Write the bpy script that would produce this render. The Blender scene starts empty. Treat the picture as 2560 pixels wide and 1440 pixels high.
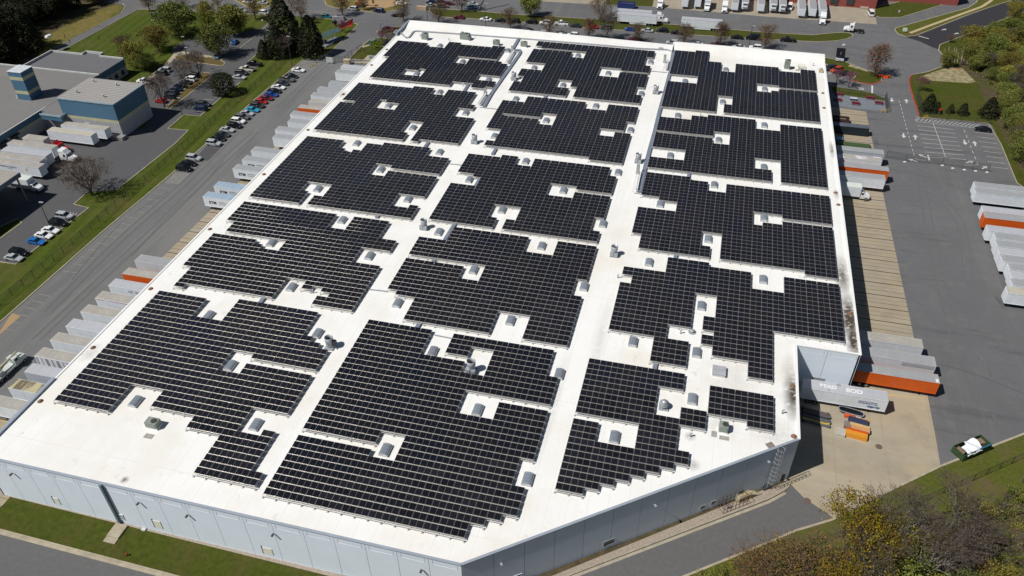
import bpy, math, random, colorsys
import numpy as np
from mathutils import Vector, Matrix
from mathutils.geometry import tessellate_polygon
R = math.radians
random.seed(7)
SC = bpy.context.scene
COL = SC.collection

# ------------------------------------------------------------------ camera
CH = 114.4                      # camera height above the ground, metres
F, PITCH, ROLL, YAW = 1994.65, 0.667395, -0.01279189, -0.2598973
def _axes():
    cp, sp, cr, sr = math.cos(PITCH), math.sin(PITCH), math.cos(ROLL), math.sin(ROLL)
    right = np.array([1, 0, 0.]); fwd = np.array([0, cp, -sp]); up = np.array([0, sp, cp])
    r, u = cr*right+sr*up, -sr*right+cr*up
    c, s = math.cos(YAW), math.sin(YAW)
    rot = lambda d: np.array([d[0]*c+d[1]*s, -d[0]*s+d[1]*c, d[2]])
    return rot(r), rot(u), rot(fwd)
AX = _axes()
cam = bpy.data.cameras.new('camera'); camo = bpy.data.objects.new('camera', cam); COL.objects.link(camo)
r_, u_, f_ = AX
camo.matrix_world = Matrix(((r_[0], u_[0], -f_[0], 0), (r_[1], u_[1], -f_[1], 0), (r_[2], u_[2], -f_[2], CH), (0, 0, 0, 1)))
cam.sensor_width = 36; cam.lens = F/2560*36; cam.clip_start = 1; cam.clip_end = 5000
SC.camera = camo

# ------------------------------------------------------------------ light
SUN = Vector((-0.596, -0.486, 1.0)).normalized()
w = bpy.data.worlds.new('World'); SC.world = w; w.use_nodes = True
nt = w.node_tree
sky = nt.nodes.new('ShaderNodeTexSky'); sky.sky_type = 'NISHITA'; sky.sun_disc = False
sky.sun_elevation = math.asin(SUN.z); sky.sun_rotation = math.atan2(SUN.x, SUN.y)
sky.air_density = 1.0; sky.dust_density = 0.6; sky.ozone_density = 1.2
bg = nt.nodes['Background']; nt.links.new(sky.outputs[0], bg.inputs[0]); bg.inputs[1].default_value = 0.040
sl = bpy.data.lights.new('sun', 'SUN'); sl.energy = 4.4; sl.angle = R(0.53); sl.color = (1.0, 0.965, 0.91)
so = bpy.data.objects.new('sun', sl); COL.objects.link(so); so.rotation_euler = (-SUN).to_track_quat('-Z', 'Y').to_euler()
SC.view_settings.view_transform = 'Standard'; SC.view_settings.look = 'None'
SC.view_settings.exposure = 0.08; SC.view_settings.gamma = 1.0
SC.cycles.max_bounces = 5; SC.cycles.diffuse_bounces = 2; SC.cycles.glossy_bounces = 2
SC.cycles.transparent_max_bounces = 8; SC.cycles.use_adaptive_sampling = True

# ------------------------------------------------------------------ helpers
def P(x, y, z=0.0):
    """photo survey point -> world point on the level z (the building is square to the axes)"""
    d = AX[0]*((x-1280)/F) - AX[1]*((y-720)/F) + AX[2]
    t = (CH-z)/-d[2]
    return Vector((d[0]*t, d[1]*t, z))
def PW(x, y, a, b):
    """survey point on the upright wall plane through plan points a, b"""
    d = AX[0]*((x-1280)/F) - AX[1]*((y-720)/F) + AX[2]
    n = np.array([-(b[1]-a[1]), b[0]-a[0]])
    t = (n @ np.array(a[:2]))/(n @ d[:2])
    return Vector((d[0]*t, d[1]*t, CH+d[2]*t))

MATS = {}
def mat(name, col, rough=0.8, metal=0.0, var=0.12, scale=0.5, col2=None, bump=0.0, detail=4, spec=0.4, extra=None, rnd=0.0):
    if name in MATS: return MATS[name]
    m = bpy.data.materials.new(name); m.use_nodes = True; MATS[name] = m
    t = m.node_tree; b = t.nodes['Principled BSDF']; L = t.links.new
    b.inputs['Roughness'].default_value = rough; b.inputs['Metallic'].default_value = metal
    b.inputs['Specular IOR Level'].default_value = spec
    c1 = tuple(col)+(1,)
    c2 = (tuple(col2)+(1,)) if col2 else tuple(min(1, x*(1-2*var)) for x in col)+(1,)
    tc = t.nodes.new('ShaderNodeTexCoord')
    n = t.nodes.new('ShaderNodeTexNoise'); n.inputs['Scale'].default_value = scale; n.inputs['Detail'].default_value = detail
    n.inputs['Roughness'].default_value = 0.65
    L(tc.outputs['Object'], n.inputs['Vector'])
    rp = t.nodes.new('ShaderNodeValToRGB'); rp.color_ramp.elements[0].position = 0.34; rp.color_ramp.elements[1].position = 0.66
    rp.color_ramp.elements[0].color = c2; rp.color_ramp.elements[1].color = c1
    L(n.outputs['Fac'], rp.inputs['Fac']); out = rp.outputs['Color']
    if rnd:
        oi = t.nodes.new('ShaderNodeObjectInfo'); hs = t.nodes.new('ShaderNodeHueSaturation')
        mr = t.nodes.new('ShaderNodeMapRange'); mr.inputs['To Min'].default_value = 1-rnd; mr.inputs['To Max'].default_value = 1+rnd
        L(oi.outputs['Random'], mr.inputs['Value']); L(mr.outputs[0], hs.inputs['Value'])
        mr2 = t.nodes.new('ShaderNodeMapRange'); mr2.inputs['To Min'].default_value = 0.5-rnd*.09; mr2.inputs['To Max'].default_value = 0.5+rnd*.09
        ml = t.nodes.new('ShaderNodeMath'); ml.operation = 'FRACT'; ml2 = t.nodes.new('ShaderNodeMath'); ml2.operation = 'MULTIPLY'; ml2.inputs[1].default_value = 7.13
        L(oi.outputs['Random'], ml2.inputs[0]); L(ml2.outputs[0], ml.inputs[0]); L(ml.outputs[0], mr2.inputs['Value']); L(mr2.outputs[0], hs.inputs['Hue'])
        L(out, hs.inputs['Color']); out = hs.outputs['Color']
    if extra: out = extra(t, tc, out)
    L(out, b.inputs['Base Color'])
    if bump:
        bp = t.nodes.new('ShaderNodeBump'); bp.inputs['Strength'].default_value = bump; bp.inputs['Distance'].default_value = 0.1
        L(n.outputs['Fac'], bp.inputs['Height']); L(bp.outputs[0], b.inputs['Normal'])
    return m
def nd(t, kind, **kw):
    n = t.nodes.new(kind)
    for k, v in kw.items():
        if k.startswith('i_'): n.inputs[k[2:].replace('_', ' ')].default_value = v
        else: setattr(n, k, v)
    return n
def mixc(t, fac, a, b, mode='MIX'):
    m = t.nodes.new('ShaderNodeMix'); m.data_type = 'RGBA'; m.blend_type = mode
    for s, v in ((0, fac), (6, a), (7, b)):
        if isinstance(v, (int, float)): m.inputs[s].default_value = v
        elif isinstance(v, tuple): m.inputs[s].default_value = v
        else: t.links.new(v, m.inputs[s])
    return m.outputs[2]
def patches(scale, lo, hi, col, amt=0.8, stretch=None, detail=5):
    """wear or stain patches of another colour, placed by noise"""
    def f(t, tc, out):
        v = tc.outputs['Object']
        if stretch:
            mp = nd(t, 'ShaderNodeMapping'); mp.inputs['Scale'].default_value = stretch[:3]
            if len(stretch) > 3: mp.inputs['Rotation'].default_value = (0, 0, stretch[3])
            t.links.new(v, mp.inputs['Vector']); v = mp.outputs[0]
        n = nd(t, 'ShaderNodeTexNoise', i_Scale=scale, i_Detail=detail, i_Roughness=0.7); t.links.new(v, n.inputs['Vector'])
        mr = nd(t, 'ShaderNodeMapRange'); mr.inputs['From Min'].default_value = lo; mr.inputs['From Max'].default_value = hi
        mr.inputs['To Max'].default_value = amt
        t.links.new(n.outputs['Fac'], mr.inputs['Value'])
        return mixc(t, mr.outputs[0], out, tuple(col)+(1,))
    return f
def chain(*fs):
    def f(t, tc, out):
        for g in fs: out = g(t, tc, out)
        return out
    return f

class MB:
    def __init__(s): s.v = []; s.f = []; s.m = []
    def add(s, vs, fs, m=0):
        o = len(s.v); s.v += [tuple(p) for p in vs]
        s.f += [tuple(i+o for i in f) for f in fs]; s.m += [m]*len(fs)
    def box(s, cx, cy, cz, sx, sy, sz, rz=0.0, m=0, top=None, tx=0, ty=0):
        """centred in x, y; cz is the bottom. top=(sx,sy) tapers, tx,ty shift the top"""
        a, b = sx/2, sy/2; c, d = (top[0]/2, top[1]/2) if top else (a, b)
        pts = [(-a, -b, 0), (a, -b, 0), (a, b, 0), (-a, b, 0), (-c+tx, -d+ty, sz), (c+tx, -d+ty, sz), (c+tx, d+ty, sz), (-c+tx, d+ty, sz)]
        co, si = math.cos(rz), math.sin(rz)
        s.add([(cx+x*co-y*si, cy+x*si+y*co, cz+z) for x, y, z in pts],
              [(0, 3, 2, 1), (4, 5, 6, 7), (0, 1, 5, 4), (1, 2, 6, 5), (2, 3, 7, 6), (3, 0, 4, 7)], m)
    def quad(s, a, b, c, d, m=0): s.add([a, b, c, d], [(0, 1, 2, 3)], m)
    def prism(s, poly, z0, z1, m=0, side=None):
        n = len(poly); area = sum(poly[i][0]*poly[(i+1) % n][1]-poly[(i+1) % n][0]*poly[i][1] for i in range(n))
        if area < 0: poly = poly[::-1]
        vs = [(p[0], p[1], z0) for p in poly]+[(p[0], p[1], z1) for p in poly]
        s.add(vs, [tuple(range(n, 2*n))], m)
        s.add(vs, [(i, (i+1) % n, n+(i+1) % n, n+i) for i in range(n)], m if side is None else side)
    def sheet(s, poly, z, m=0):
        n = len(poly); area = sum(poly[i][0]*poly[(i+1) % n][1]-poly[(i+1) % n][0]*poly[i][1] for i in range(n))
        if area < 0: poly = poly[::-1]
        tr = tessellate_polygon([[Vector((p[0], p[1], 0)) for p in poly]])
        fs = []
        for a, b, c in tr:
            pa, pb, pc = poly[a], poly[b], poly[c]
            k = (pb[0]-pa[0])*(pc[1]-pa[1])-(pb[1]-pa[1])*(pc[0]-pa[0])
            fs.append((a, b, c) if k > 0 else (a, c, b))
        s.add([(p[0], p[1], z) for p in poly], fs, m)
    def tube(s, p0, p1, r0, r1=None, n=6, m=0, caps=True):
        r1 = r0 if r1 is None else r1
        p0, p1 = Vector(p0), Vector(p1); d = (p1-p0)
        if d.length < 1e-6: return
        d.normalize(); a = d.orthogonal().normalized(); b = d.cross(a)
        vs = []
        for p, r in ((p0, r0), (p1, r1)):
            for i in range(n):
                t = 2*math.pi*i/n; vs.append(p+a*(r*math.cos(t))+b*(r*math.sin(t)))
        s.add(vs, [(i, (i+1) % n, n+(i+1) % n, n+i) for i in range(n)], m)
        if caps: s.add(vs, [tuple(range(n))[::-1], tuple(range(n, 2*n))], m)
    def lathe(s, prof, n=14, m=0, c=(0, 0, 0)):
        vs = []
        for r, z in prof:
            for i in range(n):
                t = 2*math.pi*i/n; vs.append((c[0]+r*math.cos(t), c[1]+r*math.sin(t), c[2]+z))
        fs = []
        for k in range(len(prof)-1):
            for i in range(n):
                fs.append((k*n+i, k*n+(i+1) % n, (k+1)*n+(i+1) % n, (k+1)*n+i))
        s.add(vs, fs, m)
    def ribbon(s, pts, wd, z0, z1, m=0, off=0.0):
        """a strip of width wd along plan points, from z0 up to z1 (a kerb, a painted line when z0 == z1)"""
        n = len(pts); L, Rr = [], []
        for i in range(n):
            a = Vector(pts[max(0, i-1)][:2]); b = Vector(pts[min(n-1, i+1)][:2]); d = (b-a)
            if d.length < 1e-6: d = Vector((1, 0))
            d.normalize(); q = Vector((-d.y, d.x)); p = Vector(pts[i][:2])+q*off
            L.append(p+q*wd/2); Rr.append(p-q*wd/2)
        for i in range(n-1):
            a, b, c, d = Rr[i], Rr[i+1], L[i+1], L[i]
            if z1-z0 < 1e-4: s.add([(p.x, p.y, z1) for p in (a, b, c, d)], [(0, 1, 2, 3)], m)
            else:
                vs = [(p.x, p.y, z0) for p in (a, b, c, d)]+[(p.x, p.y, z1) for p in (a, b, c, d)]
                s.add(vs, [(4, 5, 6, 7), (0, 1, 5, 4), (2, 3, 7, 6)]+([(3, 0, 4, 7)] if i == 0 else [])+([(1, 2, 6, 5)] if i == n-2 else []), m)
    def build(s, name, mats, parent=None, smooth=False, loc=None):
        me = bpy.data.meshes.new(name); me.from_pydata(s.v, [], s.f)
        if not isinstance(mats, (list, tuple)): mats = [mats]
        for x in mats: me.materials.append(x)
        if len(mats) > 1: me.polygons.foreach_set('material_index', s.m)
        if smooth: me.polygons.foreach_set('use_smooth', [True]*len(me.polygons))
        me.update()
        o = bpy.data.objects.new(name, me); COL.objects.link(o)
        if parent: o.parent = parent
        if loc is not None: o.location = loc
        return o
def tag(o, label=None, cat=None, group=None, kind=None):
    if label: o['label'] = label
    if cat: o['category'] = cat
    if group: o['group'] = group
    if kind: o['kind'] = kind
    return o
def root(name, loc, label, cat, group=None, rz=0.0):
    o = bpy.data.objects.new(name, None); COL.objects.link(o); o.location = loc; o.rotation_euler = (0, 0, rz)
    o.empty_display_size = 0.1
    return tag(o, label, cat, group)
KIDS = {}
def proto(name, parts):
    """parts: list of (name, MB, mats, smooth, [sub-parts]); kept as mesh data, placed by put()"""
    out = []
    for p in parts:
        nm, mb, ms = p[0], p[1], p[2]; sm = p[3] if len(p) > 3 else False; sub = p[4] if len(p) > 4 else []
        me = bpy.data.meshes.new(nm); me.from_pydata(mb.v, [], mb.f)
        if not isinstance(ms, (list, tuple)): ms = [ms]
        for x in ms: me.materials.append(x)
        if len(ms) > 1: me.polygons.foreach_set('material_index', mb.m)
        if sm: me.polygons.foreach_set('use_smooth', [True]*len(me.polygons))
        me.update()
        subs = []
        for q in sub:
            m2 = bpy.data.meshes.new(q[0]); m2.from_pydata(q[1].v, [], q[1].f); m2.materials.append(q[2]); m2.update(); subs.append((q[0], m2))
        out.append((nm, me, subs))
    KIDS[name] = out
def put(pname, name, loc, label, cat, group=None, rz=0.0, sc=None, paint=None, labels=None):
    """a thing of its own with copies of the prototype's parts; paint = {part: material}"""
    r = root(name, loc, label, cat, group, rz)
    if sc: r.scale = sc if isinstance(sc, (tuple, list)) else (sc, sc, sc)
    for nm, me, subs in KIDS[pname]:
        o = bpy.data.objects.new(nm, me); COL.objects.link(o); o.parent = r
        if paint and nm in paint:
            o.material_slots[0].link = 'OBJECT'; o.material_slots[0].material = paint[nm]
        if labels and nm in labels: o['label'] = labels[nm]
        for n2, m2 in subs:
            q = bpy.data.objects.new(n2, m2); COL.objects.link(q); q.parent = o
    return r
def solo(mb, name, mats, label, cat, group=None, smooth=False):
    return tag(mb.build(name, mats, smooth=smooth), label, cat, group)
def text(name, body, size, loc, rot, m, parent, ext=0.01, bold=0.0):
    c = bpy.data.curves.new(name, 'FONT'); c.body = body; c.size = size; c.extrude = ext; c.offset = bold
    c.materials.append(m); o = bpy.data.objects.new(name, c); COL.objects.link(o)
    dg = bpy.context.evaluated_depsgraph_get(); me = bpy.data.meshes.new_from_object(o.evaluated_get(dg)); me.name = name
    bpy.data.objects.remove(o); bpy.data.curves.remove(c)
    o = bpy.data.objects.new(name, me); COL.objects.link(o); o.parent = parent; o.location = loc; o.rotation_euler = rot
    return o
def pp(pts, z=0.0): return [P(x, y, z) for x, y in pts]

# ------------------------------------------------------------------ setting: ground, roads, paving, grass
asph = mat('asphalt', (0.130, 0.132, 0.139), 0.92, var=0.07, scale=0.9, bump=0.15, detail=8,
           extra=chain(patches(0.025, .42, .62, (0.106, 0.107, 0.111), .9), patches(0.22, .52, .72, (0.148, 0.145, 0.138), .7), patches(0.08, .54, .70, (0.150, 0.146, 0.138), .6, (2.6, .12, 1, .05)), patches(0.10, .56, .66, (0.078, 0.078, 0.082), .7, (.25, 2.2, 1, .1)), patches(0.09, .64, .69, (0.060, 0.060, 0.064), .6, (1, .3, 1, .6)), patches(1.4, .63, .72, (0.05, 0.05, 0.055), .35)))
asph_court = mat('asphalt_weathered', (0.150, 0.152, 0.153), 0.93, var=0.06, scale=1.1, bump=0.15, detail=8,
           extra=chain(patches(0.03, .42, .64, (0.120, 0.122, 0.122), .9), patches(0.12, .47, .70, (0.178, 0.172, 0.158), .8, (2.4, .14, 1)), patches(0.10, .58, .70, (0.105, 0.107, 0.11), .6, (1.6, .2, 1, .1)), patches(.5, .56, .74, (.18, .176, .166), .5), patches(1.2, .65, .74, (0.06, 0.06, 0.06), .4)))
asph_new = mat('asphalt_fresh', (0.030, 0.029, 0.036), 0.85, var=0.1, scale=1.5, detail=6)
asph_road = mat('asphalt_service_road', (0.120, 0.118, 0.118), 0.93, var=0.08, scale=1.3, detail=8, extra=patches(0.1, .5, .7, (0.10, .098, .1), .7, (.3, 1.6, 1, .65)))
grass = mat('grass', (0.070, 0.083, 0.012), 0.95, var=0.2, scale=0.8, bump=0.4, detail=9, spec=.1,
            extra=chain(patches(0.045, .40, .62, (0.053, 0.071, 0.010), .8), patches(0.16, .46, .68, (0.085, 0.070, 0.022), .9), patches(1.1, .45, .7, (0.028, 0.038, 0.007), .7)))
def mow(t, tc, out):
    mp = nd(t, 'ShaderNodeMapping'); mp.inputs['Rotation'].default_value = (0, 0, R(-8)); t.links.new(tc.outputs['Object'], mp.inputs['Vector'])
    wv = nd(t, 'ShaderNodeTexWave', i_Scale=0.085, i_Distortion=1.6, i_Detail=2.0); wv.bands_direction = 'X'; t.links.new(mp.outputs[0], wv.inputs['Vector'])
    mr = nd(t, 'ShaderNodeMapRange'); mr.inputs['From Min'].default_value = .35; mr.inputs['From Max'].default_value = .65; mr.inputs['To Max'].default_value = .30
    t.links.new(wv.outputs['Fac'], mr.inputs['Value'])
    return mixc(t, mr.outputs[0], out, (0.094, 0.122, 0.018, 1))
grass_mown = mat('grass_mown', (0.062, 0.086, 0.012), 0.95, var=0.16, scale=0.7, bump=0.35, detail=9, spec=.1,
            extra=chain(mow, patches(0.09, .48, .70, (0.105, 0.088, 0.030), .8), patches(2.0, .52, .7, (0.028, 0.042, 0.007), .6)))
grass_dry = mat('grass_dry', (0.19, 0.145, 0.05), 0.95, scale=0.6, col2=(0.11, 0.10, 0.03), detail=8, spec=.1, extra=patches(0.08, .48, .65, (0.06, 0.085, 0.015), .8))
grass_rough = mat('grass_rough', (0.100, 0.108, 0.020), 0.95, scale=1.4, col2=(0.058, 0.070, 0.013), detail=9, spec=.1, bump=.5, extra=chain(patches(0.12, .5, .66, (0.12, 0.085, 0.045), .8), patches(0.5, .56, .7, (0.085, .10, .015), .7)))
mulch = mat('mulch', (0.13, 0.09, 0.045), 0.95, scale=1.0, col2=(0.085, 0.075, 0.022), detail=8, spec=.1)
woodfloor = mat('wood_floor', (0.105, 0.078, 0.045), 0.95, scale=0.8, col2=(0.055, 0.048, 0.024), detail=9, spec=.1, extra=patches(.15, .5, .68, (0.05, .065, .012), .7))
def joints_v(pitch, wdt, dark, axis=1, off=0.0):
    def f(t, tc, out):
        sp = nd(t, 'ShaderNodeSeparateXYZ'); t.links.new(tc.outputs['Object'], sp.inputs[0])
        a = nd(t, 'ShaderNodeMath', operation='ADD'); a.inputs[1].default_value = 1000+off; t.links.new(sp.outputs[axis], a.inputs[0])
        d = nd(t, 'ShaderNodeMath', operation='MODULO'); d.inputs[1].default_value = pitch; t.links.new(a.outputs[0], d.inputs[0])
        l = nd(t, 'ShaderNodeMath', operation='LESS_THAN'); l.inputs[1].default_value = wdt; t.links.new(d.outputs[0], l.inputs[0])
        return mixc(t, l.outputs[0], out, dark+(1,))
    return f
conc = mat('concrete_pad', (0.335, 0.278, 0.195), 0.9, var=0.08, scale=0.35, detail=8, extra=chain(patches(.05, .45, .65, (.30, .265, .21), .9), patches(.25, .54, .72, (.23, .195, .14), .7), patches(.15, .50, .7, (.385, .33, .24), .7, (.25, 1.5, 1)), patches(.8, .62, .72, (.15, .12, .085), .5), joints_v(4.72, 0.26, (0.055, 0.042, 0.026), 1, -1.0), joints_v(4.72, 0.14, (0.11, 0.085, 0.05), 1, 1.9), joints_v(4.72, 0.12, (0.17, 0.14, 0.09), 1, .4)))
conc_yard = mat('concrete_yard', (0.345, 0.300, 0.225), 0.9, var=0.08, scale=0.22, detail=9, extra=chain(patches(.045, .46, .63, (.375, .30, .20), .9), patches(.12, .52, .72, (.26, .225, .165), .8), patches(.6, .58, .72, (.22, .195, .15), .6), patches(.10, .50, .66, (.40, .35, .27), .6, (.3, 1.6, 1, .5)), joints_v(9.0, .06, (.25, .21, .15), 0, 3.0)))
conc_apron = mat('concrete_apron', (0.33, 0.285, 0.22), 0.9, var=0.1, scale=0.3, detail=8)
kerbm = mat('kerb_concrete', (0.40, 0.35, 0.26), 0.9, var=0.14, scale=0.6)
kerbred = mat('kerb_red_paint', (0.42, 0.06, 0.05), 0.8, var=0.2, scale=.8)
gravel = mat('gravel_strip', (0.37, 0.31, 0.25), 0.95, scale=2.5, col2=(0.24, 0.20, 0.16), detail=10, bump=.4)
paintw = mat('road_paint', (0.62, 0.62, 0.60), 0.8, var=0.15, scale=1.6, extra=patches(1.2, .56, .7, (.25, .25, .25), .6))
painty = mat('road_paint_yellow', (0.60, 0.42, 0.06), 0.8, var=0.1, scale=1.6)
paintf = mat('road_paint_faded', (0.33, 0.32, 0.28), 0.85, scale=1.4, col2=(0.19, 0.19, 0.18))
patiom = mat('patio_paving', (0.165, 0.18, 0.205), 0.9, var=0.06, scale=0.8)
orangedirt = mat('bare_dirt', (0.36, 0.23, 0.10), 0.95, scale=0.5, col2=(.30, .22, .14), detail=8)
straw = mat('straw_mulch', (0.36, 0.30, 0.20), 0.95, scale=0.6, col2=(.13, .12, .04), detail=9)
whitegrav = mat('riprap_stone', (0.50, 0.40, 0.24), 0.95, scale=2.0, col2=(.32, .25, .14), detail=6)

def ground_sheet(name, pts, z, m, world=False):
    b = MB(); b.sheet(pts if world else pp(pts), z); return tag(b.build(name, m), kind='structure')
ground_sheet('ground', [(-1400, -600), (1400, -600), (1400, 1800), (-1400, 1800)], 0.0, woodfloor, True)
# level 1: big grass and asphalt areas
KERB_L = [(800, 147), (760, 148), (640, 247), (515, 360), (440, 426), (250, 585), (100, 718), (0, 806), (-300, 1075)]
ground_sheet('lawn', [(130, 126), (345, 22), (690, 38), (770, 43), (835, 49), (882, 57), (893, 62), (870, 85), (833, 122)]+KERB_L+[(-420, 900), (-420, 300), (0, 250)], 0.008, grass_mown)
ground_sheet('truck_court', KERB_L+[(-420, 1190), (-200, 1200), (5, 1226), (300, 1150), (1000, 600), (1010, 130), (905, 160), (835, 150)], 0.012, asph_court)
ground_sheet('road', [(200, -30), (250, 2), (345, 21), (660, 36), (690, 39), (770, 42), (835, 48), (884, 56), (895, 62), (872, 86), (835, 122), (800, 147), (835, 151), (905, 161),
             (1010, 120), (1500, 140), (2000, 160), (2040, 262), (2060, 400), (2100, 700), (2120, 900), (2200, 1100), (2351, 1168), (2560, 1085), (2800, 990), (2800, 560), (2560, 470), (2542, 457), (2502, 360), (2480, 314), (2470, 307),
             (2290, 291), (2297, 289), (2277, 225), (2272, 200), (2282, 187), (2320, 180), (2355, 167), (2358, 140), (2346, 125), (2350, 112), (2420, 85), (2525, 42), (2600, 10), (2800, -70), (2800, -260), (200, -260)], 0.016, asph)
ground_sheet('lawn', [(-300, 1190), (-40, 1222), (5, 1236), (855, 1446), (1050, 1497), (950, 1580), (440, 1442), (200, 1380), (0, 1326), (-300, 1250)], 0.012, grass)
ground_sheet('service_road', [(-300, 1256), (0, 1332), (410, 1440), (950, 1590), (900, 1900), (-700, 1900), (-700, 1200)], 0.016, asph_road)
ground_sheet('service_road', [(1180, 1545), (1300, 1490), (1430, 1436), (1920, 1250), (1962, 1230), (1978, 1212), (2010, 1245), (2085, 1298), (1990, 1326), (1920, 1356), (1705, 1443), (1450, 1560)], 0.016, asph_road)
ground_sheet('verge', [(2351, 1166), (2170, 1253), (2080, 1300), (1990, 1327), (1920, 1357), (1705, 1444), (1440, 1570), (1700, 1620), (1980, 1490), (2180, 1400), (2330, 1335), (2600, 1235), (2850, 1140), (2800, 980), (2560, 1085)], 0.012, grass_rough)
ground_sheet('verge', [(2290, 291), (2297, 289), (2277, 225), (2272, 200), (2282, 187), (2320, 180), (2355, 167), (2358, 140), (2346, 125), (2350, 112), (2420, 85), (2525, 42), (2700, -20),
              (2560, 60), (2440, 112), (2400, 150), (2400, 180), (2440, 200), (2460, 250), (2490, 300), (2530, 380), (2575, 470), (2542, 457), (2502, 360), (2480, 314), (2470, 307)], 0.012, grass)
# level 2: concrete, inner lots, islands
DOCK_R = [(2165, 279), (2182, 360), (2211, 500), (2285, 845), (2318, 1000)]
ground_sheet('dock_pad', [(2040, 262)]+DOCK_R+[(2180, 1000), (2120, 880), (2040, 400)], 0.024, conc)
ground_sheet('dock_yard', [(2128, 960), (2318, 985), (2340, 1100), (2351, 1164), (2170, 1251), (2085, 1296), (2010, 1245), (1978, 1212), (1940, 1190), (1960, 950)], 0.028, conc_yard)
b = MB()
pad0, pad1 = P(406, 642), P(552, 509)
b.sheet([(-123.7, 60), (-123.7, 250), (-108, 250), (-108, 60)], 0.0255); tag(b.build('dock_pad', conc), kind='structure')
ground_sheet('apron', [(1630, 17), (1920, 42), (2192, 61), (2186, 16), (2070, 12), (1900, -20), (1640, -30)], 0.024, conc_apron)
ground_sheet('apron', [(1200, -20), (1300, 1), (1512, 12), (1520, -30)], 0.024, conc_apron)
ground_sheet('lawn_strip', [(1514, 11), (1631, 16), (1640, -30), (1518, -30)], 0.024, grass)
asph_left = mat('asphalt_neighbour', (0.088, 0.089, 0.093), .93, var=.08, scale=.9, detail=8, extra=chain(patches(.05, .45, .62, (.074, .075, .08), .8), patches(.2, .6, .75, (.11, .11, .11), .6)))
ground_sheet('driveway', [(684, 47), (700, 44), (692, 60), (687, 97), (649, 130), (621, 154), (648, 165), (600, 207), (560, 238), (500, 291), (460, 287), (420, 322), (471, 326), (437, 360), (292, 475), (250, 479), (218, 481), (185, 511), (222, 520), (105, 610),
             (39, 661), (0, 655), (-160, 640), (-300, 500), (-200, 300), (100, 330), (360, 320), (372, 300), (345, 222), (370, 200), (420, 152), (437, 137), (430, 122), (455, 106), (505, 84), (590, 84), (650, 72)], 0.024, asph_left)
ground_sheet('road', [(115, 135), (160, 124), (345, 24), (420, 22), (340, -20), (240, -20), (306, 8), (313, 16), (302, 34), (135, 122)], 0.028, asph)
ground_sheet('dry_field', [(60, 120), (150, 72), (200, 38), (290, 12), (308, 16), (298, 34), (200, 85), (130, 121), (100, 140)], 0.012, grass_dry)
ground_sheet('fresh_road', [(2262, 92), (2293, 89), (2420, 39), (2530, -1), (2700, -70), (2800, -60), (2700, -24), (2525, 42), (2420, 85), (2350, 112), (2347, 124), (2330, 118), (2300, 104)], 0.024, asph_new)

KB = MB(); KR = MB()
def island(name, pts, m, kerb=True, red=False, z=0.10, closed=True):
    b = MB(); q = pp(pts); b.prism([(p.x, p.y) for p in q], 0.0, z); tag(b.build(name, m), kind='structure')
    if kerb: (KR if red else KB).ribbon(q+[q[0]] if closed else q, 0.32, 0.0, z+0.03)
island('grass_median', [(1072, 22), (1076, 31), (1087, 38), (1110, 43), (1280, 53), (1455, 69), (1705, 86), (1920, 99), (2045, 105), (2095, 102), (2118, 97), (2132, 91), (2130, 86), (2120, 82), (2092, 82), (2030, 88), (1920, 82), (1700, 63), (1530, 51), (1280, 36), (1200, 29), (1090, 22)], grass)
island('grass_island', [(2186, 30), (2188, 40), (2200, 44), (2252, 44), (2330, 20), (2395, 0), (2430, -15), (2330, -15), (2188, 19)], grass)
island('grass_island', [(2237, 75), (2240, 70), (2255, 66), (2420, 20), (2441, 6), (2445, -4), (2450, -20), (2590, -20), (2530, 0), (2420, 37), (2290, 89), (2265, 92), (2245, 85)], grass_rough)
island('grass_island', [(2050, 150), (2062, 144), (2092, 150), (2113, 155), (2170, 177), (2196, 184), (2204, 192), (2203, 203), (2181, 211), (2150, 208), (2128, 201), (2139, 191), (2128, 184), (2105, 177), (2088, 166), (2050, 158)], grass)
island('grass_island', [(2078, 218), (2090, 218), (2138, 225), (2185, 235), (2211, 247), (2210, 252), (2107, 237), (2085, 233)], grass, kerb=False)
island('patio', [(2070, 234), (2107, 238), (2210, 253), (2214, 277), (2150, 273), (2076, 262)], patiom, kerb=False, z=.06)
island('mulch_island', [(437, 141), (458, 137), (548, 148), (563, 158), (557, 164), (545, 164), (500, 158), (440, 150)], mulch)
island('mulch_island', [(500, 183), (520, 182), (528, 186), (523, 195), (470, 238), (425, 272), (415, 270), (440, 245), (480, 204)], mulch)
island('grass_island', [(640, 30), (690, 8), (740, -6), (560, -12), (590, 2)], grass_dry)
island('grass_island', [(812, 2), (815, 12), (835, 19), (940, 32), (985, 27), (1012, 17), (1022, 8), (1000, -10), (820, -12)], grass_dry)
island('grass_island', [(941, 80), (950, 76), (1000, 66), (1020, 60), (1010, 75), (975, 84), (945, 83)], grass)
island('grass_island', [(870, 150), (905, 115), (925, 99), (945, 95), (1000, 98), (985, 112), (960, 130), (930, 152), (880, 148)], grass)
island('grass_island', [(-60, 612), (0, 597), (55, 557), (42, 548), (-60, 596)], grass)
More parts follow.
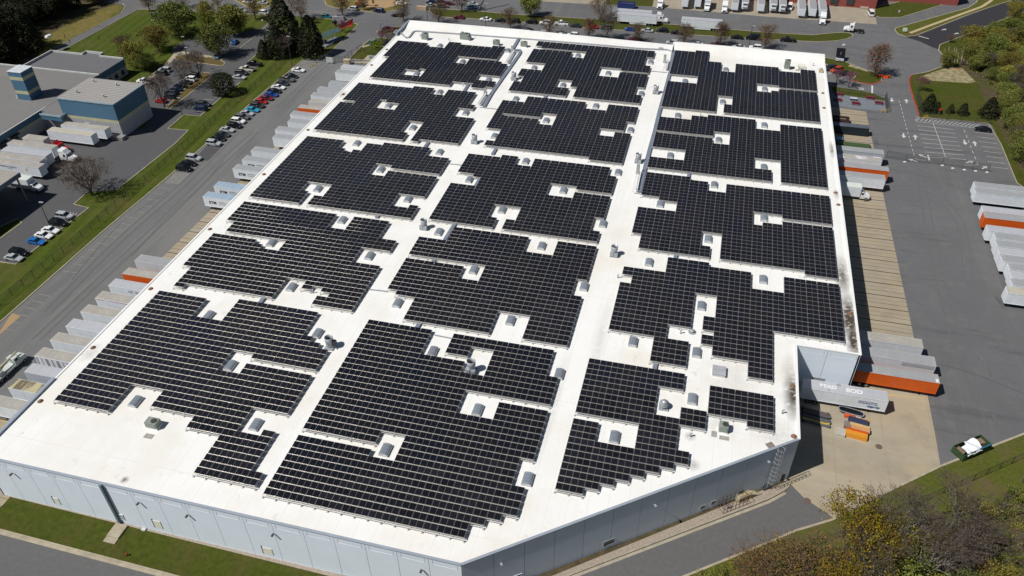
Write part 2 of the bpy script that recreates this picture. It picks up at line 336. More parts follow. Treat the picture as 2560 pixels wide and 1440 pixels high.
# kerbs along the edges of the sheets
def kerb(pts, red=False, wd=0.3, h=0.14): (KR if red else KB).ribbon(pp(pts), wd, 0.0, h)
kerb(KERB_L); kerb([(835, 49), (884, 57), (895, 62), (872, 86), (835, 122), (800, 147)])
kerb([(690, 39), (692, 60), (687, 97), (649, 130), (621, 154)]); kerb([(600, 207), (560, 238), (500, 291), (460, 287), (420, 322), (471, 326), (437, 360), (292, 475)])
kerb([(218, 481), (185, 511), (222, 520), (105, 610), (39, 661), (0, 655)]); kerb([(684, 47), (647, 84), (600, 120)])
kerb([(345, 23), (660, 37), (684, 47)]); kerb([(160, 124), (345, 24)], wd=.2); kerb([(135, 121), (302, 34), (313, 16), (306, 8)], wd=.25)
kerb([(770, 42.5), (835, 48.5)])
kerb([(-300, 1253), (0, 1329), (425, 1441), (950, 1588)], wd=.95, h=.05); kerb([(-300, 1251), (0, 1326), (440, 1441), (950, 1581)], wd=.18, h=.14)
kerb([(1180, 1545), (1300, 1490), (1430, 1436), (1920, 1248), (1958, 1228), (1972, 1216), (1974, 1208)], wd=.18, h=.14); kerb([(1185, 1552), (1310, 1496), (1438, 1440), (1922, 1255), (1964, 1232)], wd=.5, h=.03)
kerb([(1440, 1570), (1705, 1444), (1920, 1357), (1990, 1327), (2080, 1300), (2170, 1253), (2351, 1166), (2560, 1085), (2800, 985)], wd=.4)
kerb([(2502, 360), (2542, 457), (2600, 500)], wd=.2); kerb([(2290, 292), (2470, 308), (2502, 360)], wd=.2)
kerb([(2297, 289), (2287, 258), (2277, 225), (2272, 200), (2276, 192), (2282, 187)], True, .4); kerb([(2282, 187), (2320, 180), (2355, 167), (2358, 140), (2346, 125), (2350, 112), (2420, 85), (2525, 42), (2700, -20)])
kerb([(2128, 201), (2150, 207.5), (2181, 211.5), (2203, 203)], True, .45, .15)
tag(KB.build('kerb', kerbm), kind='structure'); tag(KR.build('red_kerb', kerbred), kind='structure')
b = MB()   # gravel strip round the near and the angled wall
b.sheet(pp([(-40, 1218), (5, 1228), (855, 1438), (1100, 1500), (1100, 1512), (850, 1447), (5, 1237), (-40, 1227)]), 0.032)
tag(b.build('gravel_strip', gravel), kind='structure'); b = MB()
b.sheet(pp([(1150, 1530), (1380, 1440), (1905, 1226), (1968, 1203), (1974, 1210), (1958, 1228), (1920, 1248), (1430, 1434), (1180, 1543)]), 0.034)
tag(b.build('gravel_strip', gravel), kind='structure')
# sidewalks
b = MB(); b.ribbon(pp([(330, 228), (366, 202), (420, 158), (440, 134), (455, 131), (560, 148)]), 1.7, 0, .06); tag(b.build('sidewalk', kerbm), kind='structure')
b = MB(); b.ribbon(pp([(2275, 83), (2320, 66), (2400, 37), (2455, 17), (2475, 4), (2485, -6)]), 1.3, .10, .118); tag(b.build('gravel_path', whitegrav), kind='structure')
b = MB(); b.ribbon(pp([(862, 158), (905, 156), (950, 157)]), 1.6, 0, .05); b.ribbon(pp([(905, 118), (925, 113), (960, 118)]), 1.4, .1, .118); tag(b.build('sidewalk', kerbm), kind='structure')
ground_sheet('bare_soil', [(2300, 192), (2345, 176), (2380, 164), (2405, 170), (2440, 205), (2420, 208), (2390, 206), (2330, 202)], 0.02, straw)
ground_sheet('bare_soil', [(2375, 170), (2400, 166), (2410, 175), (2385, 176)], 0.026, orangedirt)
ground_sheet('bare_soil', [(-60, 880), (0, 828), (30, 783), (52, 790), (0, 836), (-60, 895)], 0.02, orangedirt)
b = MB(); b.sheet(pp([(895, 2), (985, 0), (1000, 12), (960, 22), (900, 18)]), .125); tag(b.build('bare_soil', orangedirt), kind='structure')
ground_sheet('bare_soil', [(2125, 161), (2170, 177), (2168, 180), (2120, 166)], 0.106, straw)
# dark worn patches in the court (fresh asphalt squares)
ground_sheet('asphalt_patch', [(518, 363), (560, 362), (520, 402), (488, 400), (497, 385)], 0.026, mat('asphalt_patch', (0.075, 0.076, 0.08), .9, var=.1, scale=1))

tm = mat('tyre_mark', (0.101, 0.102, 0.104), .95, scale=1.0, col2=(.122, .122, .124)); b = MB(); b2 = MB(); seal = mat('crack_sealant', (.068, .068, .070), .7)
TZ = [.0215]
def trail(mb, pts, wd, z=.0225, gap=1.9):
    TZ[0] += .0007; z = TZ[0]
    q = pp(pts); out = []
    for i in range(len(q)-1):
        for k in range(6): t = k/6; p0 = q[max(0, i-1)]; p1, p2 = q[i], q[i+1]; p3 = q[min(len(q)-1, i+2)]; out.append(.5*((2*p1)+(p2-p0)*t+(2*p0-5*p1+4*p2-p3)*t*t+(3*p1-p0-3*p2+p3)*t*t*t))
    out.append(q[-1])
    for o_ in ((-gap/2, gap/2) if gap else (0,)): mb.ribbon(out, wd, z, z, 0, o_)
trail(b, [(2230, 470), (2330, 480), (2400, 560), (2420, 700)], .35); trail(b, [(2300, 430), (2330, 600), (2390, 850), (2480, 1060)], .4); trail(b, [(2240, 146), (2290, 149), (2330, 152)], .5); trail(b, [(2180, 340), (2230, 342), (2300, 352)], .5); 
trail(b, [(640, 330), (540, 420), (420, 540), (260, 690), (90, 850)], .45); trail(b, [(590, 330), (470, 450), (300, 600), (120, 780)], .45); trail(b, [(1700, 75), (1900, 92), (2100, 112), (2240, 150), (2260, 250)], .4); trail(b, [(880, 100), (850, 130), (780, 190), (700, 270)], .4)
for pts in ([(2190, 420), (2290, 436), (2400, 470), (2545, 520)], [(2300, 900), (2420, 930), (2560, 985)], [(560, 400), (500, 470), (440, 520), (330, 640)], [(2100, 130), (2200, 128), (2330, 140)], [(1450, 80), (1560, 92), (1690, 104)], [(420, 480), (300, 560), (180, 700)]): trail(b2, pts, .11, .0235, 0)
tag(b.build('tyre_marks', tm), kind='structure'); tag(b2.build('crack_sealant', seal), kind='structure')
# ------------------------------------------------------------------ painted markings
PW_ = MB(); PF = MB(); PY = MB()
def line(a, b_, wd=0.12, mb=None, z=0.03): (mb or PW_).ribbon([P(*a), P(*b_)], wd, z, z)
def par(a0, a1, b0, b1, n, wd=0.12, mb=None, z=0.03):
    A0, A1, B0, B1 = P(*a0), P(*a1), P(*b0), P(*b1)
    for i in range(n):
        t = i/(n-1); (mb or PW_).ribbon([A0.lerp(B0, t), A1.lerp(B1, t)], wd, z, z)
par((2293, 314), (2384, 324), (2316, 392), (2414, 399), 8, .13)
line((2333, 309), (2364, 393), .13)
par((2437, 330), (2482, 336), (2475, 417), (2520, 422), 8, .12)
par((2291, 302), (2299, 296), (2432, 318), (2448, 311), 15, .14); line((2290, 304), (2437, 320)); line((2289, 298), (2296, 294)); line((2289, 298), (2290, 304))
def dashes(a, b_, n, wd=.14, duty=.5):
    A, B = P(*a), P(*b_)
    for i in range(n):
        p, q = A.lerp(B, i/n), A.lerp(B, (i+duty)/n); PW_.ribbon([p, q], wd, .03, .03)
dashes((2248, 252), (2287, 395), 14); dashes((2410, 325), (2442, 405), 6)
line((2287, 395), (2296, 399)); line((2296, 399), (2314, 401)); line((2442, 405), (2445, 412)); line((2445, 412), (2411, 413)); line((2320, 388), (2323, 401), .5); line((2180.5, 214), (2180.5, 236), .55)
def arrow(x, y, dx, dy, L=3.2):
    p = P(x, y); q = P(x+dx, y+dy); d = (q-p); d.z = 0; d.normalize(); n = Vector((-d.y, d.x, 0)); z = Vector((0, 0, .031))
    a = p-d*L/2; m_ = p+d*L*.05; e = p+d*L/2
    PW_.add([a-n*.22+z, m_-n*.22+z, m_+n*.22+z, a+n*.22+z], [(0, 1, 2, 3)]); PW_.add([m_-n*.75+z, e+z, m_+n*.75+z], [(0, 1, 2)])
arrow(2229.5, 250, 1, 10); arrow(2266, 253, -1, -10); arrow(2259, 339, 1, 10); arrow(2288, 343, -1, -10); arrow(2412, 356, 3, 10); arrow(2437, 359, -3, -10)
arrow(2306, 390, -10, -4, 2.6); arrow(2282, 401, -10, -3, 2.6); arrow(2424, 405, 10, -2, 2.6); arrow(2461, 419, 8, -5, 2.6); arrow(2360, 74, 8, -2, 2.6); arrow(2391, 84, 8, -2, 2.6); arrow(2109, 112, 4, -4, 2.4)
for k in (0, 3): line((2147, 220+k*1.0), (2160, 221+k), .45)
line((2296, 90), (2322, 97), .5)
par((2052, 184), (2066, 175), (2100, 194), (2131, 188), 4, .14)
par((2077, 180), (2069, 184), (2112, 191), (2103, 196), 2, .14)
par((401, 469), (428, 474), (159, 678), (191, 682), 14, .12, PF); par((97, 735), (126, 741), (15, 823), (31, 826), 6, .12, PF)
par((760, 151), (728, 172), (797, 158), (777, 174), 7, .3, PF); par((756, 150), (793, 156), (739, 168), (776, 174), 4, .14, PF)
par((440, 432), (414, 458), (471, 434), (444, 460), 6, .28, PF); line((424, 451), (447, 461), .12, PF)
par((487, 277), (510, 279), (509, 248), (534, 250), 3, .12); par((160, 527), (170, 537), (192, 533), (184, 541), 5, .13); par((450, 158), (444, 170), (480, 160), (465, 172), 5, .2, PF)
par((610, 176), (636, 168), (590, 190), (612, 197), 3, .12)
line((2160, 985), (2317, 995), .14, PY); line((2170, 979), (2240, 988), .12, PY)
line((2, 1052), (22, 1056), .14, PY); line((0, 1064), (14, 1068), .14, PY); line((0, 1076), (8, 1078), .14, PY)
line((345, 18), (690, 31), .12, PF); line((700, 20), (840, 34), .12, PY); line((345, 8), (600, 17), .12, PY)
par((850, 4), (856, -2), (902, 6), (916, -3), 4, .14, None, .135)
tag(PW_.build('road_marking', paintw), kind='structure'); tag(PF.build('faded_road_marking', paintf), kind='structure'); tag(PY.build('yellow_road_marking', painty), kind='structure')

# ------------------------------------------------------------------ warehouse
ZR = 10.4
RP = lambda x, y, dz=0.0: P(x, y, ZR+dz)
UL, UR, UI, VN, VF, VS = -109.6, 35.3, 23.55, 62.3, 270.2, 123.2
CA, CB = (-24.8, VN), (23.6, 99.0)
STAINS = [(RP(2106, 690), 1.6, 7.0, .9), (RP(2125, 795), 2.4, 8.0, 1.3), (RP(2134, 850), 1.5, 6.0, 1.3), (RP(1984, 985), 1.8, 6.5, 1.1), (RP(1985, 1000), 2.2, 3.0, .4), (RP(2080, 375), .7, 4.5, .8),
          (RP(2092, 485), .8, 2.5, .5), (RP(1975, 940), 1.6, 6.0, .35), (RP(311, 1200), .7, .7, .9), (RP(857, 236), .9, 2.2, .6), (RP(1725, 1091), .9, 1.0, .6), (RP(1800, 1065), 3.0, 3.0, .22), (RP(230, 880), 1.2, 2.5, .3), (RP(1380, 1010), 1.4, 14, .22), (RP(1500, 850), 1.3, 14, .2), (RP(1830, 945), 5, 6, .16), (RP(1940, 1085), 4, 4, .22), (RP(1735, 1162), 1.0, 1.2, .45)]
def roof_dirt(t, tc, out):
    n = nd(t, 'ShaderNodeTexNoise', i_Scale=0.9, i_Detail=8.0, i_Roughness=.75); t.links.new(tc.outputs['Object'], n.inputs['Vector'])
    acc = None
    for c, ru, rv, st in STAINS:
        mp = nd(t, 'ShaderNodeMapping'); mp.inputs['Location'].default_value = (-c.x/ru, -c.y/rv, 0); mp.inputs['Scale'].default_value = (1/ru, 1/rv, 0)
        t.links.new(tc.outputs['Object'], mp.inputs['Vector'])
        ln = nd(t, 'ShaderNodeVectorMath', operation='LENGTH'); t.links.new(mp.outputs[0], ln.inputs[0])
        mr = nd(t, 'ShaderNodeMapRange'); mr.inputs['From Min'].default_value = 1.25; mr.inputs['From Max'].default_value = .1; mr.inputs['To Max'].default_value = st
        t.links.new(ln.outputs['Value'], mr.inputs['Value'])
        if acc is None: acc = mr.outputs[0]
        else:
            a = nd(t, 'ShaderNodeMath', operation='MAXIMUM'); t.links.new(acc, a.inputs[0]); t.links.new(mr.outputs[0], a.inputs[1]); acc = a.outputs[0]
    sub = nd(t, 'ShaderNodeMapRange'); sub.inputs['From Min'].default_value = .30; sub.inputs['From Max'].default_value = .50; t.links.new(n.outputs['Fac'], sub.inputs['Value'])
    m = nd(t, 'ShaderNodeMath', operation='MULTIPLY'); t.links.new(acc, m.inputs[0]); t.links.new(sub.outputs[0], m.inputs[1])
    return mixc(t, m.outputs[0], out, (0.075, 0.058, 0.040, 1))
roofm = mat('white_membrane', (0.80, 0.80, 0.785), 0.55, var=0.0, scale=.2, col2=(.77, .768, .74), detail=6, spec=.3,
            extra=chain(patches(.045, .48, .72, (.70, .66, .58), .8), patches(.30, .62, .78, (.52, .45, .35), .8), patches(1.6, .655, .72, (.36, .31, .25), .8), patches(4.0, .67, .73, (.42, .37, .30), .7), joints_v(3.05, .10, (.70, .695, .67), 0), joints_v(30.5, .12, (.69, .68, .65), 1), patches(.10, .52, .70, (.74, .735, .70), .8, (3, .2, 1)), roof_dirt))
wallm = mat('painted_wall_panel', (0.70, 0.775, 0.85), 0.75, var=.02, scale=.3, extra=patches(.25, .52, .75, (.64, .71, .78), .5, (1, 1, .25)))
wallj = mat('wall_joint', (0.34, 0.38, 0.43), .9)
walll = mat('wall_reveal', (0.80, 0.86, 0.92), .7)
copem = mat('metal_coping', (0.40, 0.45, 0.52), .45, metal=.3, var=.05)
copew = mat('white_coping', (0.80, 0.80, 0.79), .5, var=.03)
steel = mat('galvanized_steel', (0.42, 0.45, 0.48), .42, metal=.25, var=.12, scale=2.0)
steeld = mat('grey_blue_tray_cover', (0.27, 0.31, 0.38), .5, metal=.35, var=.1, scale=.5)
darkm = mat('dark_metal', (0.05, 0.055, 0.06), .5, var=.1)
glassd = mat('dark_glass', (0.012, 0.017, 0.022), .08, spec=.6)
wh = tag(bpy.data.objects.new('warehouse', None), 'huge flat warehouse with white roof, pale grey blue walls and rows of solar panels', 'warehouse'); COL.objects.link(wh)
b = MB()
ROOF = [(UL, VN), CA, CB, (UI, VS), (UR, VS), (UR, 262.5), (UL, 262.5)]
b.sheet(ROOF, ZR)
# raised membrane along the far edge, a shallow rise up to the parapet
prof_l = lambda u: 11.35 if u < -64 else 11.4+(u+64)/50.4*(-.85)
us = [UL]+[UL+(k+1)*(-13.6-UL)/24 for k in range(24)]
for k in range(24):
    u0, u1 = us[k], us[k+1]
    for j in range(6):
        s0, s1 = j/6, (j+1)/6; e = lambda s: s*s*(3-2*s)
        z = lambda u, s: ZR+(prof_l(u)-ZR)*e(s); v = lambda s: 262.5+s*(VF-262.5)
        b.quad((u0, v(s0), z(u0, s0)), (u1, v(s0), z(u1, s0)), (u1, v(s1), z(u1, s1)), (u0, v(s1), z(u0, s1)))
for j in range(6):
    s0, s1 = j/6, (j+1)/6; e = lambda s: s*s*(3-2*s); v = lambda s: 262.5+s*(VF-262.5)
    b.quad((-13.6, v(s0), ZR+1.15*e(s0)), (UR, v(s0), ZR+1.15*e(s0)), (UR, v(s1), ZR+1.15*e(s1)), (-13.6, v(s1), ZR+1.15*e(s1)))
b.build('roof', roofm, wh)
def wall(name, a, c, joints, z1, reveals=True, openings=()):
    """tilt-up wall: slabs between joints on a darker backing"""
    ax, ay = a; dx, dy = c[0]-a[0], c[1]-a[1]; L_ = math.hypot(dx, dy); tx, ty = dx/L_, dy/L_; nx, ny = ty, -tx
    rz = math.atan2(ty, tx); b = MB()
    pt = lambda s, o: (ax+tx*s+nx*o, ay+ty*s+ny*o)
    x, y = pt(L_/2, -.25); b.box(x, y, 0, L_, .3, z1-.05, rz, 1)
    for s0, s1 in zip(joints[:-1], joints[1:]):
        x, y = pt((s0+s1)/2, -.05); b.box(x, y, 0, s1-s0-.07, .1, z1-.02, rz, 0)
        if reveals:
            for zz in (z1-1.45,):
                x, y = pt((s0+s1)/2, .012); b.box(x, y, zz, (s1-s0)-1.3, .024, .07, rz, 2)
            for q, wd_ in ((s0+.62, .04), (s1-.62, .04)):
                x, y = pt(q, .010); b.box(x, y, z1-1.4, wd_, .02, 1.0, rz, 1)
    return b.build(name, [wallm, wallj, walll], wh)
nj = [-110, -105.1, -100.2, -95.5, -90.6, -85.8, -80.6, -75.6, -70.6, -65.7, -60.5, -55.5, -50.2, -45.1, -40.0, -34.9, -29.9, -24.8]
wall('near_wall', (UL, VN), CA, [0]+[j-UL for j in nj[1:]], ZR)
LD = math.hypot(CB[0]-CA[0], CB[1]-CA[1])
wall('angled_wall', CA, CB, [LD*k/12 for k in range(13)], ZR, False)
wall('recess_wall', CB, (UI, VS), [0, 6, 12, 18, VS-99], ZR, False)
wall('recess_wall', (UI, VS), (UR, VS), [0, 5.9, UR-UI], ZR, True)
wall('dock_wall', (UR, VS), (UR, VF), [k*(VF-VS)/30 for k in range(31)], ZR, False)
wall('far_wall', (UR, VF), (UL, VF), [k*(UR-UL)/28 for k in range(29)], ZR+.1, False)
wall('dock_wall', (UL, VF), (UL, VN), [k*(VF-VN)/42 for k in range(43)], ZR, False)
b = MB()
def edge(a, c, wd, z0, z1, m):
    b.ribbon([(a[0], a[1]), (c[0], c[1])], wd, z0, z1, m)
edge((UL, VN+.1), (CA[0]-.05, VN+.1), .45, ZR-.03, ZR+.13, 0); edge((CA[0], CA[1]+.15), (CB[0]-.1, CB[1]+.1), .45, ZR-.03, ZR+.13, 0)
edge((CB[0]-.15, CB[1]), (UI-.15, VS), .5, ZR-.03, ZR+.24, 1); edge((UI-.3, VS+.15), (UR, VS+.15), .4, ZR-.02, ZR+.2, 1); edge((UR-.15, VS), (UR-.15, VF), .5, ZR-.03, ZR+.22, 1)
edge((UL+.15, 81), (UL+.15, 257), .4, ZR-.03, ZR+.12, 1); edge((UL+.02, VN), (UL+.02, 81), .65, ZR-.05, ZR+.42, 0)
edge((UL+.25, 257), (UL+.25, VF), .5, ZR-.02, ZR+1.15, 0); edge((UL+.1, VF-.1), (-64, VF-.1), .5, ZR, 11.42, 1); edge((-13.6, VF-.1), (UR, VF-.1), .5, ZR, ZR+1.27, 1)
edge((-13.75, 262.5), (-13.75, VF), .3, ZR, ZR+1.2, 1)
b.build('coping', [copem, copew], wh)
b = MB(); b.box(-85.75, VN-.22, 0, .42, .36, ZR-.1); b.build('downspout', mat('teal_downspout', (.13, .20, .23), .5, var=.1), wh)
NA, NB = (UL, VN-.02), (CA[0], VN-.02)
def wallrect(name, pts, a, c, m, proud=.03, frame=None):
    """openings on a wall given by opposite corners seen on it"""
    p, q = PW(*pts[0], a, c), PW(*pts[1], a, c); L_ = math.hypot(c[0]-a[0], c[1]-a[1]); t = Vector(((c[0]-a[0])/L_, (c[1]-a[1])/L_, 0)); n = Vector((t.y, -t.x, 0))
    s = Vector((p.x-a[0], p.y-a[1], 0)).dot(t), Vector((q.x-a[0], q.y-a[1], 0)).dot(t); s0, s1 = min(s), max(s); z0, z1 = sorted((max(p.z, 0.02), max(q.z, .5)))
    c_ = Vector((a[0], a[1], 0))+t*(s0+s1)/2+n*(proud/2); rz = math.atan2(t.y, t.x)
    b = MB(); b.box(c_.x, c_.y, z0, s1-s0, proud, z1-z0, rz); o = b.build(name, m, wh)
    if frame:
        f = MB()
        for (sc, w_, zz, h_) in (((s0+s1)/2, s1-s0+.2, z1, .06), ((s0+s1)/2, s1-s0+.2, z0-.06, .06), (s0-.02, .06, z0, z1-z0), (s1+.02, .06, z0, z1-z0)):
            k = Vector((a[0], a[1], 0))+t*sc+n*.05; f.box(k.x, k.y, zz, w_, .07, h_, rz)
        f.build('frame', frame, o)
    return o, c_, z0, z1, t, n
ven = mat('cream_wall_vent', (.74, .72, .62), .7, var=.03); doorm = mat('grey_door', (.36, .40, .46), .6, var=.04); vside = mat('vent_dark_strip', (.10, .12, .15), .7)
for q in (((131, 1243), (153, 1261)), ((381, 1300), (408, 1322)), ((655, 1367), (684, 1388))):
    o, c_, z0, z1, t, n = wallrect('wall_vent', q, NA, NB, ven, .06); e_ = c_-t*((c_-Vector((PW(*q[0], NA, NB).x, c_.y, 0))).length+.1); b = MB(); b.box(e_.x, e_.y, z0, .10, .12, z1-z0+.3); b.build('vent_edge_strip', vside, o)  # narrow dark strip added along the left edge of each vent
wallrect('door', ((297, 1285), (312, 1299)), NA, NB, doorm, .08, walll)
b = MB(); d0 = PW(303, 1300, NA, NB); b.box(d0.x+.2, VN-1.7, 0, 2.2, 2.6, .35); b.box(d0.x+.2, VN-3.5, 0, 2.2, 1.0, .18); b.build('doorstep', kerbm, wh)
wallrect('window', ((1508, 1366), (1536, 1345)), CA, CB, glassd, .04, wallj); wallrect('window', ((1281, 1446), (1304, 1433)), CA, CB, glassd, .04, wallm)
wallrect('window', ((1750, 1273), (1762, 1262)), CA, CB, glassd, .04, wallj); wallrect('window', ((1777, 1262), (1789, 1250)), CA, CB, glassd, .04, wallj)
wallrect('door', ((1846, 1241), (1859, 1226)), CA, CB, darkm, .05); wallrect('door', ((1949, 1206), (1964, 1184)), CA, CB, darkm, .05)
wallrect('louvre', ((2031, 942), (2060, 953)), (UI, VS), (UR, VS), mat('grey_louvre', (.33, .35, .36), .6), .06, wallj)
for k in range(30):   # dock doors with black bumper surrounds down both long walls
    for u, sgn, v in ((UR, 1, VS+4+k*4.72), (UL, -1, 66+k*4.72+14*0)):
        if v > VF-4: continue
        b = MB(); b.box(u+sgn*.10, v, 1.15, .2, 2.7, 2.8); o = b.build('dock_door', darkm if k % 3 else doorm, wh)
        b = MB(); b.box(u+sgn*.28, v, .5, .56, 3.2, .6); b.build('bumper', darkm, o)
# wall lights
def wlight(x, y, a, c, big=True):
    p = PW(x, y, a, c); L_ = math.hypot(c[0]-a[0], c[1]-a[1]); t = Vector(((c[0]-a[0])/L_, (c[1]-a[1])/L_, 0)); n = Vector((t.y, -t.x, 0)); b = MB()
    b.tube(p, p+n*.32+Vector((0, 0, .15)), .05, .05); e = p+n*.42+Vector((0, 0, .1)); b.box(e.x, e.y, e.z, .34, .55, .16, math.atan2(t.y, t.x)); o = b.build('wall_light', darkm if big else steel, wh)
for x, y in ((33, 1183), (349, 1256), (471, 1287), (685, 1334), (1055, 1424)): wlight(x, y, NA, NB)
for x, y in ((1635, 1261), (1251, 1407), (1918, 1152)): wlight(x, y, CA, CB, False)
# caged roof ladder
lad = root('roof_ladder', tuple(PW(1913, 1226, CA, CB))[:2]+(0,), 'tall galvanized caged ladder climbing the angled wall to the roof', 'ladder', rz=math.atan2(CB[1]-CA[1], CB[0]-CA[0]))
b = MB()
for s in (-.35, .35): b.tube((s, -.45, 0), (s, -.45, ZR+1.3), .05, n=5)
for k in range(34): b.tube((-.35, -.45, .3+k*.32), (.35, -.45, .3+k*.32), .03, n=4)
b.build('rails', steel, lad); b = MB()
for k in range(9):
    z = 2.4+k*1.05; pr = [(-.6, -.45), (-.62, -1.0), (-.3, -1.35), (.3, -1.35), (.62, -1.0), (.6, -.45)]
    for p, q in zip(pr[:-1], pr[1:]): b.tube((p[0], p[1], z), (q[0], q[1], z), .04, n=4)
for x_, y_ in ((-.62, -1.0), (-.3, -1.35), (.3, -1.35), (.62, -1.0)): b.tube((x_, y_, 2.4), (x_, y_, ZR+1.0), .035, n=4)
b.build('cage', steel, lad); b = MB(); b.box(-.9, .9, ZR+.05, 1.3, 1.1, .08); b.build('landing_mat', mat('brown_roof_mat', (.26, .22, .19), .9), lad)

# ------------------------------------------------------------------ solar arrays
def glint(t, tc, out): return out
pvm = mat('solar_glass', (0.0078, 0.0092, 0.0160), 0.16, col2=(.0135, .0125, .0135), scale=.10, spec=.32, rnd=.3)
pvf = mat('solar_frame', (0.27, 0.28, 0.30), .45, metal=.4, var=.05)
rackm = mat('racking_aluminium', (0.54, 0.54, 0.53), .5, metal=.1, var=.1, scale=1); railm = mat('round_rail', (0.52, 0.48, 0.41), .34, metal=.7, var=.03)
PU, PV_, PWD, PHT, TILT = 2.222, 1.411, 2.15, 1.17, R(6)
HP = .78
def panel_geo(mb, ox, oy, oz):
    c, s = math.cos(TILT), math.sin(TILT); a, d = PWD/2, PHT/2; h = HP
    T = lambda x, y, z: (ox+x, oy+y*c-z*s, oz+h+y*s+z*c)
    fr = .026
    o = len(mb.v)
    B = [T(-a, -d, 0), T(a, -d, 0), T(a, d, 0), T(-a, d, 0), T(-a, -d, .045), T(a, -d, .045), T(a, d, .045), T(-a, d, .045)]
    mb.add(B, [(0, 3, 2, 1), (0, 1, 5, 4), (1, 2, 6, 5), (2, 3, 7, 6), (3, 0, 4, 7), (4, 5, 6, 7)], 1)
    for x0, x1 in ((-a+fr, -.018), (.018, a-fr)):
        mb.add([T(x0, -d+fr, .049), T(x1, -d+fr, .049), T(x1, d-fr, .049), T(x0, d-fr, .049)], [(0, 1, 2, 3)], 0)
pm = MB(); panel_geo(pm, 0, 0, 0); PANEL = bpy.data.meshes.new('solar_panel'); PANEL.from_pydata(pm.v, [], pm.f); PANEL.materials.append(pvm); PANEL.materials.append(pvf); PANEL.polygons.foreach_set('material_index', pm.m); PANEL.update()
def z6(pts): return [(900+x/6, 40+y/6) for x, y in pts]
def z4(ox, oy, pts): return [(ox+x/4, oy+y/4) for x, y in pts]
ARR = []
ARR.append(('far left array', z6([(600, 375), (1045, 408), (1000, 458), (1270, 470), (1340, 385), (1520, 400), (1505, 420), (2130, 465), (2050, 655), (1475, 608), (1415, 703), (1590, 716), (1640, 648), (2110, 685), (2100, 705), (2200, 715), (2105, 897), (1785, 873), (1715, 965), (2010, 990), (1975, 1080), (1650, 1055), (1690, 1000), (1410, 975), (1380, 1035), (680, 965), (735, 888), (920, 902), (990, 806), (720, 787), (600, 968), (100, 910)])))
ARR.append(('second left array', z4(640, 0, [(1040, 825), (1770, 885), (1750, 940), (1870, 953), (1905, 900), (2180, 920), (2105, 1042), (2172, 1048), (2150, 1085), (2000, 1075), (1960, 1155), (2168, 1172), (2020, 1432), (1548, 1395), (1662, 1222), (1538, 1208), (1478, 1308), (1528, 1328), (1490, 1390), (605, 1292), (860, 1010), (1215, 1040), (1190, 1075), (1390, 1097), (1440, 1027), (1250, 1003), (1240, 1027), (900, 990)])))
ARR.append(('middle left array', z4(640, 360, [(525, -78), (900, -45), (850, 55), (1050, 75), (1110, -18), (1725, 35), (1700, 115), (1912, 148), (1822, 298), (1345, 243), (1330, 222), (1190, 205), (1145, 302), (1280, 317), (1310, 267), (1800, 325), (1690, 522), (1412, 490), (1360, 600), (1600, 628), (1550, 725), (530, 597), (585, 510), (685, 518), (755, 412), (530, 390), (470, 498), (512, 508), (455, 590), (-36, 512)])))
ARR.append(('fourth left array', [(615, 506), (847, 535), (827, 565), (862, 569), (881, 538), (974, 550), (949, 596), (990, 604), (974, 630), (897, 622), (877, 655), (947, 665), (882, 774), (779, 757), (790, 738), (820, 742), (826, 731), (800, 728), (803, 722), (757, 717), (768, 703), (720, 696), (684, 746), (428, 708), (541, 583), (652, 600), (640, 621), (694, 631), (716, 597), (555, 577)]))
ARR.append(('near left array', [(409, 724), (525, 744), (487, 793), (554, 805), (591, 752), (787, 781), (754, 835), (778, 841), (774, 853), (797, 857), (793, 868), (815, 873), (788, 922), (630, 895), (633, 885), (582, 877), (554, 924), (605, 934), (613, 908), (776, 936), (722, 1028), (630, 1013), (597, 1071), (676, 1083), (676, 1095), (683, 1098), (625, 1217), (494, 1190), (563, 1082), (474, 1064), (490, 1034), (382, 1012), (410, 975), (336, 961), (280, 1027), (150, 999)]))
ARR.append(('far centre array', z4(1280, 0, [(285, 412), (1445, 508), (1425, 575), (1340, 570), (1325, 645), (1385, 650), (1365, 730), (1080, 706), (1085, 690), (880, 672), (850, 748), (1048, 772), (1065, 722), (1345, 745), (1312, 882), (1245, 876), (1228, 940), (1300, 950), (1270, 1030), (612, 965), (640, 868), (582, 858), (600, 808), (465, 798), (440, 868), (575, 880), (545, 955), (-15, 908), (15, 815), (105, 820), (130, 757), (78, 748), (95, 693), (308, 706), (345, 630), (160, 612), (225, 490), (605, 517), (585, 575), (715, 585), (742, 517), (625, 507), (600, 500), (262, 473)])))
ARR.append(('second centre array', [(1322, 242), (1467, 255), (1465, 269), (1510, 275), (1516, 261), (1592, 269), (1586, 306), (1564, 306), (1557, 326), (1500, 321), (1495, 336), (1530, 339), (1534, 329), (1575, 332), (1556, 406), (1210, 362), (1214, 353), (1238, 351), (1262, 325), (1219, 321), (1235, 287), (1342, 297), (1345, 307), (1381, 311), (1390, 285), (1355, 282), (1346, 292), (1240, 284), (1257, 252), (1316, 256)]))
ARR.append(('middle centre array', [(1174, 381), (1294, 394), (1290, 411), (1326, 416), (1335, 397), (1522, 420), (1520, 440), (1540, 444), (1527, 485), (1440, 474), (1440, 468), (1376, 457), (1369, 486), (1430, 494), (1435, 480), (1525, 491), (1506, 546), (1487, 543), (1480, 573), (1500, 576), (1492, 603), (1259, 570), (1266, 545), (1292, 547), (1304, 517), (1239, 510), (1225, 539), (1245, 543), (1235, 567), (1079, 549), (1127, 459), (1189, 465), (1202, 440), (1147, 431)]))
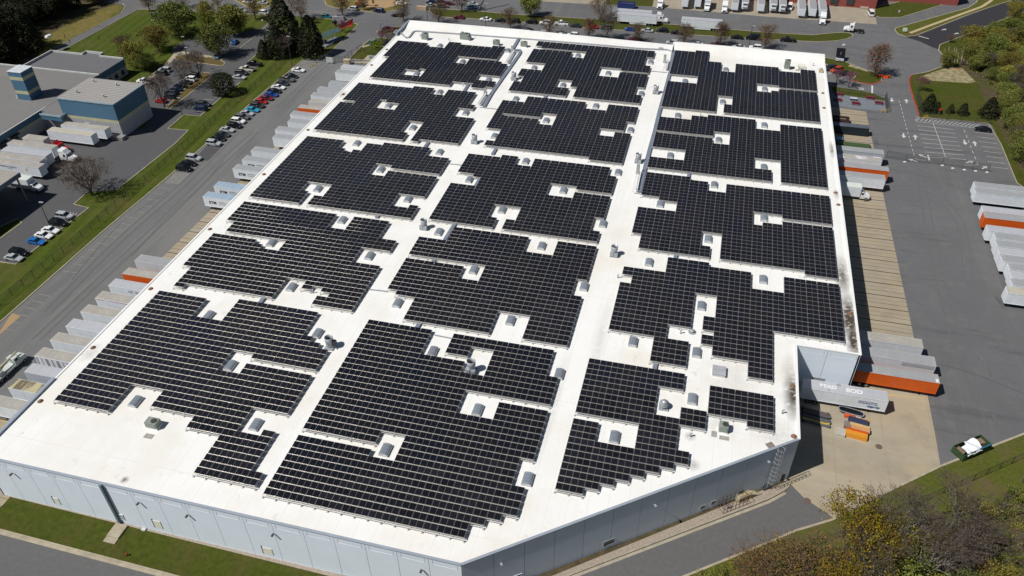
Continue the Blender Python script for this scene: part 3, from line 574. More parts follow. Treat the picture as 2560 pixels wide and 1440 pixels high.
ARR.append(('fourth centre array', [(1137, 570), (1320, 592), (1310, 627), (1380, 637), (1390, 604), (1487, 617), (1466, 702), (1440, 698), (1426, 738), (1452, 741), (1419, 862), (1306, 842), (1324, 787), (1247, 774), (1225, 827), (1014, 793), (1040, 742), (967, 725), (1017, 646), (1160, 665), (1151, 694), (1195, 699), (1211, 663), (1187, 659), (1025, 637), (1050, 594), (1119, 601)]))
ARR.append(('near centre array', [(924, 802), (1080, 826), (1052, 884), (1162, 904), (1156, 930), (1211, 940), (1234, 878), (1185, 870), (1176, 891), (1119, 881), (1135, 835), (1384, 879), (1370, 941), (1393, 946), (1375, 1015), (1168, 976), (1145, 1031), (1232, 1048), (1246, 1006), (1366, 1030), (1337, 1153), (1302, 1147), (1284, 1210), (1313, 1221), (1305, 1252), (1292, 1252), (1284, 1285), (1244, 1279), (1240, 1296), (1204, 1291), (1198, 1309), (1162, 1302), (1157, 1318), (1153, 1318), (1149, 1339), (651, 1227), (707, 1130), (727, 1129), (750, 1086), (930, 1121), (924, 1136), (987, 1148), (1013, 1086), (952, 1075), (943, 1104), (761, 1071)]))
ARR.append(('far right array', [(1600+x/5.12, 100+y/5.12) for x, y in [(460, 125), (715, 140), (720, 128), (890, 143), (870, 265), (1045, 283), (1035, 390), (1210, 405), (1222, 300), (1760, 350), (1760, 400), (2030, 418), (2035, 382), (2218, 395), (2245, 650), (1770, 605), (1760, 578), (1490, 548), (1480, 645), (1765, 665), (1765, 628), (2250, 665), (2290, 1060), (1075, 930), (1080, 820), (1175, 830), (1185, 735), (1000, 715), (975, 915), (290, 835), (365, 520), (725, 560), (745, 470), (385, 430)]]))
ARR.append(('second right array', [(1650, 291), (1728, 299), (1730, 290), (1769, 294), (1769, 289), (1888, 301), (1887, 319), (1947, 325), (1949, 309), (2051, 320), (2066, 471), (1952, 456), (1951, 403), (1887, 397), (1885, 420), (1930, 425), (1928, 454), (1622, 414), (1627, 389), (1711, 398), (1715, 375), (1634, 363), (1640, 330), (1783, 346), (1780, 357), (1820, 361), (1824, 333), (1786, 329), (1783, 341), (1643, 324)]))
ARR.append(('middle right array', [(1616, 432), (1769, 451), (1767, 474), (1812, 479), (1815, 459), (2070, 490), (2076, 560), (1953, 547), (1952, 538), (1883, 527), (1880, 558), (1952, 563), (1954, 551), (2077, 567), (2091, 692), (1800, 649), (1805, 589), (1755, 581), (1752, 612), (1778, 616), (1774, 645), (1599, 619), (1605, 585), (1582, 582), (1595, 518), (1689, 530), (1694, 502), (1605, 489)]))
ARR.append(('fourth right array', [(1669, 646), (1878, 676), (1877, 715), (1956, 727), (1956, 689), (2092, 708), (2107, 849), (1931, 821), (1933, 954), (1870, 942), (1871, 904), (1777, 887), (1780, 863), (1753, 858), (1755, 837), (1781, 842), (1782, 826), (1756, 823), (1759, 792), (1786, 795), (1790, 743), (1738, 736), (1728, 817), (1672, 809), (1668, 843), (1722, 853), (1718, 913), (1628, 897), (1636, 840), (1525, 818), (1550, 705), (1579, 708), (1581, 690), (1556, 686), (1560, 667), (1661, 680)]))
ARR.append(('near right array', [(1472, 895), (1709, 937), (1705, 977), (1644, 966), (1634, 1035), (1697, 1048), (1700, 1019), (1764, 1030), (1760, 1074), (1695, 1061), (1690, 1121), (1723, 1130), (1720, 1162), (1685, 1156), (1682, 1170), (1649, 1166), (1646, 1180), (1612, 1177), (1609, 1190), (1575, 1186), (1571, 1199), (1539, 1195), (1535, 1210), (1500, 1207), (1496, 1223), (1463, 1218), (1459, 1230), (1390, 1215), (1433, 1044), (1496, 1055), (1487, 1101), (1587, 1117), (1595, 1056), (1439, 1027)]))
ARR.append(('small array by the recess', [(1775, 962), (1936, 991), (1934, 1077), (1867, 1065), (1868, 1047), (1771, 1030)]))
def inside(pt, poly):
    x, y = pt; c = False; n = len(poly)
    for i in range(n):
        x0, y0 = poly[i]; x1, y1 = poly[i-1]
        if (y0 > y) != (y1 > y) and x < (x1-x0)*(y-y0)/(y1-y0)+x0: c = not c
    return c
ALAB = ['black solar array in the far left corner of the roof, below three roof units', 'black solar array second from the far end in the left column', 'black solar array in the middle of the left column of five', 'black solar array fourth from the far end in the left column', 'near left solar array trailing down to a small block by the bare white corner',
 'black solar array at the far end of the centre column', 'black solar array second from the far end in the centre column', 'black solar array in the middle of the centre column of five', 'black solar array fourth from the far end in the centre column', 'biggest solar array, nearest of the centre column, with long rows along the front edge',
 'black solar array at the far end of the right column, beside the far right corner', 'black solar array second from the far end in the right column', 'black solar array in the middle of the right column of five', 'black solar array fourth in the right column, reaching down past the recess wall', 'near right solar array with stair stepped edge along the angled wall', 'smallest solar array, alone between the roof hatch and the recess edge']
ADJ = {0: 'wide black', 1: 'black', 2: 'big black', 3: 'black', 4: 'long black', 9: 'very big black', 15: 'little black'}
ACENT = []
for k, (lab, px) in enumerate(ARR):
    poly = [(p.x, p.y) for p in pp(px, ZR+HP+.05)]
    us_ = sorted(p[0] for p in poly); vs_ = sorted(p[1] for p in poly)
    u0, v0 = us_[0], vs_[0]
    # grid phase from the corners of the outline
    def phase(vals, x0, pitch):
        best, bx = 1e9, x0
        for i in range(24):
            c = x0-pitch/2+i*pitch/24; e = sum(abs(((v-c)/pitch+.5) % 1-.5) for v in vals)
            if e < best: best, bx = e, c
        return bx
    u0 = phase(us_, u0, PU); v0 = phase(vs_, v0, PV_)
    nu = int((us_[-1]-u0)/PU)+2; nv = int((vs_[-1]-v0)/PV_)+2
    cells = [(i, j) for j in range(-1, nv) for i in range(-1, nu) if inside((u0+(i+.5)*PU, v0+(j+.5)*PV_), poly)]
    cs = set(cells)
    r0 = root('solar_array', (u0, v0, ZR), ALAB[k], 'solar array', 'solar arrays on the warehouse roof')
    ACENT.append((sum(p[0] for p in poly)/len(poly), sum(p[1] for p in poly)/len(poly), lab))
    off = lambda i, j: ((i+.5)*PU, (j+.5)*PV_, .0)
    cells.sort(key=lambda c: (u0+c[0]*PU)**2+(v0+c[1]*PV_)**2)
    for i, j in cells[:100]:
        o = bpy.data.objects.new('solar_panel', PANEL); COL.objects.link(o); o.parent = r0; x, y, z = off(i, j); o.location = (x, y, z+.0)
    mb = MB()
    for i, j in cells[100:]: panel_geo(mb, *off(i, j))
    if mb.v: tag(mb.build('solar_panel_field', [pvm, pvf], r0), kind='stuff')
    rk = MB(); rt = MB()
    for j in range(-1, nv):
        run = None
        for i in range(-1, nu+1):
            if (i, j) in cs:
                if run is None: run = i
            elif run is not None:
                x0, x1 = run*PU, i*PU; y = j*PV_+.03
                rk.box((x0+x1)/2, y+.02, HP-.16, x1-x0+.1, .09, .05); rt.tube((x0, y+.04, HP-.04), (x1, y+.04, HP-.06), .028, n=8, caps=False)
                if any((q, j-1) not in cs for q in range(run, i)): rk.box((x0+x1)/2, y-.22, HP-.30, x1-x0, .09, .07)
                for q in range(run, i+1):
                    rk.box(q*PU, y+.6, HP-.16, .05, PV_+.1, .07)
                    if (q, j-1) not in cs: rk.box(q*PU, y-.22, .0, .10, .10, HP-.25); rk.box(q*PU, y-.22, 0, .34, .34, .07)
                    if q in (run, i): rk.box(q*PU+(.1 if q == run else -.1), y+1.2, 0, .08, .08, HP)
                run = None
    rk.build('mounting_rack', rackm, r0); rt.build('rail', railm, r0, True)

# ------------------------------------------------------------------ skylights
skym = mat('skylight_dome', (0.21, 0.24, 0.28), .30, var=.10, scale=1.5, spec=.5, extra=joints_v(.66, .05, (.32, .35, .39), 1, .3), rnd=.08)
curbm = mat('skylight_curb', (.56, .57, .57), .6, var=.06)
b1 = MB(); b1.box(0, 0, 0, 1.62, 2.45, .34); b1.box(0, 0, .34, 1.70, 2.52, .05)
b2 = MB(); n = 10
arc = [(-.80*math.cos(math.pi*i/n), .39+.34*math.sin(math.pi*i/n)) for i in range(n+1)]
vs = [(x, -1.2, z) for x, z in arc]+[(x, 1.2, z) for x, z in arc]
b2.add(vs, [(i, n+1+i, n+2+i, i+1)[::-1] for i in range(n)], 0); b2.add(vs, [tuple(range(n+1)), tuple(range(n+1, 2*n+2))[::-1]], 1)
proto('skylight', [('dome', b2, [skym, mat('skylight_end', (.52, .55, .58), .4)], False), ('curb', b1, curbm)])
SKY = [(1099, 114), (1156, 154), (1041, 184), (1221, 199), (1269, 126), (1099, 230), (971, 264), (1164, 282), (1032, 319), (892, 358), (1236, 340), (1444, 139), (1626, 155), (1335, 169), (1520, 183), (1407, 213), (1603, 234), (1289, 247), (1489, 265), (1365, 301), (1576, 325), (1814, 174), (1712, 203), (1806, 255), (1694, 289), (1910, 313), (1796, 350), (1911, 223),
       (1099, 380), (952, 424), (1173, 449), (795, 472), (1020, 498), (1255, 525), (856, 550), (1097, 580), (679, 607), (924, 640), (1184, 675), (729, 718), (1314, 403), (1545, 431), (1675, 389), (1408, 476), (1785, 462), (1650, 510), (1507, 560), (1909, 418), (1909, 545), (1770, 598), (1354, 615), (1622, 656), (1907, 699), (1460, 717), (994, 758), (794, 834), (1082, 879), (1194, 1025), (1276, 802),
       (522, 789), (577, 914), (340, 1004), (640, 1062), (1753, 765), (1582, 855), (1741, 882), (1398, 935), (1730, 998), (964, 1125), (1536, 1093), (1319, 1198)]
byarr = {}
for x, y in SKY:
    p = RP(x, y+3); k = min(range(16), key=lambda k: ((ACENT[k][0]-p.x)/1.0)**2+((ACENT[k][1]-p.y)/.8)**2); byarr.setdefault(k, []).append(p)
ORD = ['farthest', 'second farthest', 'third farthest', 'fourth farthest', 'fifth farthest', 'sixth farthest', 'seventh farthest', 'eighth farthest', 'ninth farthest']
for k, ps in byarr.items():
    ps.sort(key=lambda p: -p.y)
    for i, p in enumerate(ps):
        put('skylight', 'skylight', (p.x, p.y, ZR), 'grey barrel skylight, %s of the skylights around the %s' % ('nearest' if i == len(ps)-1 and i > 0 else ORD[i], ACENT[k][2]), 'skylight', 'barrel skylights between the solar panels')

# ------------------------------------------------------------------ exhaust fans, vents, roof units
hold = mat('duct_inside', (.03, .032, .034), .8)
def tubeshell(b, r, z0, z1, n=18, mi=0, mo=0):
    b.lathe([(r, z0), (r*1.04, z1-.06), (r*1.08, z1), (r*.98, z1), (r*.97, z0+.3)], n, mo)
def fan(x, y, h, r, motor, lab, style=0):
    p = RP(x, y); t = root('exhaust_fan', tuple(p), lab, 'exhaust fan', 'roof exhaust fans')
    b = MB(); b.box(0, 0, 0, r*2.5, r*2.5, .32, 0, 0, (r*2.2, r*2.2)); b.build('base', copew if style else steel, t)
    b = MB(); b.lathe([(r*.92, .3), (r*.92, h*.55), (r, h*.6), (r, h), (r*.93, h), (r*.93, h*.6)], 20); b.build('stack', steel, t, True)
    b = MB(); b.lathe([(.01, h*.62), (r*.92, h*.60)], 20); b.tube((0, 0, h*.6), (0, 0, h*.95), .18, .12, 8); b.box(0, 0, h*.8, r*1.7, .10, .25); b.build('damper', hold, t)
    b = MB()
    if motor: b.box(r*1.25, .1, h*.35, .65, .75, .9, 0, 0); b.box(r*1.25, .1, h*.3, .3, 1.5, .1)
    else: b.box(-r*.6, -r*.9, .25, .8, .7, .9); b.box(r*.6, -r*.8, .25, .8, .8, .8)
    b.build('motor_box', steel if not motor else darkm, t)
for x, y, h, r, mo, lab in ((826, 868, 2.6, .80, 1, 'tall round exhaust fan beside the nearest array of the left column'), (1179, 928, 2.7, .82, 0, 'tall round exhaust fan in a hole of the biggest solar array'), (1061, 571, 2.5, .75, 0, 'round exhaust fan on the aisle between left and middle columns, mid roof'),
                            (1595, 405, 2.5, .75, 0, 'round exhaust fan beside the long grey cable tray'), (1535, 638, 2.5, .75, 0, 'round exhaust fan in the aisle between middle and right columns, mid roof'), (1639, 233, 2.5, .75, 0, 'round exhaust fan far up the right aisle near the tray'),
                            (1285, 199, 2.5, .75, 0, 'round exhaust fan by the far left cable tray'), (1187, 357, 2.5, .75, 0, 'round exhaust fan between the second arrays of left and middle columns')):
    fan(x, y, h, r, mo, lab)
p = RP(1659, 1019); t = root('turbine_vent', tuple(p), 'ribbed silver turbine vent beside the nearest right hand array', 'roof vent')
b = MB(); b.box(0, 0, 0, 1.7, 1.7, .25); b.lathe([(.45, .25), (.45, .6)], 14); b.build('base', steel, t)
b = MB(); b.lathe([(.5, .6), (.85, .72), (.88, .95), (.62, 1.02), (.80, 1.1), (.80, 1.3), (.55, 1.36), (.62, 1.45), (.45, 1.7), (.05, 1.82)], 18); b.build('turbine', steel, t, True)
p = RP(1730, 831); t = root('dome_vent', tuple(p), 'small round mushroom vent in the gap of the fourth right hand array', 'roof vent')
b = MB(); b.lathe([(.75, 0), (.72, .2), (.3, .22), (.3, .4)], 16); b.build('base', steel, t); b = MB(); b.lathe([(.5, .4), (.52, .5), (.3, .68), (.02, .74)], 16); b.build('cap', steel, t, True)
VP = [(1701, 834, 'bent vent pipe beside the small mushroom vent'), (782, 733, 'short vent pipe at the left notch of the fourth left array'), (1544, 695, 'vent pipe at the left tip of the fourth right array'), (1955, 1034, 'vent pipe between the small array and the recess edge'), (1157, 216, 'hooked vent pipe beside the far short cable tray'), (1122, 101, 'vent pipe between the two far left roof units'), (1725, 1092, 'short stub vent in a dark stain near the angled edge'), (1751, 291, 'vent pipe just above the second right hand array'), (2032, 165, 'tripod vent near the far right corner of the roof'), (1050, 91, 'low grey stub beside the far left roof unit')]
for x, y, lab in VP:
    p = RP(x, y); t = root('vent_pipe', tuple(p), lab+' on the white roof', 'vent pipe', 'vent pipes on the roof')
    b = MB(); b.lathe([(.28, 0), (.16, .12)], 10); b.build('flashing', curbm, t); b = MB(); b.tube((0, 0, 0), (0, 0, .85), .13, n=10); b.tube((0, 0, .85), (.28, .05, .95), .15, .15, 10); b.build('pipe', steel, t)
p = RP(1797, 932); t = root('roof_hatch', tuple(p), 'grey square box hatch with centre seam near the small solar array', 'roof hatch')
b = MB(); b.box(0, 0, 0, 2.3, 2.3, .55); b.build('curb', curbm, t); b = MB(); b.box(0, -.63, .56, 2.5, 1.24, .16, 0, 0, (2.4, 1.2)); b.box(0, .63, .56, 2.5, 1.24, .16, 0, 0, (2.4, 1.2)); b.build('lid', mat('hatch_lid', (.42, .43, .46), .6), t)
acm = mat('green_grey_unit', (0.25, 0.285, 0.25), .6, var=.08, scale=1.2); acf = mat('unit_grille', (.05, .055, .05), .7)
def acunit(x, y, sx, sy, h, lab, hood=False, pads=()):
    p = RP(x, y); t = root('roof_air_conditioner', tuple(p), lab, 'air conditioner', 'air conditioning units on the roof')
    b = MB(); b.box(0, 0, 0, sx*1.05, sy*1.05, .3); b.build('curb', copew, t)
    b = MB(); b.box(0, 0, .3, sx, sy, h); b.box(sx*.2, -sy/2-.04, .5, sx*.4, .06, h*.6)
    if hood: b.box(-sx*.35, 0, h+.3, sx*.25, sy*.8, .3); b.box(sx/2+.3, 0, .5, .6, sy*.8, h*.8, 0, 0, (.1, sy*.8), -.25)
    b.build('cabinet', acm, t)
    b = MB(); b.lathe([(.02, h+.34), (min(sx, sy)*.30, h+.34), (min(sx, sy)*.34, h+.40), (min(sx, sy)*.36, h+.3)], 16, c=(sx*.18, 0, 0)); b.build('fan_grille', acf, t)
    for dx, dy, w_, d_ in pads: b = MB(); b.box(dx, dy, 0.004, w_, d_, .05); b.build('walk_pad', mat('grey_walk_pad', (.37, .355, .32), .9), t)
acunit(386, 1066, 2.2, 1.5, 1.2, 'lone green grey roof unit on the bare white near left roof', pads=((.4, -2.2, 1.6, 1.0),)); acunit(1807, 1076, 1.5, 1.5, 1.3, 'green grey roof unit in front of the small solar array', pads=((-1.4, -1.2, .9, 1.3), (.3, -1.7, 1.6, .9)))
acunit(1063, 99, 2.1, 1.7, 1.9, 'leftmost green grey roof unit at the far roof edge'); acunit(1163, 99, 3.2, 2.0, 1.9, 'widest hooded green grey roof unit at the far roof edge', True); acunit(1241, 113, 2.1, 1.5, 1.5, 'third roof unit along the far edge, left of the tray'); acunit(1310, 117, 2.1, 1.4, 1.5, 'roof unit at the far edge just right of the tray')
acunit(1966, 172, 1.7, 1.8, 2.6, 'tall stepped grey roof unit near the far right corner', pads=((-2.2, -1.5, 1.2, 1.2), (2.0, 1.6, 1.2, 1.2), (3.4, -.4, 1.2, 1.2), (7.5, -1.5, 1.0, 1.0)))
p = RP(2003, 172); t = root('guard_rail_frame', tuple(p), 'yellow square guard frame round a roof hatch by the tall unit', 'guard rail'); b = MB()
for sx_ in (-1, 1):
    for sy_ in (-1, 1): b.tube((sx_, sy_, 0), (sx_, sy_, 1.1), .06, n=5)
    for z in (.55, 1.1): b.tube((sx_, -1, z), (sx_, 1, z), .05, n=5); b.tube((-1, sx_, z), (1, sx_, z), .05, n=5)
b.build('rail', mat('yellow_rail', (.62, .52, .22), .6), t); b = MB(); b.box(0, 0, 0, 1.2, 1.2, .4); b.build('hatch', curbm, t)
p = RP(2052, 179); b = MB(); b.box(p.x, p.y, ZR, 1.3, 2.2, .5); b.box(p.x+.1, p.y+.4, ZR+.5, .8, .8, .4); solo(b, 'crate_pile', mat('tan_crate', (.48, .40, .28), .9, scale=2), 'tan boxes at the far right roof edge', 'boxes')
draind = mat('rusty_drain', (.28, .16, .10), .7, var=.3, scale=4)
DR = [(233, 869), (101, 1003), (377, 722), (660, 436), (525, 573), (929, 163), (967, 124), (858, 236), (770, 325), (2060, 270), (2057, 233), (2089, 482), (2096, 512), (2127, 783), (1982, 966), (1985, 1091)]
dl = sorted(DR, key=lambda q: -RP(*q).y)
for side, nm in ((0, 'left'), (1, 'right')):
    L_ = [q for q in dl if (RP(*q).x > -20) == bool(side)]
    for i, q in enumerate(L_):
        p = RP(*q); b = MB(); b.lathe([(.55, 0), (.52, .05), (.36, .06), (.34, .2), (.2, .3), (.02, .32)], 12, c=(p.x, p.y, ZR))
        solo(b, 'roof_drain', draind, 'rusty round roof drain, %s along the %s roof edge' % ('nearest' if i == len(L_)-1 else ORD[i], nm), 'roof drain', 'roof drains along the edges')
# cable trays and conduit
def tray(pts, wd, h, lab, m=steeld, name='cable_tray', legs=True, z=.16):
    q = [RP(x, y, .3) for x, y in pts]; t = root(name, (0, 0, 0), lab, 'cable tray' if name == 'cable_tray' else 'conduit', 'cable trays on the roof' if name == 'cable_tray' else 'conduits on the roof')
    b = MB(); b.ribbon(q, wd, ZR+z, ZR+z+h); b.build('cover', m, t)
    if legs:
        b = MB()
        for a, c in zip(q[:-1], q[1:]):
            k = max(1, int((c-a).length/3))
            for i in range(k): p = a.lerp(c, (i+.5)/k); b.box(p.x, p.y, ZR, wd*1.25, .25, z)
        b.build('support', curbm, t)
    return t
ed = [(985, 82), (991, 74), (1001, 81), (1010, 90), (1016, 94), (1022, 93), (1027, 87), (1033, 79), (1040, 77), (1170, 86), (1295, 95.5), (1340, 99), (1450, 108), (1555, 117), (1600, 121), (1668, 124), (1678, 127), (1681, 134)]
tray(ed, .55, .25, 'long thin grey cable run curving along the far roof edge', steel)
tray([(1297, 96), (1283, 120), (1280, 125), (1300, 125), (1301, 130), (1297, 137), (1231, 230), (1222, 245), (1210, 266)], .95, .3, 'long grey cable tray between the far left and far middle arrays')
tray([(1683, 126), (1675, 180), (1648, 280), (1636, 330), (1627, 362), (1615, 408), (1598, 480)], 1.0, .35, 'long grey cable tray along the left side of the far right arrays')
for i, (a, c) in enumerate((((1172, 209), (1160, 228)), ((1071, 355), (1062, 368)), ((1240, 371), (1231, 386)), ((1204, 440), (1189, 464)), ((950, 532), (941, 544)), ((1139, 556), (1112, 599)), ((660, 744), (647, 760)), ((1052, 802), (1042, 819)), ((1723, 429), (1721, 445)), ((1690, 634), (1688, 648)), ((1640, 903), (1636, 924)), ((1366, 237), (1362, 244)), ((1087, 646), (1083, 653)), ((1265, 322), (1258, 340)))):
    k = min(range(16), key=lambda k: (ACENT[k][0]-RP(*c).x)**2+(ACENT[k][1]-RP(*c).y)**2)
    tray([a, c], .8, .3, 'short grey cable tray bridging to the %s%s' % (ACENT[k][2], {3: ', beside its skylight', 5: ', long and sloping', 13: ', left side'}.get(i, '')))
for a, c, lab in (((1115, 407), (1158, 412), 'thin conduit between the middle arrays of left and middle columns'), ((1622, 176), (1668, 180), 'thin conduit from the far middle array to the inverters'), ((1200, 267), (1247, 272), 'thin conduit from the far left inverters to the middle column'), ((912, 721), (968, 727), 'thin conduit between the fourth left and middle arrays'), ((1086, 836), (1132, 845), 'thin conduit crossing to the near arm of the biggest array'), ((1586, 481), (1604, 484), 'thin conduit under the right hand inverters')):
    tray([a, c], .22, .12, lab, steel, 'conduit', True, .1)
invm = mat('inverter_white', (.78, .78, .76), .45, var=.03); cabm = mat('cabinet_grey', (.36, .37, .36), .5)
for (a, c), lab in ((((1284, 133), (1267, 161)), 'row of white inverters on the far left cable tray'), (((1216, 238), (1197, 266)), 'row of white inverters at the end of the far left tray'), (((1669, 157), (1664, 178)), 'row of white inverters beside the far middle array'), (((1599, 438), (1590, 481)), 'row of white inverters at the end of the right tray')):
    A_, C_ = RP(*a), RP(*c); t = root('inverter_rack', tuple(A_), lab, 'inverter rack', 'inverter racks'); d = C_-A_; n = 8; rz = math.atan2(d.y, d.x)
    b = MB(); b.tube((0, 0, .3), tuple(d+Vector((0, 0, .3))), .05); b.tube((0, 0, 1.2), tuple(d+Vector((0, 0, 1.2))), .05)
    for i in range(n+1): q = d*(i/n); b.tube((q.x, q.y, 0), (q.x, q.y, 1.3), .04, n=4); b.tube((q.x, q.y, 1.2), (q.x-1.0, q.y, 0.05), .04, n=4)
    b.build('frame', steel, t)
    for i in range(n): q = d*((i+.5)/n); b = MB(); b.box(q.x+.2, q.y, .45, d.length/n*.8, .32, .75, rz); b.build('inverter', invm, t)
for x, y, h, lab in ((1213, 240, 2.3, 'tall grey electrical cabinet above the far left inverters'), (1661, 157, 2.5, 'tall grey electrical cabinet above the far middle inverters'), (1594, 434, 2.4, 'tall grey electrical cabinet above the right tray inverters'), (1281, 132, 2.2, 'grey antenna cabinet at the loop of the far left tray')):
    p = RP(x, y); t = root('electrical_cabinet', tuple(p), lab, 'electrical cabinet', 'electrical cabinets on the roof'); b = MB(); b.box(0, 0, .2, .8, .5, h); b.build('body', cabm, t); b = MB(); b.box(0, 0, 0, 1.1, .9, .2); b.build('plinth', curbm, t); b = MB(); b.box(0, -.27, .4, .7, .04, h-.5); b.build('door', mat('cabinet_door', (.44, .45, .44), .5), t)
for x, y in ((1374, 91), (1652, 124)):
    p = RP(x, y); b = MB(); b.box(p.x, p.y, ZR, 1.5, 1.2, .55); solo(b, 'junction_box', cabm, 'grey junction box on the far cable run, %s end' % ('left' if x < 1500 else 'right'), 'junction box', 'junction boxes')

# ------------------------------------------------------------------ vehicles
def paint(name, col, rough=.28, metal=0.0, spec=.5):
    k = 'paint_'+name
    if k in MATS: return MATS[k]
    return mat(k, col, rough, metal, var=.02, scale=2, spec=spec)
PC = {'white': (.74, .75, .76), 'black': (.006, .006, .008), 'silver': (.38, .40, .42), 'grey': (.10, .105, .11), 'dark grey': (.03, .032, .036), 'red': (.42, .012, .016), 'dark red': (.13, .010, .018), 'maroon': (.07, .010, .018),
      'blue': (.012, .05, .28), 'dark blue': (.008, .016, .06), 'bright blue': (.015, .13, .42), 'cyan': (.02, .30, .48), 'teal': (.0, .14, .16), 'orange red': (.40, .05, .02), 'blue grey': (.12, .20, .30), 'cream': (.55, .52, .45)}
tyre = mat('tyre_rubber', (.012, .012, .013), .85, var=.1); rimm = mat('wheel_rim', (.32, .33, .34), .35, metal=.7)
lampm = mat('head_lamp', (.6, .62, .65), .15); taill = mat('tail_lamp', (.25, .01, .01), .3)
def wheel_mb(x, y, r, wd, dual=False):
    b = MB(); n = 14
    for m, rr, w2 in ((0, r, wd), (1, r*.58, wd+.03)):
        b.tube((x, y-w2/2, r), (x, y+w2/2, r), rr, n=n, m=m)
    return b
def loft(b, st, m=0):
    """st: stations (x, z_bottom, z_top, half width, top half width)"""
    rings = []
    for x, zb, zt, w_, wt in st:
        zm = zb+(zt-zb)*.55
        rings.append([(x, -w_*.94, zb), (x, -w_, zm), (x, -wt, zt), (x, wt, zt), (x, w_, zm), (x, w_*.94, zb)])
    for a, c in zip(rings[:-1], rings[1:]):
        b.add(a+c, [(i, (i+1) % 6, 6+(i+1) % 6, 6+i) for i in range(6)], m)
    b.add(rings[0], [tuple(range(6))], m); b.add(rings[-1], [tuple(range(6))[::-1]], m)
def car_proto(name, L, W, belt, H, hood, wind, rear, back, nose=.72, bed=False):
    """hood: x where the windscreen starts; wind: x of the roof front; rear: x of the roof rear; back: x where the rear glass meets the belt (front is +x)"""
    w_ = W/2; b = MB(); f = L/2
    loft(b, [(-f, .42, belt-.12, w_*.86, w_*.80), (-f+.25, .26, belt-.02, w_*.97, w_*.90), (back, .24, belt, w_, w_*.93), (hood, .24, belt, w_, w_*.93), (f-.9, .25, belt-.10, w_*.98, w_*.88), (f-.2, .28, nose, w_*.92, w_*.80), (f, .40, nose-.12, w_*.78, w_*.68)])
    rw = w_*.74
    b.add([(wind, -rw, H-.05), (rear, -rw, H-.05), (rear, rw, H-.05), (wind, rw, H-.05), (wind-.12, -rw*.94, H), (rear+.12, -rw*.94, H), (rear+.12, rw*.94, H), (wind-.12, rw*.94, H)], [(0, 1, 5, 4)[::-1], (1, 2, 6, 5)[::-1], (2, 3, 7, 6)[::-1], (3, 0, 4, 7)[::-1], (4, 5, 6, 7)[::-1]])
    g = MB(); q = w_*.90
    B = [(hood, -q, belt-.01), (back, -q, belt-.01), (back, q, belt-.01), (hood, q, belt-.01)]; T = [(wind, -rw, H-.05), (rear, -rw, H-.05), (rear, rw, H-.05), (wind, rw, H-.05)]
    g.add(B+T, [(0, 4, 5, 1), (1, 5, 6, 2), (2, 6, 7, 3), (3, 7, 4, 0), (4, 7, 6, 5)])
    for s in (-1, 1):     # body coloured pillars over the glass
        for t0, t1 in ((0, 1), (.5, .5)):
            for i0, tq in ((0, 0.0), (1, 1.0)):
                k = 0 if s < 0 else 3; k2 = 1 if s < 0 else 2
                a = Vector(B[k if tq == 0 else k2]); c = Vector(T[k if tq == 0 else k2]); b.tube(a+Vector((0, s*.015, 0)), c+Vector((0, s*.015, 0)), .045, n=4)
        a = Vector(B[0 if s < 0 else 3]).lerp(Vector(B[1 if s < 0 else 2]), .52); c = Vector(T[0 if s < 0 else 3]).lerp(Vector(T[1 if s < 0 else 2]), .5); b.tube(a+Vector((0, s*.015, 0)), c+Vector((0, s*.015, 0)), .05, n=4)
        b.box(hood-.25, s*(w_+.08), belt-.02, .18, .18, .14)
    parts = [('body', b, paint('white', PC['white'])), ('window_glass', g, glassd)]
    if bed:
        d = MB(); d.box((-f+.12+back-.15)/2, 0, belt+.012, (back-.15)-(-f+.12), W*.74, .01); parts.append(('truck_bed', d, mat('bed_liner', (.02, .02, .022), .8)))
    r = .34 if H < 1.6 else .38
    for x in (f*.62, -f*.60):
        for s in (-1, 1): parts.append(('wheel', wheel_mb(x, s*(w_-.10), r, .23), [tyre, rimm]))
    hl = MB(); tl = MB()
    for s in (-1, 1): hl.box(f-.14, s*w_*.58, nose-.16, .16, .38, .12); tl.box(-f+.06, s*w_*.62, belt-.30, .12, .34, .16)
    parts += [('headlights', hl, lampm), ('tail_lights', tl, taill)]
    proto(name, parts)
car_proto('sedan', 4.75, 1.84, .92, 1.45, 1.05, .25, -.85, -1.65)
car_proto('suv', 4.7, 1.92, 1.05, 1.74, 1.15, .45, -1.85, -2.20, .92)
car_proto('hatch', 4.1, 1.78, .95, 1.52, 1.05, .35, -1.35, -1.85, .78)
car_proto('pickup', 5.7, 1.98, 1.12, 1.85, 1.35, .75, -.25, -.55, 1.0, True)
car_proto('van', 5.4, 2.0, 1.15, 2.15, 1.9, 1.25, -2.4, -2.62, 1.05)
TYPE = {'sedan': 'sedan', 'suv': 'SUV', 'hatch': 'hatchback', 'pickup': 'pickup truck', 'van': 'van'}
def car(x, y, typ, col, head, label, group, z=.016):
    p = P(x, y, .75)
    # body centre seen about 0.75 m up
    r = put(typ, {'sedan': 'sedan_car', 'suv': 'suv_car', 'hatch': 'hatchback_car', 'pickup': 'pickup_truck', 'van': 'van'}[typ], (p.x, p.y, z), label, 'car' if typ not in ('pickup', 'van') else ('pickup truck' if typ == 'pickup' else 'van'), group, R(head), paint={'body': paint(col, PC[col])})
    return r
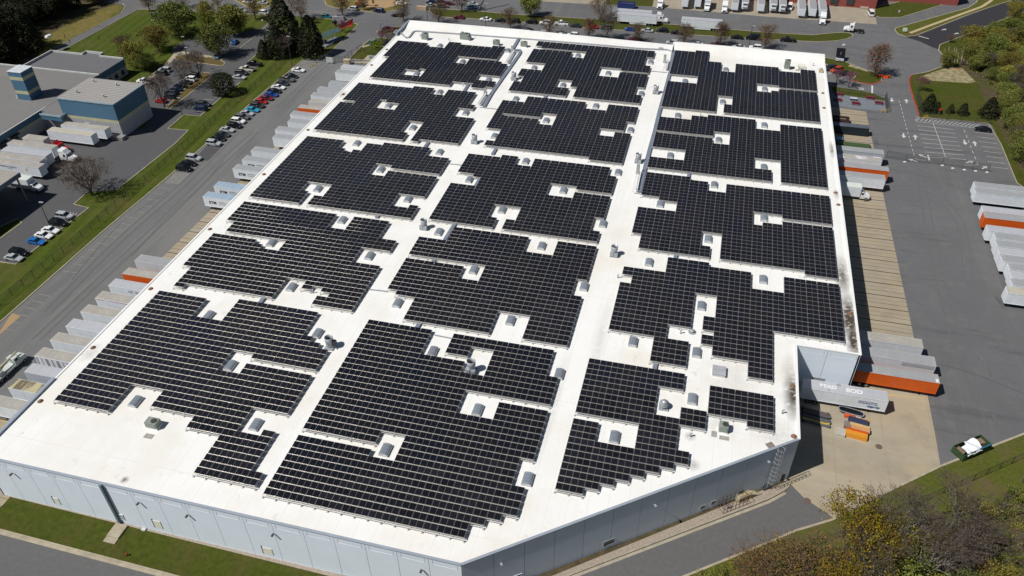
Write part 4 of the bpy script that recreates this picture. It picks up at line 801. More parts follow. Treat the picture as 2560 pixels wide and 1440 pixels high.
def row(lst, where, group, head, z=.016):
    n = len(lst)
    for i, e in enumerate(lst):
        x, y, typ, col = e[:4]; h = e[4] if len(e) > 4 else head; nm = lambda k: '%s %s' % (lst[k][3], TYPE[lst[k][2]])
        if i == 0: rel = 'next to the %s' % nm(1)
        elif i == n-1: rel = 'beside the %s' % nm(n-2)
        else: rel = 'between %s and %s' % (nm(i-1), nm(i+1))
        car(x, y, typ, col, h+random.uniform(-2, 2), '%s %s, %s %s' % (nm(i), rel, where, ('number %d from the far end' % (i+1)) if False else ''), group, z)
row([(746, 174, 'sedan', 'white'), (728, 189, 'sedan', 'black'), (717, 198, 'pickup', 'grey'), (706, 207, 'sedan', 'dark grey'), (696, 217, 'sedan', 'white'), (686, 226, 'sedan', 'black'), (678, 235, 'sedan', 'blue'), (666, 244, 'sedan', 'dark red'), (653, 253, 'hatch', 'red'), (643, 263, 'suv', 'dark grey'), (631, 273, 'sedan', 'cyan'), (617, 282, 'sedan', 'silver'),
     (606, 292, 'suv', 'grey'), (595, 302, 'suv', 'white'), (586, 313, 'suv', 'black'), (568, 323, 'sedan', 'silver'), (556, 335, 'sedan', 'dark grey'), (545, 345, 'sedan', 'black'), (534, 357, 'suv', 'silver')], 'along the fence', 'cars parked along the chain link fence', 0)
row([(484, 394, 'suv', 'silver'), (471, 407, 'sedan', 'black'), (460, 420, 'suv', 'black')], 'near end of the fence row', 'cars parked along the chain link fence', 0)
row([(161, 539, 'suv', 'silver'), (146, 556, 'suv', 'black'), (126, 574, 'sedan', 'white'), (109, 587, 'sedan', 'white'), (90, 602, 'sedan', 'bright blue'), (47, 630, 'suv', 'black'), (34, 643, 'sedan', 'silver')], 'left neighbour lot', 'cars in the near neighbour lot', 0, .026)
row([(412, 174, 'suv', 'silver'), (403, 182, 'suv', 'dark grey'), (361, 203, 'pickup', 'white', 180)], 'by the sidewalk', 'cars by the neighbour sidewalk', 180, .026)
row([(483, 188, 'suv', 'black'), (475, 197, 'suv', 'white'), (463, 205, 'sedan', 'dark grey'), (450, 213, 'sedan', 'black'), (439, 222, 'sedan', 'dark blue'), (430, 231, 'suv', 'black'), (426, 240, 'suv', 'dark grey'), (402, 251, 'hatch', 'red')], 'beside the mulch island', 'cars beside the mulch island', 180, .026)
row([(636, 159, 'pickup', 'black', 180), (617, 172, 'pickup', 'cream', 180), (604, 181, 'suv', 'dark grey', 0), (598, 192, 'sedan', 'silver', 0), (546, 234, 'sedan', 'grey', 0), (509, 260, 'suv', 'dark grey', 0), (501, 270, 'suv', 'dark blue', 180)], 'lawn side of the lot', 'cars on the lawn side of the neighbour lot', 0, .026)
row([(521, 101, 'hatch', 'black'), (587, 104, 'hatch', 'bright blue'), (546, 139, 'sedan', 'blue grey')], 'under the green trees', 'cars under the green trees', 100, .026)
row([(604, 25, 'sedan', 'silver'), (662, 31, 'suv', 'white')], 'near lane of the far road', 'cars on the far road', 0)
row([(620, 3, 'sedan', 'white'), (657, 6, 'sedan', 'silver')], 'far lane of the far road', 'cars on the far road', 180)
row([(816, 40, 'hatch', 'teal'), (850, 45, 'suv', 'black')], 'on the street', 'cars parked on the street', 0)
row([(882, 21, 'suv', 'silver'), (947, 26, 'suv', 'dark blue'), (992, 37, 'sedan', 'black')], 'on the street', 'cars parked on the street', 180)
row([(1004, 7, 'sedan', 'white', 0), (1078, 12, 'sedan', 'silver', 20), (1080, 3, 'sedan', 'dark blue', 20), (1107, 15, 'suv', 'grey', 20), (1104, 5, 'suv', 'maroon', 20), (1122, 8, 'sedan', 'dark red', 20)], 'in the corner lot', 'cars in the far corner lot', 20)
row([(1183, 9, 'sedan', 'silver'), (1180, 17, 'sedan', 'blue grey')], 'by the dark pole', 'cars in the far corner lot', 0)
row([(967, 72, 'suv', 'maroon', 80), (985, 73, 'hatch', 'dark red', 80), (935, 105, 'suv', 'blue grey', 80), (968, 106, 'suv', 'dark grey', 80)], 'by the left corner', 'cars by the far left corner of the warehouse', 80)
row([(1147, 42, 'sedan', 'dark red'), (1214, 47, 'sedan', 'white'), (1251, 50, 'sedan', 'black'), (1285, 52, 'suv', 'black'), (1329, 54, 'suv', 'black'), (1364, 56, 'suv', 'white'), (1404, 58, 'pickup', 'white'), (1438, 63, 'sedan', 'dark grey'), (1481, 66, 'sedan', 'red'), (1514, 68, 'suv', 'grey'), (1575, 72, 'hatch', 'blue'), (1618, 75, 'sedan', 'silver'), (1656, 76, 'suv', 'black'), (1691, 80, 'sedan', 'black'), (1842, 92, 'sedan', 'black'), (1883, 94, 'van', 'black'), (1970, 99, 'pickup', 'black')], 'by the median', 'cars parked along the grass median', 180)
row([(1320, 75, 'sedan', 'black'), (1355, 82, 'suv', 'silver'), (1399, 87, 'sedan', 'white'), (1432, 87, 'suv', 'white'), (1508, 93, 'suv', 'grey'), (1547, 97, 'suv', 'black'), (1588, 98, 'pickup', 'maroon'), (1681, 106, 'suv', 'silver'), (1742, 109, 'sedan', 'white'), (1795, 111, 'pickup', 'maroon'), (1847, 116, 'sedan', 'silver'), (1889, 118, 'suv', 'white')], 'behind the warehouse', 'cars parked along the back of the warehouse', 180)
row([(2076, 169, 'suv', 'dark grey'), (2092, 174, 'suv', 'orange red'), (2114, 183, 'sedan', 'black')], 'by the right grass island', 'cars by the right grass island', 218)
car(2177, 33, 'van', 'white', 95, 'white van parked alone at the end of the brick building dock', 'vans')
car(2458, 322, 'sedan', 'black', 178, 'lone black sedan parked at the top of the right painted lot', 'cars in the right lot')
car(1975, 18, 'van', 'white', 265, 'white box van between two parked trailers at the brick building', 'vans', .03)
car(2090, 7, 'suv', 'dark grey', 262, 'dark grey SUV at the red brick wall, left one of the pair', 'cars at the brick wall', .03); car(2128, 9, 'suv', 'black', 262, 'black SUV at the red brick wall, right one of the pair', 'cars at the brick wall', .03)

# semi trailers
trw = mat('trailer_white', (.70, .74, .78), .5, var=.05, scale=.6, extra=chain(patches(.5, .58, .8, (.5, .48, .44), .5, (1, 1, .4)), patches(1.2, .6, .72, (.46, .42, .37), .5, (3, 3, .3))))
def tcol(n, c, **k): return mat('trailer_'+n, c, .5, var=.05, scale=.6, **k)
TRC = {'white': trw, 'grey': tcol('grey', (.42, .45, .50)), 'orange': tcol('orange', (.62, .105, .010)), 'cream': tcol('cream', (.62, .60, .55)), 'pale grey': tcol('pale_grey', (.58, .60, .63))}
TRR = {'grey': tcol('roof_grey', (.31, .32, .33), extra=patches(.4, .5, .7, (.44, .43, .41), .6, (1, .3, 1))), 'beige': tcol('roof_beige', (.36, .34, .305), extra=patches(.3, .5, .7, (.48, .45, .40), .7)), 'blue': tcol('roof_blue', (.28, .37, .47), extra=patches(.5, .5, .65, (.40, .43, .47), .8, (1.5, .1, 1))), 'white': tcol('roof_white', (.60, .62, .64)),
       'patched': tcol('roof_patched', (.46, .42, .26), extra=patches(.45, .47, .53, (.13, .10, .07), .9, (1.2, .15, 1))), 'light': tcol('roof_light', (.42, .43, .46)), 'rusty': tcol('roof_rusty', (.46, .43, .36), extra=patches(.22, .56, .70, (.24, .13, .04), .8)), 'peeling': tcol('roof_peeling', (.38, .36, .33), extra=patches(.3, .52, .56, (.68, .70, .74), .95))}
chm = mat('chassis_black', (.014, .014, .016), .7)
def trailer_parts(L, zb=1.2, zt=4.05, W=2.6, skirt=False):
    f = L/2; b = MB(); b.box(0, 0, zb, L, W, zt-zb-.02)
    n = int(L/1.22)
    for i in range(n):
        for s in (-1, 1): b.box(-f+(i+.5)*L/n, s*(W/2+.008), zb+.12, .05, .016, zt-zb-.3)
    for s in (-1, 1): b.box(0, s*(W/2+.02), zb-.02, L, .04, .13); b.box(0, s*(W/2+.02), zt-.14, L, .04, .13)
    b.box(f+.012, 0, zb+.3, .024, W*.86, zt-zb-.6)
    rf = MB(); rf.box(0, 0, zt-.02, L-.04, W-.06, .03)
    for i in range(1, n): rf.box(-f+i*L/n, 0, zt+.01, .05, W-.10, .012)
    ch = MB(); ch.box(0, -.5, zb-.32, L*.94, .12, .3); ch.box(0, .5, zb-.32, L*.94, .12, .3); ch.box(-f+.2, 0, .55, .12, 2.2, .15)
    for k in range(5): ch.box(-f+1+k*.8, 0, zb-.3, .1, 1.9, .12)
    ps = [('body', b, trw), ('roof', rf, TRR['grey']), ('chassis', ch, chm)]
    for x in (-f+1.6, -f+2.9):
        for s in (-1, 1): ps.append(('wheel', wheel_mb(x, s*.98, .50, .56), [tyre, rimm]))
    for s in (-1, 1):
        l = MB(); l.box(f-2.6, s*.75, 0.05, .14, .14, 1.1); l.box(f-2.6, s*.75, .0, .3, .3, .06); ps.append(('landing_leg', l, chm))
    if skirt:
        k = MB(); k.box(-.5, -1.25, .4, L*.42, .03, .8); k.box(-.5, 1.25, .4, L*.42, .03, .8); ps.append(('side_skirt', k, trw))
    return ps
proto('trailer', trailer_parts(15.5)); proto('trailer_skirt', trailer_parts(15.5, skirt=True)); proto('pup', trailer_parts(7.4)); proto('reefer', trailer_parts(15.5)+[('cooling_unit', (lambda b: (b.box(8.0, 0, 2.2, .6, 1.9, 1.75, 0, 0, (.4, 1.7), -.05), b)[1])(MB()), trw), ('grille', (lambda b: (b.box(8.31, 0, 3.05, .04, 1.5, .55), b)[1])(MB()), darkm)])
logob = mat('lettering_black', (.01, .01, .012), .6); logobl = mat('lettering_blue', (.05, .12, .30), .6); logow = mat('lettering_white', (.75, .76, .77), .6); logor = mat('lettering_grey', (.30, .30, .36), .6)
def trailer(u, v, rz, body, roof, lab, group, pr='trailer', z=.024, name='semi_trailer'):
    return put(pr, name, (u, v, z), lab, 'trailer', group, R(rz), paint={'body': TRC[body], 'roof': TRR[roof], 'side_skirt': TRC[body]})
LT = [(241.0, -124.6, 'white', 'light', 'white trailer nearest the left gate, farthest in the left dock row'), (236.4, -124.6, 'white', 'grey', 'second trailer from the gate end of the left dock row'), (227.4, -123.0, 'pale grey', 'grey', 'short set trailer just past the first gap from the gate, left dock'),
      (222.2, -124.6, 'pale grey', 'grey', 'fourth pale trailer from the gate on the left dock'), (217.5, -124.6, 'white', 'grey', 'fifth pale trailer from the gate on the left dock'), (212.9, -123.2, 'pale grey', 'beige', 'pale trailer just beyond the far orange trailer, left dock'), (208.1, -124.6, 'orange', 'beige', 'orange sided trailer, the farther orange one on the left dock'),
      (203.4, -124.8, 'white', 'grey', 'white trailer directly on the near side of the far orange one, left dock'), (198.5, -123.2, 'white', 'grey', 'second white trailer on the near side of the far orange one, left dock'), (192.8, -124.4, 'white', 'grey', 'white trailer, farther of the pair beside the fifth gap, left dock'), (188.2, -122.8, 'white', 'grey', 'white trailer, nearer of the pair beside the fifth gap, left dock'),
      (179.4, -125.0, 'white', 'grey', 'plain white trailer just beyond the lettered trailers, left dock'), (173.9, -124.8, 'white', 'grey', 'farthest of four white trailers with black ETM lettering, left dock'), (168.8, -124.8, 'white', 'grey', 'second of four white trailers with black ETM lettering, left dock'), (159.1, -124.9, 'white', 'blue', 'third ETM lettered white trailer, blue roofed, left dock'), (153.7, -124.9, 'white', 'blue', 'nearest ETM lettered white trailer, bluish roof, beside the empty docks'),
      (124.3, -125.0, 'pale grey', 'grey', 'pale trailer at the far end of the near left dock group'), (119.1, -124.7, 'orange', 'beige', 'orange sided trailer in the near left dock group'), (114.6, -125.0, 'white', 'light', 'white trailer with small black words, beside the near orange trailer'), (109.9, -125.0, 'white', 'beige', 'white trailer with red edge line, fourth in the near left group'), (105.0, -125.0, 'white', 'beige', 'white beige roofed trailer, fifth in the near left dock group'), (100.1, -124.9, 'white', 'light', 'white lilac roofed trailer, sixth in the near left dock group'),
      (95.5, -125.1, 'white', 'beige', 'white trailer just beyond the black barred one, left dock'), (90.7, -124.9, 'white', 'beige', 'white trailer with black vertical bars on its side, left dock'), (86.2, -123.6, 'grey', 'light', 'grey sided trailer beside the black barred one, left dock'), (81.7, -123.5, 'white', 'patched', 'white trailer with torn yellow and brown roof, left dock'), (77.0, -124.5, 'white', 'beige', 'white trailer nearest the near left corner of the warehouse')]
GL_ = 'trailers at the left docks'
for v, u, bd, rf, lab in LT:
    t = trailer(u+7.75, v+1.3, 180, bd, rf, lab, GL_, z=.03)
    side = lambda s, x, z, body, m, bold=.0: text('lettering', body, s, (x, 1.335, z), (R(90), 0, R(180)), m, t, .006, bold)
    if 'ETM' in lab: side(1.15, 6.2, 2.15, 'ETM', logob, .03); side(.34, 3.4, 2.75, 'TRUCKING CO', logob); side(.34, 3.4, 2.2, 'FREIGHT LINES', logor)
    if 'small black words' in lab: side(.55, 2.8, 3.0, 'EAST - WAY', logob)
    if 'vertical bars' in lab:
        b = MB()
        for k in range(16): b.box(7.4-k*.85-.25*(k % 3), 1.33, 1.35, .16 if k % 2 else .28, .02, 2.4)
        b.build('black_bars', logor, t)
    if 'red edge' in lab: b = MB(); b.box(1.5, 1.345, 3.8, 5.5, .02, .10); b.box(6.5, 1.345, 3.8, 2.2, .02, .10); b.build('red_line', mat('red_line', (.45, .08, .07), .6), t)
RT = [(50.6, 218.9, 'grey', 'grey', 'grey roofed white trailer, farthest full one on the right dock'), (49.5, 214.2, 'white', 'peeling', 'white trailer with peeling patchy roof, right dock'), (50.9, 209.1, 'orange', 'grey', 'orange sided trailer in the far right dock group'), (49.5, 204.2, 'white', 'grey', 'white trailer between the orange one and the box truck, right dock'),
      (49.9, 136.1, 'pale grey', 'beige', 'pale trailer farthest of three docked before the recess'), (51.6, 131.1, 'pale grey', 'grey', 'ribbed pale grey trailer in the middle of three before the recess'), (51.5, 126.0, 'orange', 'grey', 'bright orange trailer docked beside the recess')]
for u, v, bd, rf, lab in RT:
    t = trailer(u-7.75, v+1.3, 0, bd, rf, lab, 'trailers at the right docks', z=.03)
    if 'beside the recess' in lab:
        b = MB(); b.box(7.35, -.6, 4.065, .55, .9, .02); b.build('roof_patch', logow, t); b = MB(); b.box(-4.6, .1, 4.065, .12, 1.4, .01); b.box(-3.6, .1, 4.065, .12, 1.4, .01); b.box(-4.1, -.55, 4.065, 1.0, .12, .01); b.build('roof_mark', TRR['light'], t)
        text('lettering', 'CC', .7, (-.6, -1.335, 2.0), (R(90), 0, 0), mat('lettering_pale_orange', (.70, .30, .20), .6), t, .004)
    if 'middle of three' in lab: b = MB(); b.box(4.5, -1.335, 2.9, 6.0, .02, .8); b.build('side_patch', tcol('patch', (.36, .38, .42)), t)
t = trailer(33.7, 120.0, 0, 'white', 'light', 'white trailer with white spray painted letters on its roof, in the recess', 'trailers at the right docks', z=.034)
text('roof_lettering', 'BEAD', 1.25, (-4.6, -.35, 4.07), (0, 0, 0), logow, t, .006, .06); text('roof_lettering', '8OD', 1.45, (.2, -.55, 4.07), (0, 0, 0), logow, t, .006, .08)
text('lettering', 'DEDICATED TO SERVICE', .30, (2.6, -1.335, 2.9), (R(90), 0, 0), logobl, t, .006, .01); text('lettering', 'AND DELIVERED ON TIME', .30, (2.6, -1.335, 2.5), (R(90), 0, 0), logobl, t, .006, .01); text('lettering', 'express', .75, (4.3, -1.335, 1.75), (R(90), 0, 0), logobl, t, .006, .04)
b = MB(); b.box(-1.0, 1.0, 4.062, .7, .6, .01); b.box(-3.0, -1.0, 4.062, .45, .4, .01); b.build('roof_vent_frame', logor, t)
RRL = [(71.9, 206.2, 'white', 'grey'), (71.5, 203.0, 'white', 'grey'), (71.6, 193.9, 'white', 'light'), (71.3, 190.6, 'orange', 'grey'), (71.0, 184.7, 'white', 'light'), (72.1, 181.5, 'white', 'grey'), (71.8, 178.2, 'white', 'grey'), (71.7, 174.9, 'white', 'light'), (71.7, 171.9, 'white', 'grey'), (72.6, 168.8, 'white', 'grey'), (72.4, 165.7, 'white', 'light'), (71.9, 162.6, 'white', 'grey'), (70.3, 159.4, 'white', 'rusty')]
for i, (u, v, bd, rf) in enumerate(RRL):
    lab = {0: 'farthest white trailer of the group parked at the right frame edge', 1: 'second farthest white trailer at the right frame edge, paired with the first', 2: 'white trailer directly behind the orange one at the right frame edge', 3: 'orange trailer with red front end at the right frame edge', 12: 'nearest brown roofed trailer at the right frame edge'}.get(i, 'white trailer at the right frame edge, number %s nearer than the orange one' % ('one two three four five six seven eight'.split()[i-4] if 4 <= i < 12 else ''))
    t = trailer(u+7.75, v+1.3, 180, bd, rf, lab, 'trailers parked at the right frame edge', z=.03)
# street trailers and tractors
def tractor_parts(sleeper=True):
    b = MB(); cab0 = 1.0
    loft(b, [(3.3, .55, 1.35, .82, .70), (3.0, .55, 1.62, 1.0, .85), (1.35, .6, 1.95, 1.10, .95), (1.25, .6, 2.9, 1.2, 1.1), (-.3 if not sleeper else -1.2, .6, 2.95, 1.22, 1.15)])
    if sleeper: loft(b, [(1.05, 2.85, 2.95, 1.1, .9), (.3, 2.85, 3.75, 1.15, 1.0), (-1.2, 2.85, 3.95, 1.2, 1.1)])
    else: loft(b, [(.5, 2.9, 3.0, .9, .8), (-.3, 2.9, 3.75, 1.0, .9)])
    for s in (-1, 1): b.box(2.55, s*1.05, .55, 1.2, .32, .55, 0, 0, (.8, .3))
    g = MB(); g.box(1.33, 0, 2.02, .10, 2.0, .75, 0, 0, (.10, 1.9), -.16)
    for s in (-1, 1): g.box(.55, s*1.21, 1.95, .85, .04, .75, 0, 0, (.7, .04), -.08, -s*.08)
    gr = MB(); gr.box(3.32, 0, .7, .04, 1.1, .65)
    c = MB(); c.box(-1.2, 0, .75, 6.2, .9, .28); c.lathe([(.55, 1.05), (.55, 1.2), (.02, 1.21)], 10, c=(-2.9, 0, 0))
    for s in (-1, 1): c.tube((.9, s*1.0, .65), (-.6, s*1.0, .65), .3, n=10)
    ps = [('cab', b, paint('white', PC['white'])), ('windscreen', g, glassd), ('grille', gr, darkm), ('chassis', c, chm)]
    for x, wd in ((2.45, .34), (-2.3, .58), (-3.6, .58)):
        for s in (-1, 1): ps.append(('wheel', wheel_mb(x, s*(1.05 if wd < .5 else .95), .51, wd), [tyre, rimm]))
    return ps
proto('tractor', tractor_parts()); proto('daycab', tractor_parts(False))
def tractor(x, y, rz, lab, pr='tractor', col='white', z=.024):
    return put(pr, 'tractor_truck', (x, y, z), lab, 'truck', 'tractor trucks', R(rz), paint={'cab': paint(col, PC[col])})
trailer(-39.1+7.75, 314.5+1.3, 180, 'white', 'light', 'white skirted trailer parked on the street, left one', 'trailers parked on the street', 'trailer_skirt'); trailer(-14.1+7.75, 314.7+1.3, 180, 'white', 'light', 'white skirted trailer parked alone on the street, right one', 'trailers parked on the street', 'trailer_skirt')
trailer(-41.6+7.75, 318.6+1.3, 0, 'white', 'light', 'white trailer coupled behind the white tractor on the street', 'trailers parked on the street', 'trailer_skirt')
p = P(1655, 42, 1.2); tractor(p.x-.5, 319.9, 0, 'white sleeper tractor pulling a trailer along the street')
p = P(2135, 76, .8); tractor(p.x-.5, p.y+.6, 172, 'white tractor without trailer at the street corner', 'daycab')
def docked(x, y, kind, lab):
    p = P(x, y, 1.2)
    if kind in ('trailer', 'reefer'): trailer(p.x, p.y+7.75+(.4 if kind == 'reefer' else 0), 270, 'white', 'grey', lab, 'trailers at the brick building', kind)
    else: tractor(p.x, p.y+3.2, 270, lab)
for x, y, k, lab in ((1649, 17, 'tractor', 'white tractor at the left end of the brick building docks'), (1711, 17, 'trailer', 'first white trailer from the left at the brick building'), (1743, 17, 'trailer', 'second white trailer from the left at the brick building'), (1811, 27, 'tractor', 'white tractor standing alone between docked trailers at the brick building'), (1836, 25, 'trailer', 'white trailer right of the lone white tractor, brick building'),
                     (1861, 24, 'reefer', 'white refrigerated trailer beside the middle dock, brick building'), (1901, 28, 'trailer', 'white trailer in the centre of the brick building docks'), (1932, 28, 'reefer', 'white refrigerated trailer, left of a pair at the brick building'), (1955, 30, 'reefer', 'white refrigerated trailer, right of a pair at the brick building'), (2003, 40, 'trailer', 'long white trailer third from the right, brick building'), (2030, 40, 'trailer', 'long white trailer second from the right, brick building')):
    docked(x, y, k, lab)
p = P(2057, 57, 1.0); tractor(p.x, p.y+2.9, 268, 'white tractor with open door backing a trailer at the brick building'); trailer(p.x, p.y+3.2+4.2+7.0, 270, 'white', 'grey', 'rightmost long white trailer, coupled to the tractor, brick building', 'trailers at the brick building')
def boxtruck(u, v, rz, lab, L=6.4, col='white', z=.03, name='box_truck', cabc='white'):
    t = root(name, (u, v, z), lab, 'truck', None, R(rz))
    b = MB(); b.box(-L/2, 0, 1.1, L, 2.5, 2.75); b.box(-.3, 0, 3.5, .8, 2.3, .3); b.build('cargo_box', TRC[col], t); b = MB(); b.box(-L/2, 0, 3.86, L-.06, 2.44, .03); b.build('roof', tcol('roof_pale_green', (.62, .66, .62)), t)
    b = MB(); loft(b, [(2.6, .6, 1.35, .95, .8), (2.3, .6, 1.5, 1.05, .9), (1.5, .6, 1.75, 1.1, 1.0), (.95, .6, 2.45, 1.1, .95), (.1, .6, 2.5, 1.1, 1.0)]); b.build('cab', paint(cabc, PC[cabc]), t)
    g = MB(); g.add([(1.45, -.9, 1.8), (1.45, .9, 1.8), (1.02, .85, 2.4), (1.02, -.85, 2.4)], [(0, 1, 2, 3)]); g.box(.6, -1.08, 1.75, .6, .04, .6); g.box(.6, 1.08, 1.75, .6, .04, .6); g.build('window_glass', glassd, t)
    b = MB(); b.box(-L/2+.6, 0, .75, L+1.2, .9, .3); b.build('chassis', chm, t)
    for x in (1.75, -L+1.6):
        for s in (-1, 1): wheel_mb(x, s*.98, .48, .4).build('wheel', [tyre, rimm], t)
boxtruck(43.1, 198.6+1.25, 0, 'white box truck with pale roof backed to the right dock'); p = P(1767, 24, 1); boxtruck(p.x, p.y+2.4, 270, 'white box truck with a tall body at the brick building', 7.5)
# left neighbour yard
def NT(x, y, z=4.0): return P(x, y, z)
GN = 'trailers in the neighbour yard'
q = NT(227, 341); trailer(q.x-7.75, q.y+1.3, 0, 'white', 'rusty', 'long white trailer with rusty roof below the blue high bay', GN); trailer(q.x-7.0+.9, q.y+1.3+4.1, 0, 'white', 'beige', 'cream roofed trailer behind the long rusty roofed one', GN)
q = NT(108, 353, 3.9); t = trailer(q.x-3.7, q.y+1.3, 0, 'cream', 'beige', 'short cream trailer with black letters, behind a red tractor', GN, 'pup'); text('lettering', 'YRS', .8, (-3.0, -1.33, 2.7), (R(90), 0, 0), logob, t, .006, .02); tractor(q.x+3.2, q.y+1.3, 0, 'red tractor in front of the short cream trailer', 'daycab', 'red')
q = NT(129, 374); trailer(q.x-7.75, q.y+1.3, 0, 'white', 'beige', 'white trailer coupled to the white tractor in the neighbour yard', GN); tractor(q.x+2.9, q.y+1.3, 0, 'white tractor with red fairing in the neighbour yard')
q = NT(114, 392); trailer(q.x-7.75, q.y+1.3, 0, 'pale grey', 'light', 'grey roofed trailer just below the one with white tractor', GN)
q = NT(98, 406); trailer(q.x-7.75, q.y+1.3, 0, 'white', 'beige', 'white edged trailer between grey roofed and lettered trailers', GN)
q = NT(96, 421); t = trailer(q.x-7.75, q.y+1.3, 0, 'white', 'beige', 'white trailer with grey words and a yellow star, neighbour yard', GN); text('lettering', 'DISTRIBUTION SERVICE', .62, (-6.4, -1.335, 3.0), (R(90), 0, 0), logor, t, .006, .02); text('lettering', 'TRANSPORT', .36, (-3.2, -1.335, 2.5), (R(90), 0, 0), logor, t, .006)
b = MB(); st = [(math.cos(i*math.pi/5+.3)*(.55 if i % 2 == 0 else .25), math.sin(i*math.pi/5+.3)*(.55 if i % 2 == 0 else .25)) for i in range(10)]
b.add([(3.4+x, -1.34, 3.0+z) for x, z in st]+[(3.4, -1.34, 3.0)], [(i, (i+1) % 10, 10) for i in range(10)]); b.build('star_mark', mat('star_yellow', (.62, .42, .08), .6), t)
q = NT(66, 455, 3.4); boxtruck(q.x+.1, q.y+1.25, 0, 'small white box body truck by the dark canopy', 6.0)
# crane truck at the left frame edge
p = P(12, 925, 1.5); t = root('crane_truck', (p.x-.3, p.y+1.5, .02), 'pale green white crane truck at the left frame edge', 'truck', None, R(88))
pg = mat('crane_paint', (.56, .60, .56), .45, var=.08)
b = MB(); loft(b, [(4.2, .7, 1.9, 1.0, .9), (3.9, .7, 2.0, 1.2, 1.1), (2.6, .7, 2.2, 1.2, 1.1), (2.2, .7, 2.9, 1.15, 1.05), (.8, .7, 2.95, 1.15, 1.1)]); b.build('cab', pg, t); b = MB(); b.box(2.45, 0, 2.15, .1, 1.9, .65, 0, 0, (.1, 1.8), -.12); b.box(1.5, -1.16, 2.1, .8, .05, .6); b.box(1.5, 1.16, 2.1, .8, .05, .6); b.build('windscreen', glassd, t)
b = MB(); b.box(-2.6, 0, .9, 7.2, 2.4, .45); b.box(-3.2, 0, 1.35, 1.6, 1.6, 1.0); b.build('deck', pg, t); b = MB(); b.tube((-4.5, 0, 2.7), (3.2, .2, 3.0), .32, .24, 8); b.tube((-3.2, 0, 1.8), (-.5, .05, 2.7), .14, n=6); b.build('boom', mat('boom_cream', (.56, .52, .36), .5), t)
b = MB(); b.box(-.2, 0, .6, 8.0, .9, .35)
for x_ in (-4.6, .4): b.box(x_, 0, .5, .3, 3.0, .3)
b.build('chassis', chm, t)
t.scale = (.86, .86, .86)
for x in (3.2, -2.6, -4.0):
    for s in (-1, 1): wheel_mb(x, s*1.0, .52, .45).build('wheel', [tyre, rimm], t)

# ------------------------------------------------------------------ neighbouring buildings
def ribs(pitch, axis, dark):
    return joints_v(pitch, pitch*.32, dark, axis)
bl_f = mat('blue_siding', (.075, .165, .255), .6, var=.05, scale=.4, extra=ribs(.75, 0, (.056, .130, .205))); bl_s = mat('blue_siding_shaded', (.065, .145, .225), .6, var=.05, scale=.4, extra=ribs(.75, 1, (.050, .115, .18)))  # second copy is the same blue with the side's shade put into the colour
crm = mat('cream_band', (.46, .45, .30), .7, var=.06); gsf = mat('grey_siding', (.40, .40, .42), .7, var=.06, extra=ribs(.75, 0, (.30, .30, .33))); gss = mat('grey_siding_side', (.40, .40, .42), .7, var=.06, extra=ribs(.75, 1, (.30, .30, .33)))
rfb = mat('gravel_roof', (.178, .175, .172), .95, var=.05, scale=.5, detail=8, extra=chain(patches(.06, .45, .65, (.155, .15, .148), .8), patches(.03, .58, .66, (.215, .20, .18), .6, (.3, 1, 1)))); rfo = mat('office_roof', (.130, .130, .140), .95, var=.05, scale=.5, detail=8)
rfm = mat('standing_seam_roof', (.36, .345, .325), .55, var=.04, scale=.2, extra=joints_v(1.05, .38, (.215, .205, .195), 1)); trimw = mat('pale_trim', (.52, .54, .52), .6); trimb = mat('blue_trim', (.30, .42, .50), .5)
nb = tag(bpy.data.objects.new('industrial_building', None), 'blue, cream and grey industrial building with tower and high bay, left of the truck court', 'industrial building'); COL.objects.link(nb)
# main hall
ZH = 6.0; HX0, HX1, HY0, HY1 = -330, -199.5, 150, 212.0
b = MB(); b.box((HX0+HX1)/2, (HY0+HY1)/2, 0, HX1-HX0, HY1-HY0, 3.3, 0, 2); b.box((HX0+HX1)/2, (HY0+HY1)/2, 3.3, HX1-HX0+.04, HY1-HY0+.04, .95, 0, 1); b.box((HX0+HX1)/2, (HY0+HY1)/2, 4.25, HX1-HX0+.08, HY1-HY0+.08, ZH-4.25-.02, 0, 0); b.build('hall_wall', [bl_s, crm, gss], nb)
b = MB(); b.sheet([(HX0, HY0), (HX1, HY0), (HX1, HY1), (HX0, HY1)], ZH); b.build('hall_roof', rfb, nb)
b = MB(); b.ribbon([(HX1-.1, HY0), (HX1-.1, HY1-25)], .35, ZH, ZH+.12); b.ribbon([(HX1+.5, HY1), (HX0, HY1)], .5, ZH, ZH+.35); b.build('roof_trim', trimw, nb)
for v in (153.5, 158, 162.5, 167, 171.5): b = MB(); b.box(HX1+.12, v, 1.2, .2, 2.7, 2.6); o = b.build('dock_door', darkm, nb); b = MB(); b.box(HX1+.6, v, 3.9, 1.2, 3.4, .25); b.build('awning', mat('dark_green_awning', (.02, .05, .04), .7), o)
# office wing behind
OX0, OX1, OY0, OY1 = -229.8, -200.4, 212.3, 227.0
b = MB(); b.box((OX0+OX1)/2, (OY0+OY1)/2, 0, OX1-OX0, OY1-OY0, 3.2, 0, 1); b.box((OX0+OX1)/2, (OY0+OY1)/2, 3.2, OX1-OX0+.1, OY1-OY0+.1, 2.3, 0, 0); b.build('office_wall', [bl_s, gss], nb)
b = MB(); b.sheet([(OX0, OY0), (OX1, OY0), (OX1, OY1), (OX0, OY1)], 5.51); b.build('office_roof', rfo, nb)
b = MB(); b.ribbon([(OX0, OY0), (OX0, OY1)], .4, 5.4, 6.3); b.ribbon([(OX0, OY1), (-217, OY1)], .4, 5.4, 6.1); b.ribbon([(-217, OY1), (-217, OY1+2), (-210, OY1+2), (-210, OY1)], .4, 5.4, 6.3); b.ribbon([(-210, OY1), (OX1, OY1)], .4, 5.4, 6.0); b.build('parapet', trimw, nb)
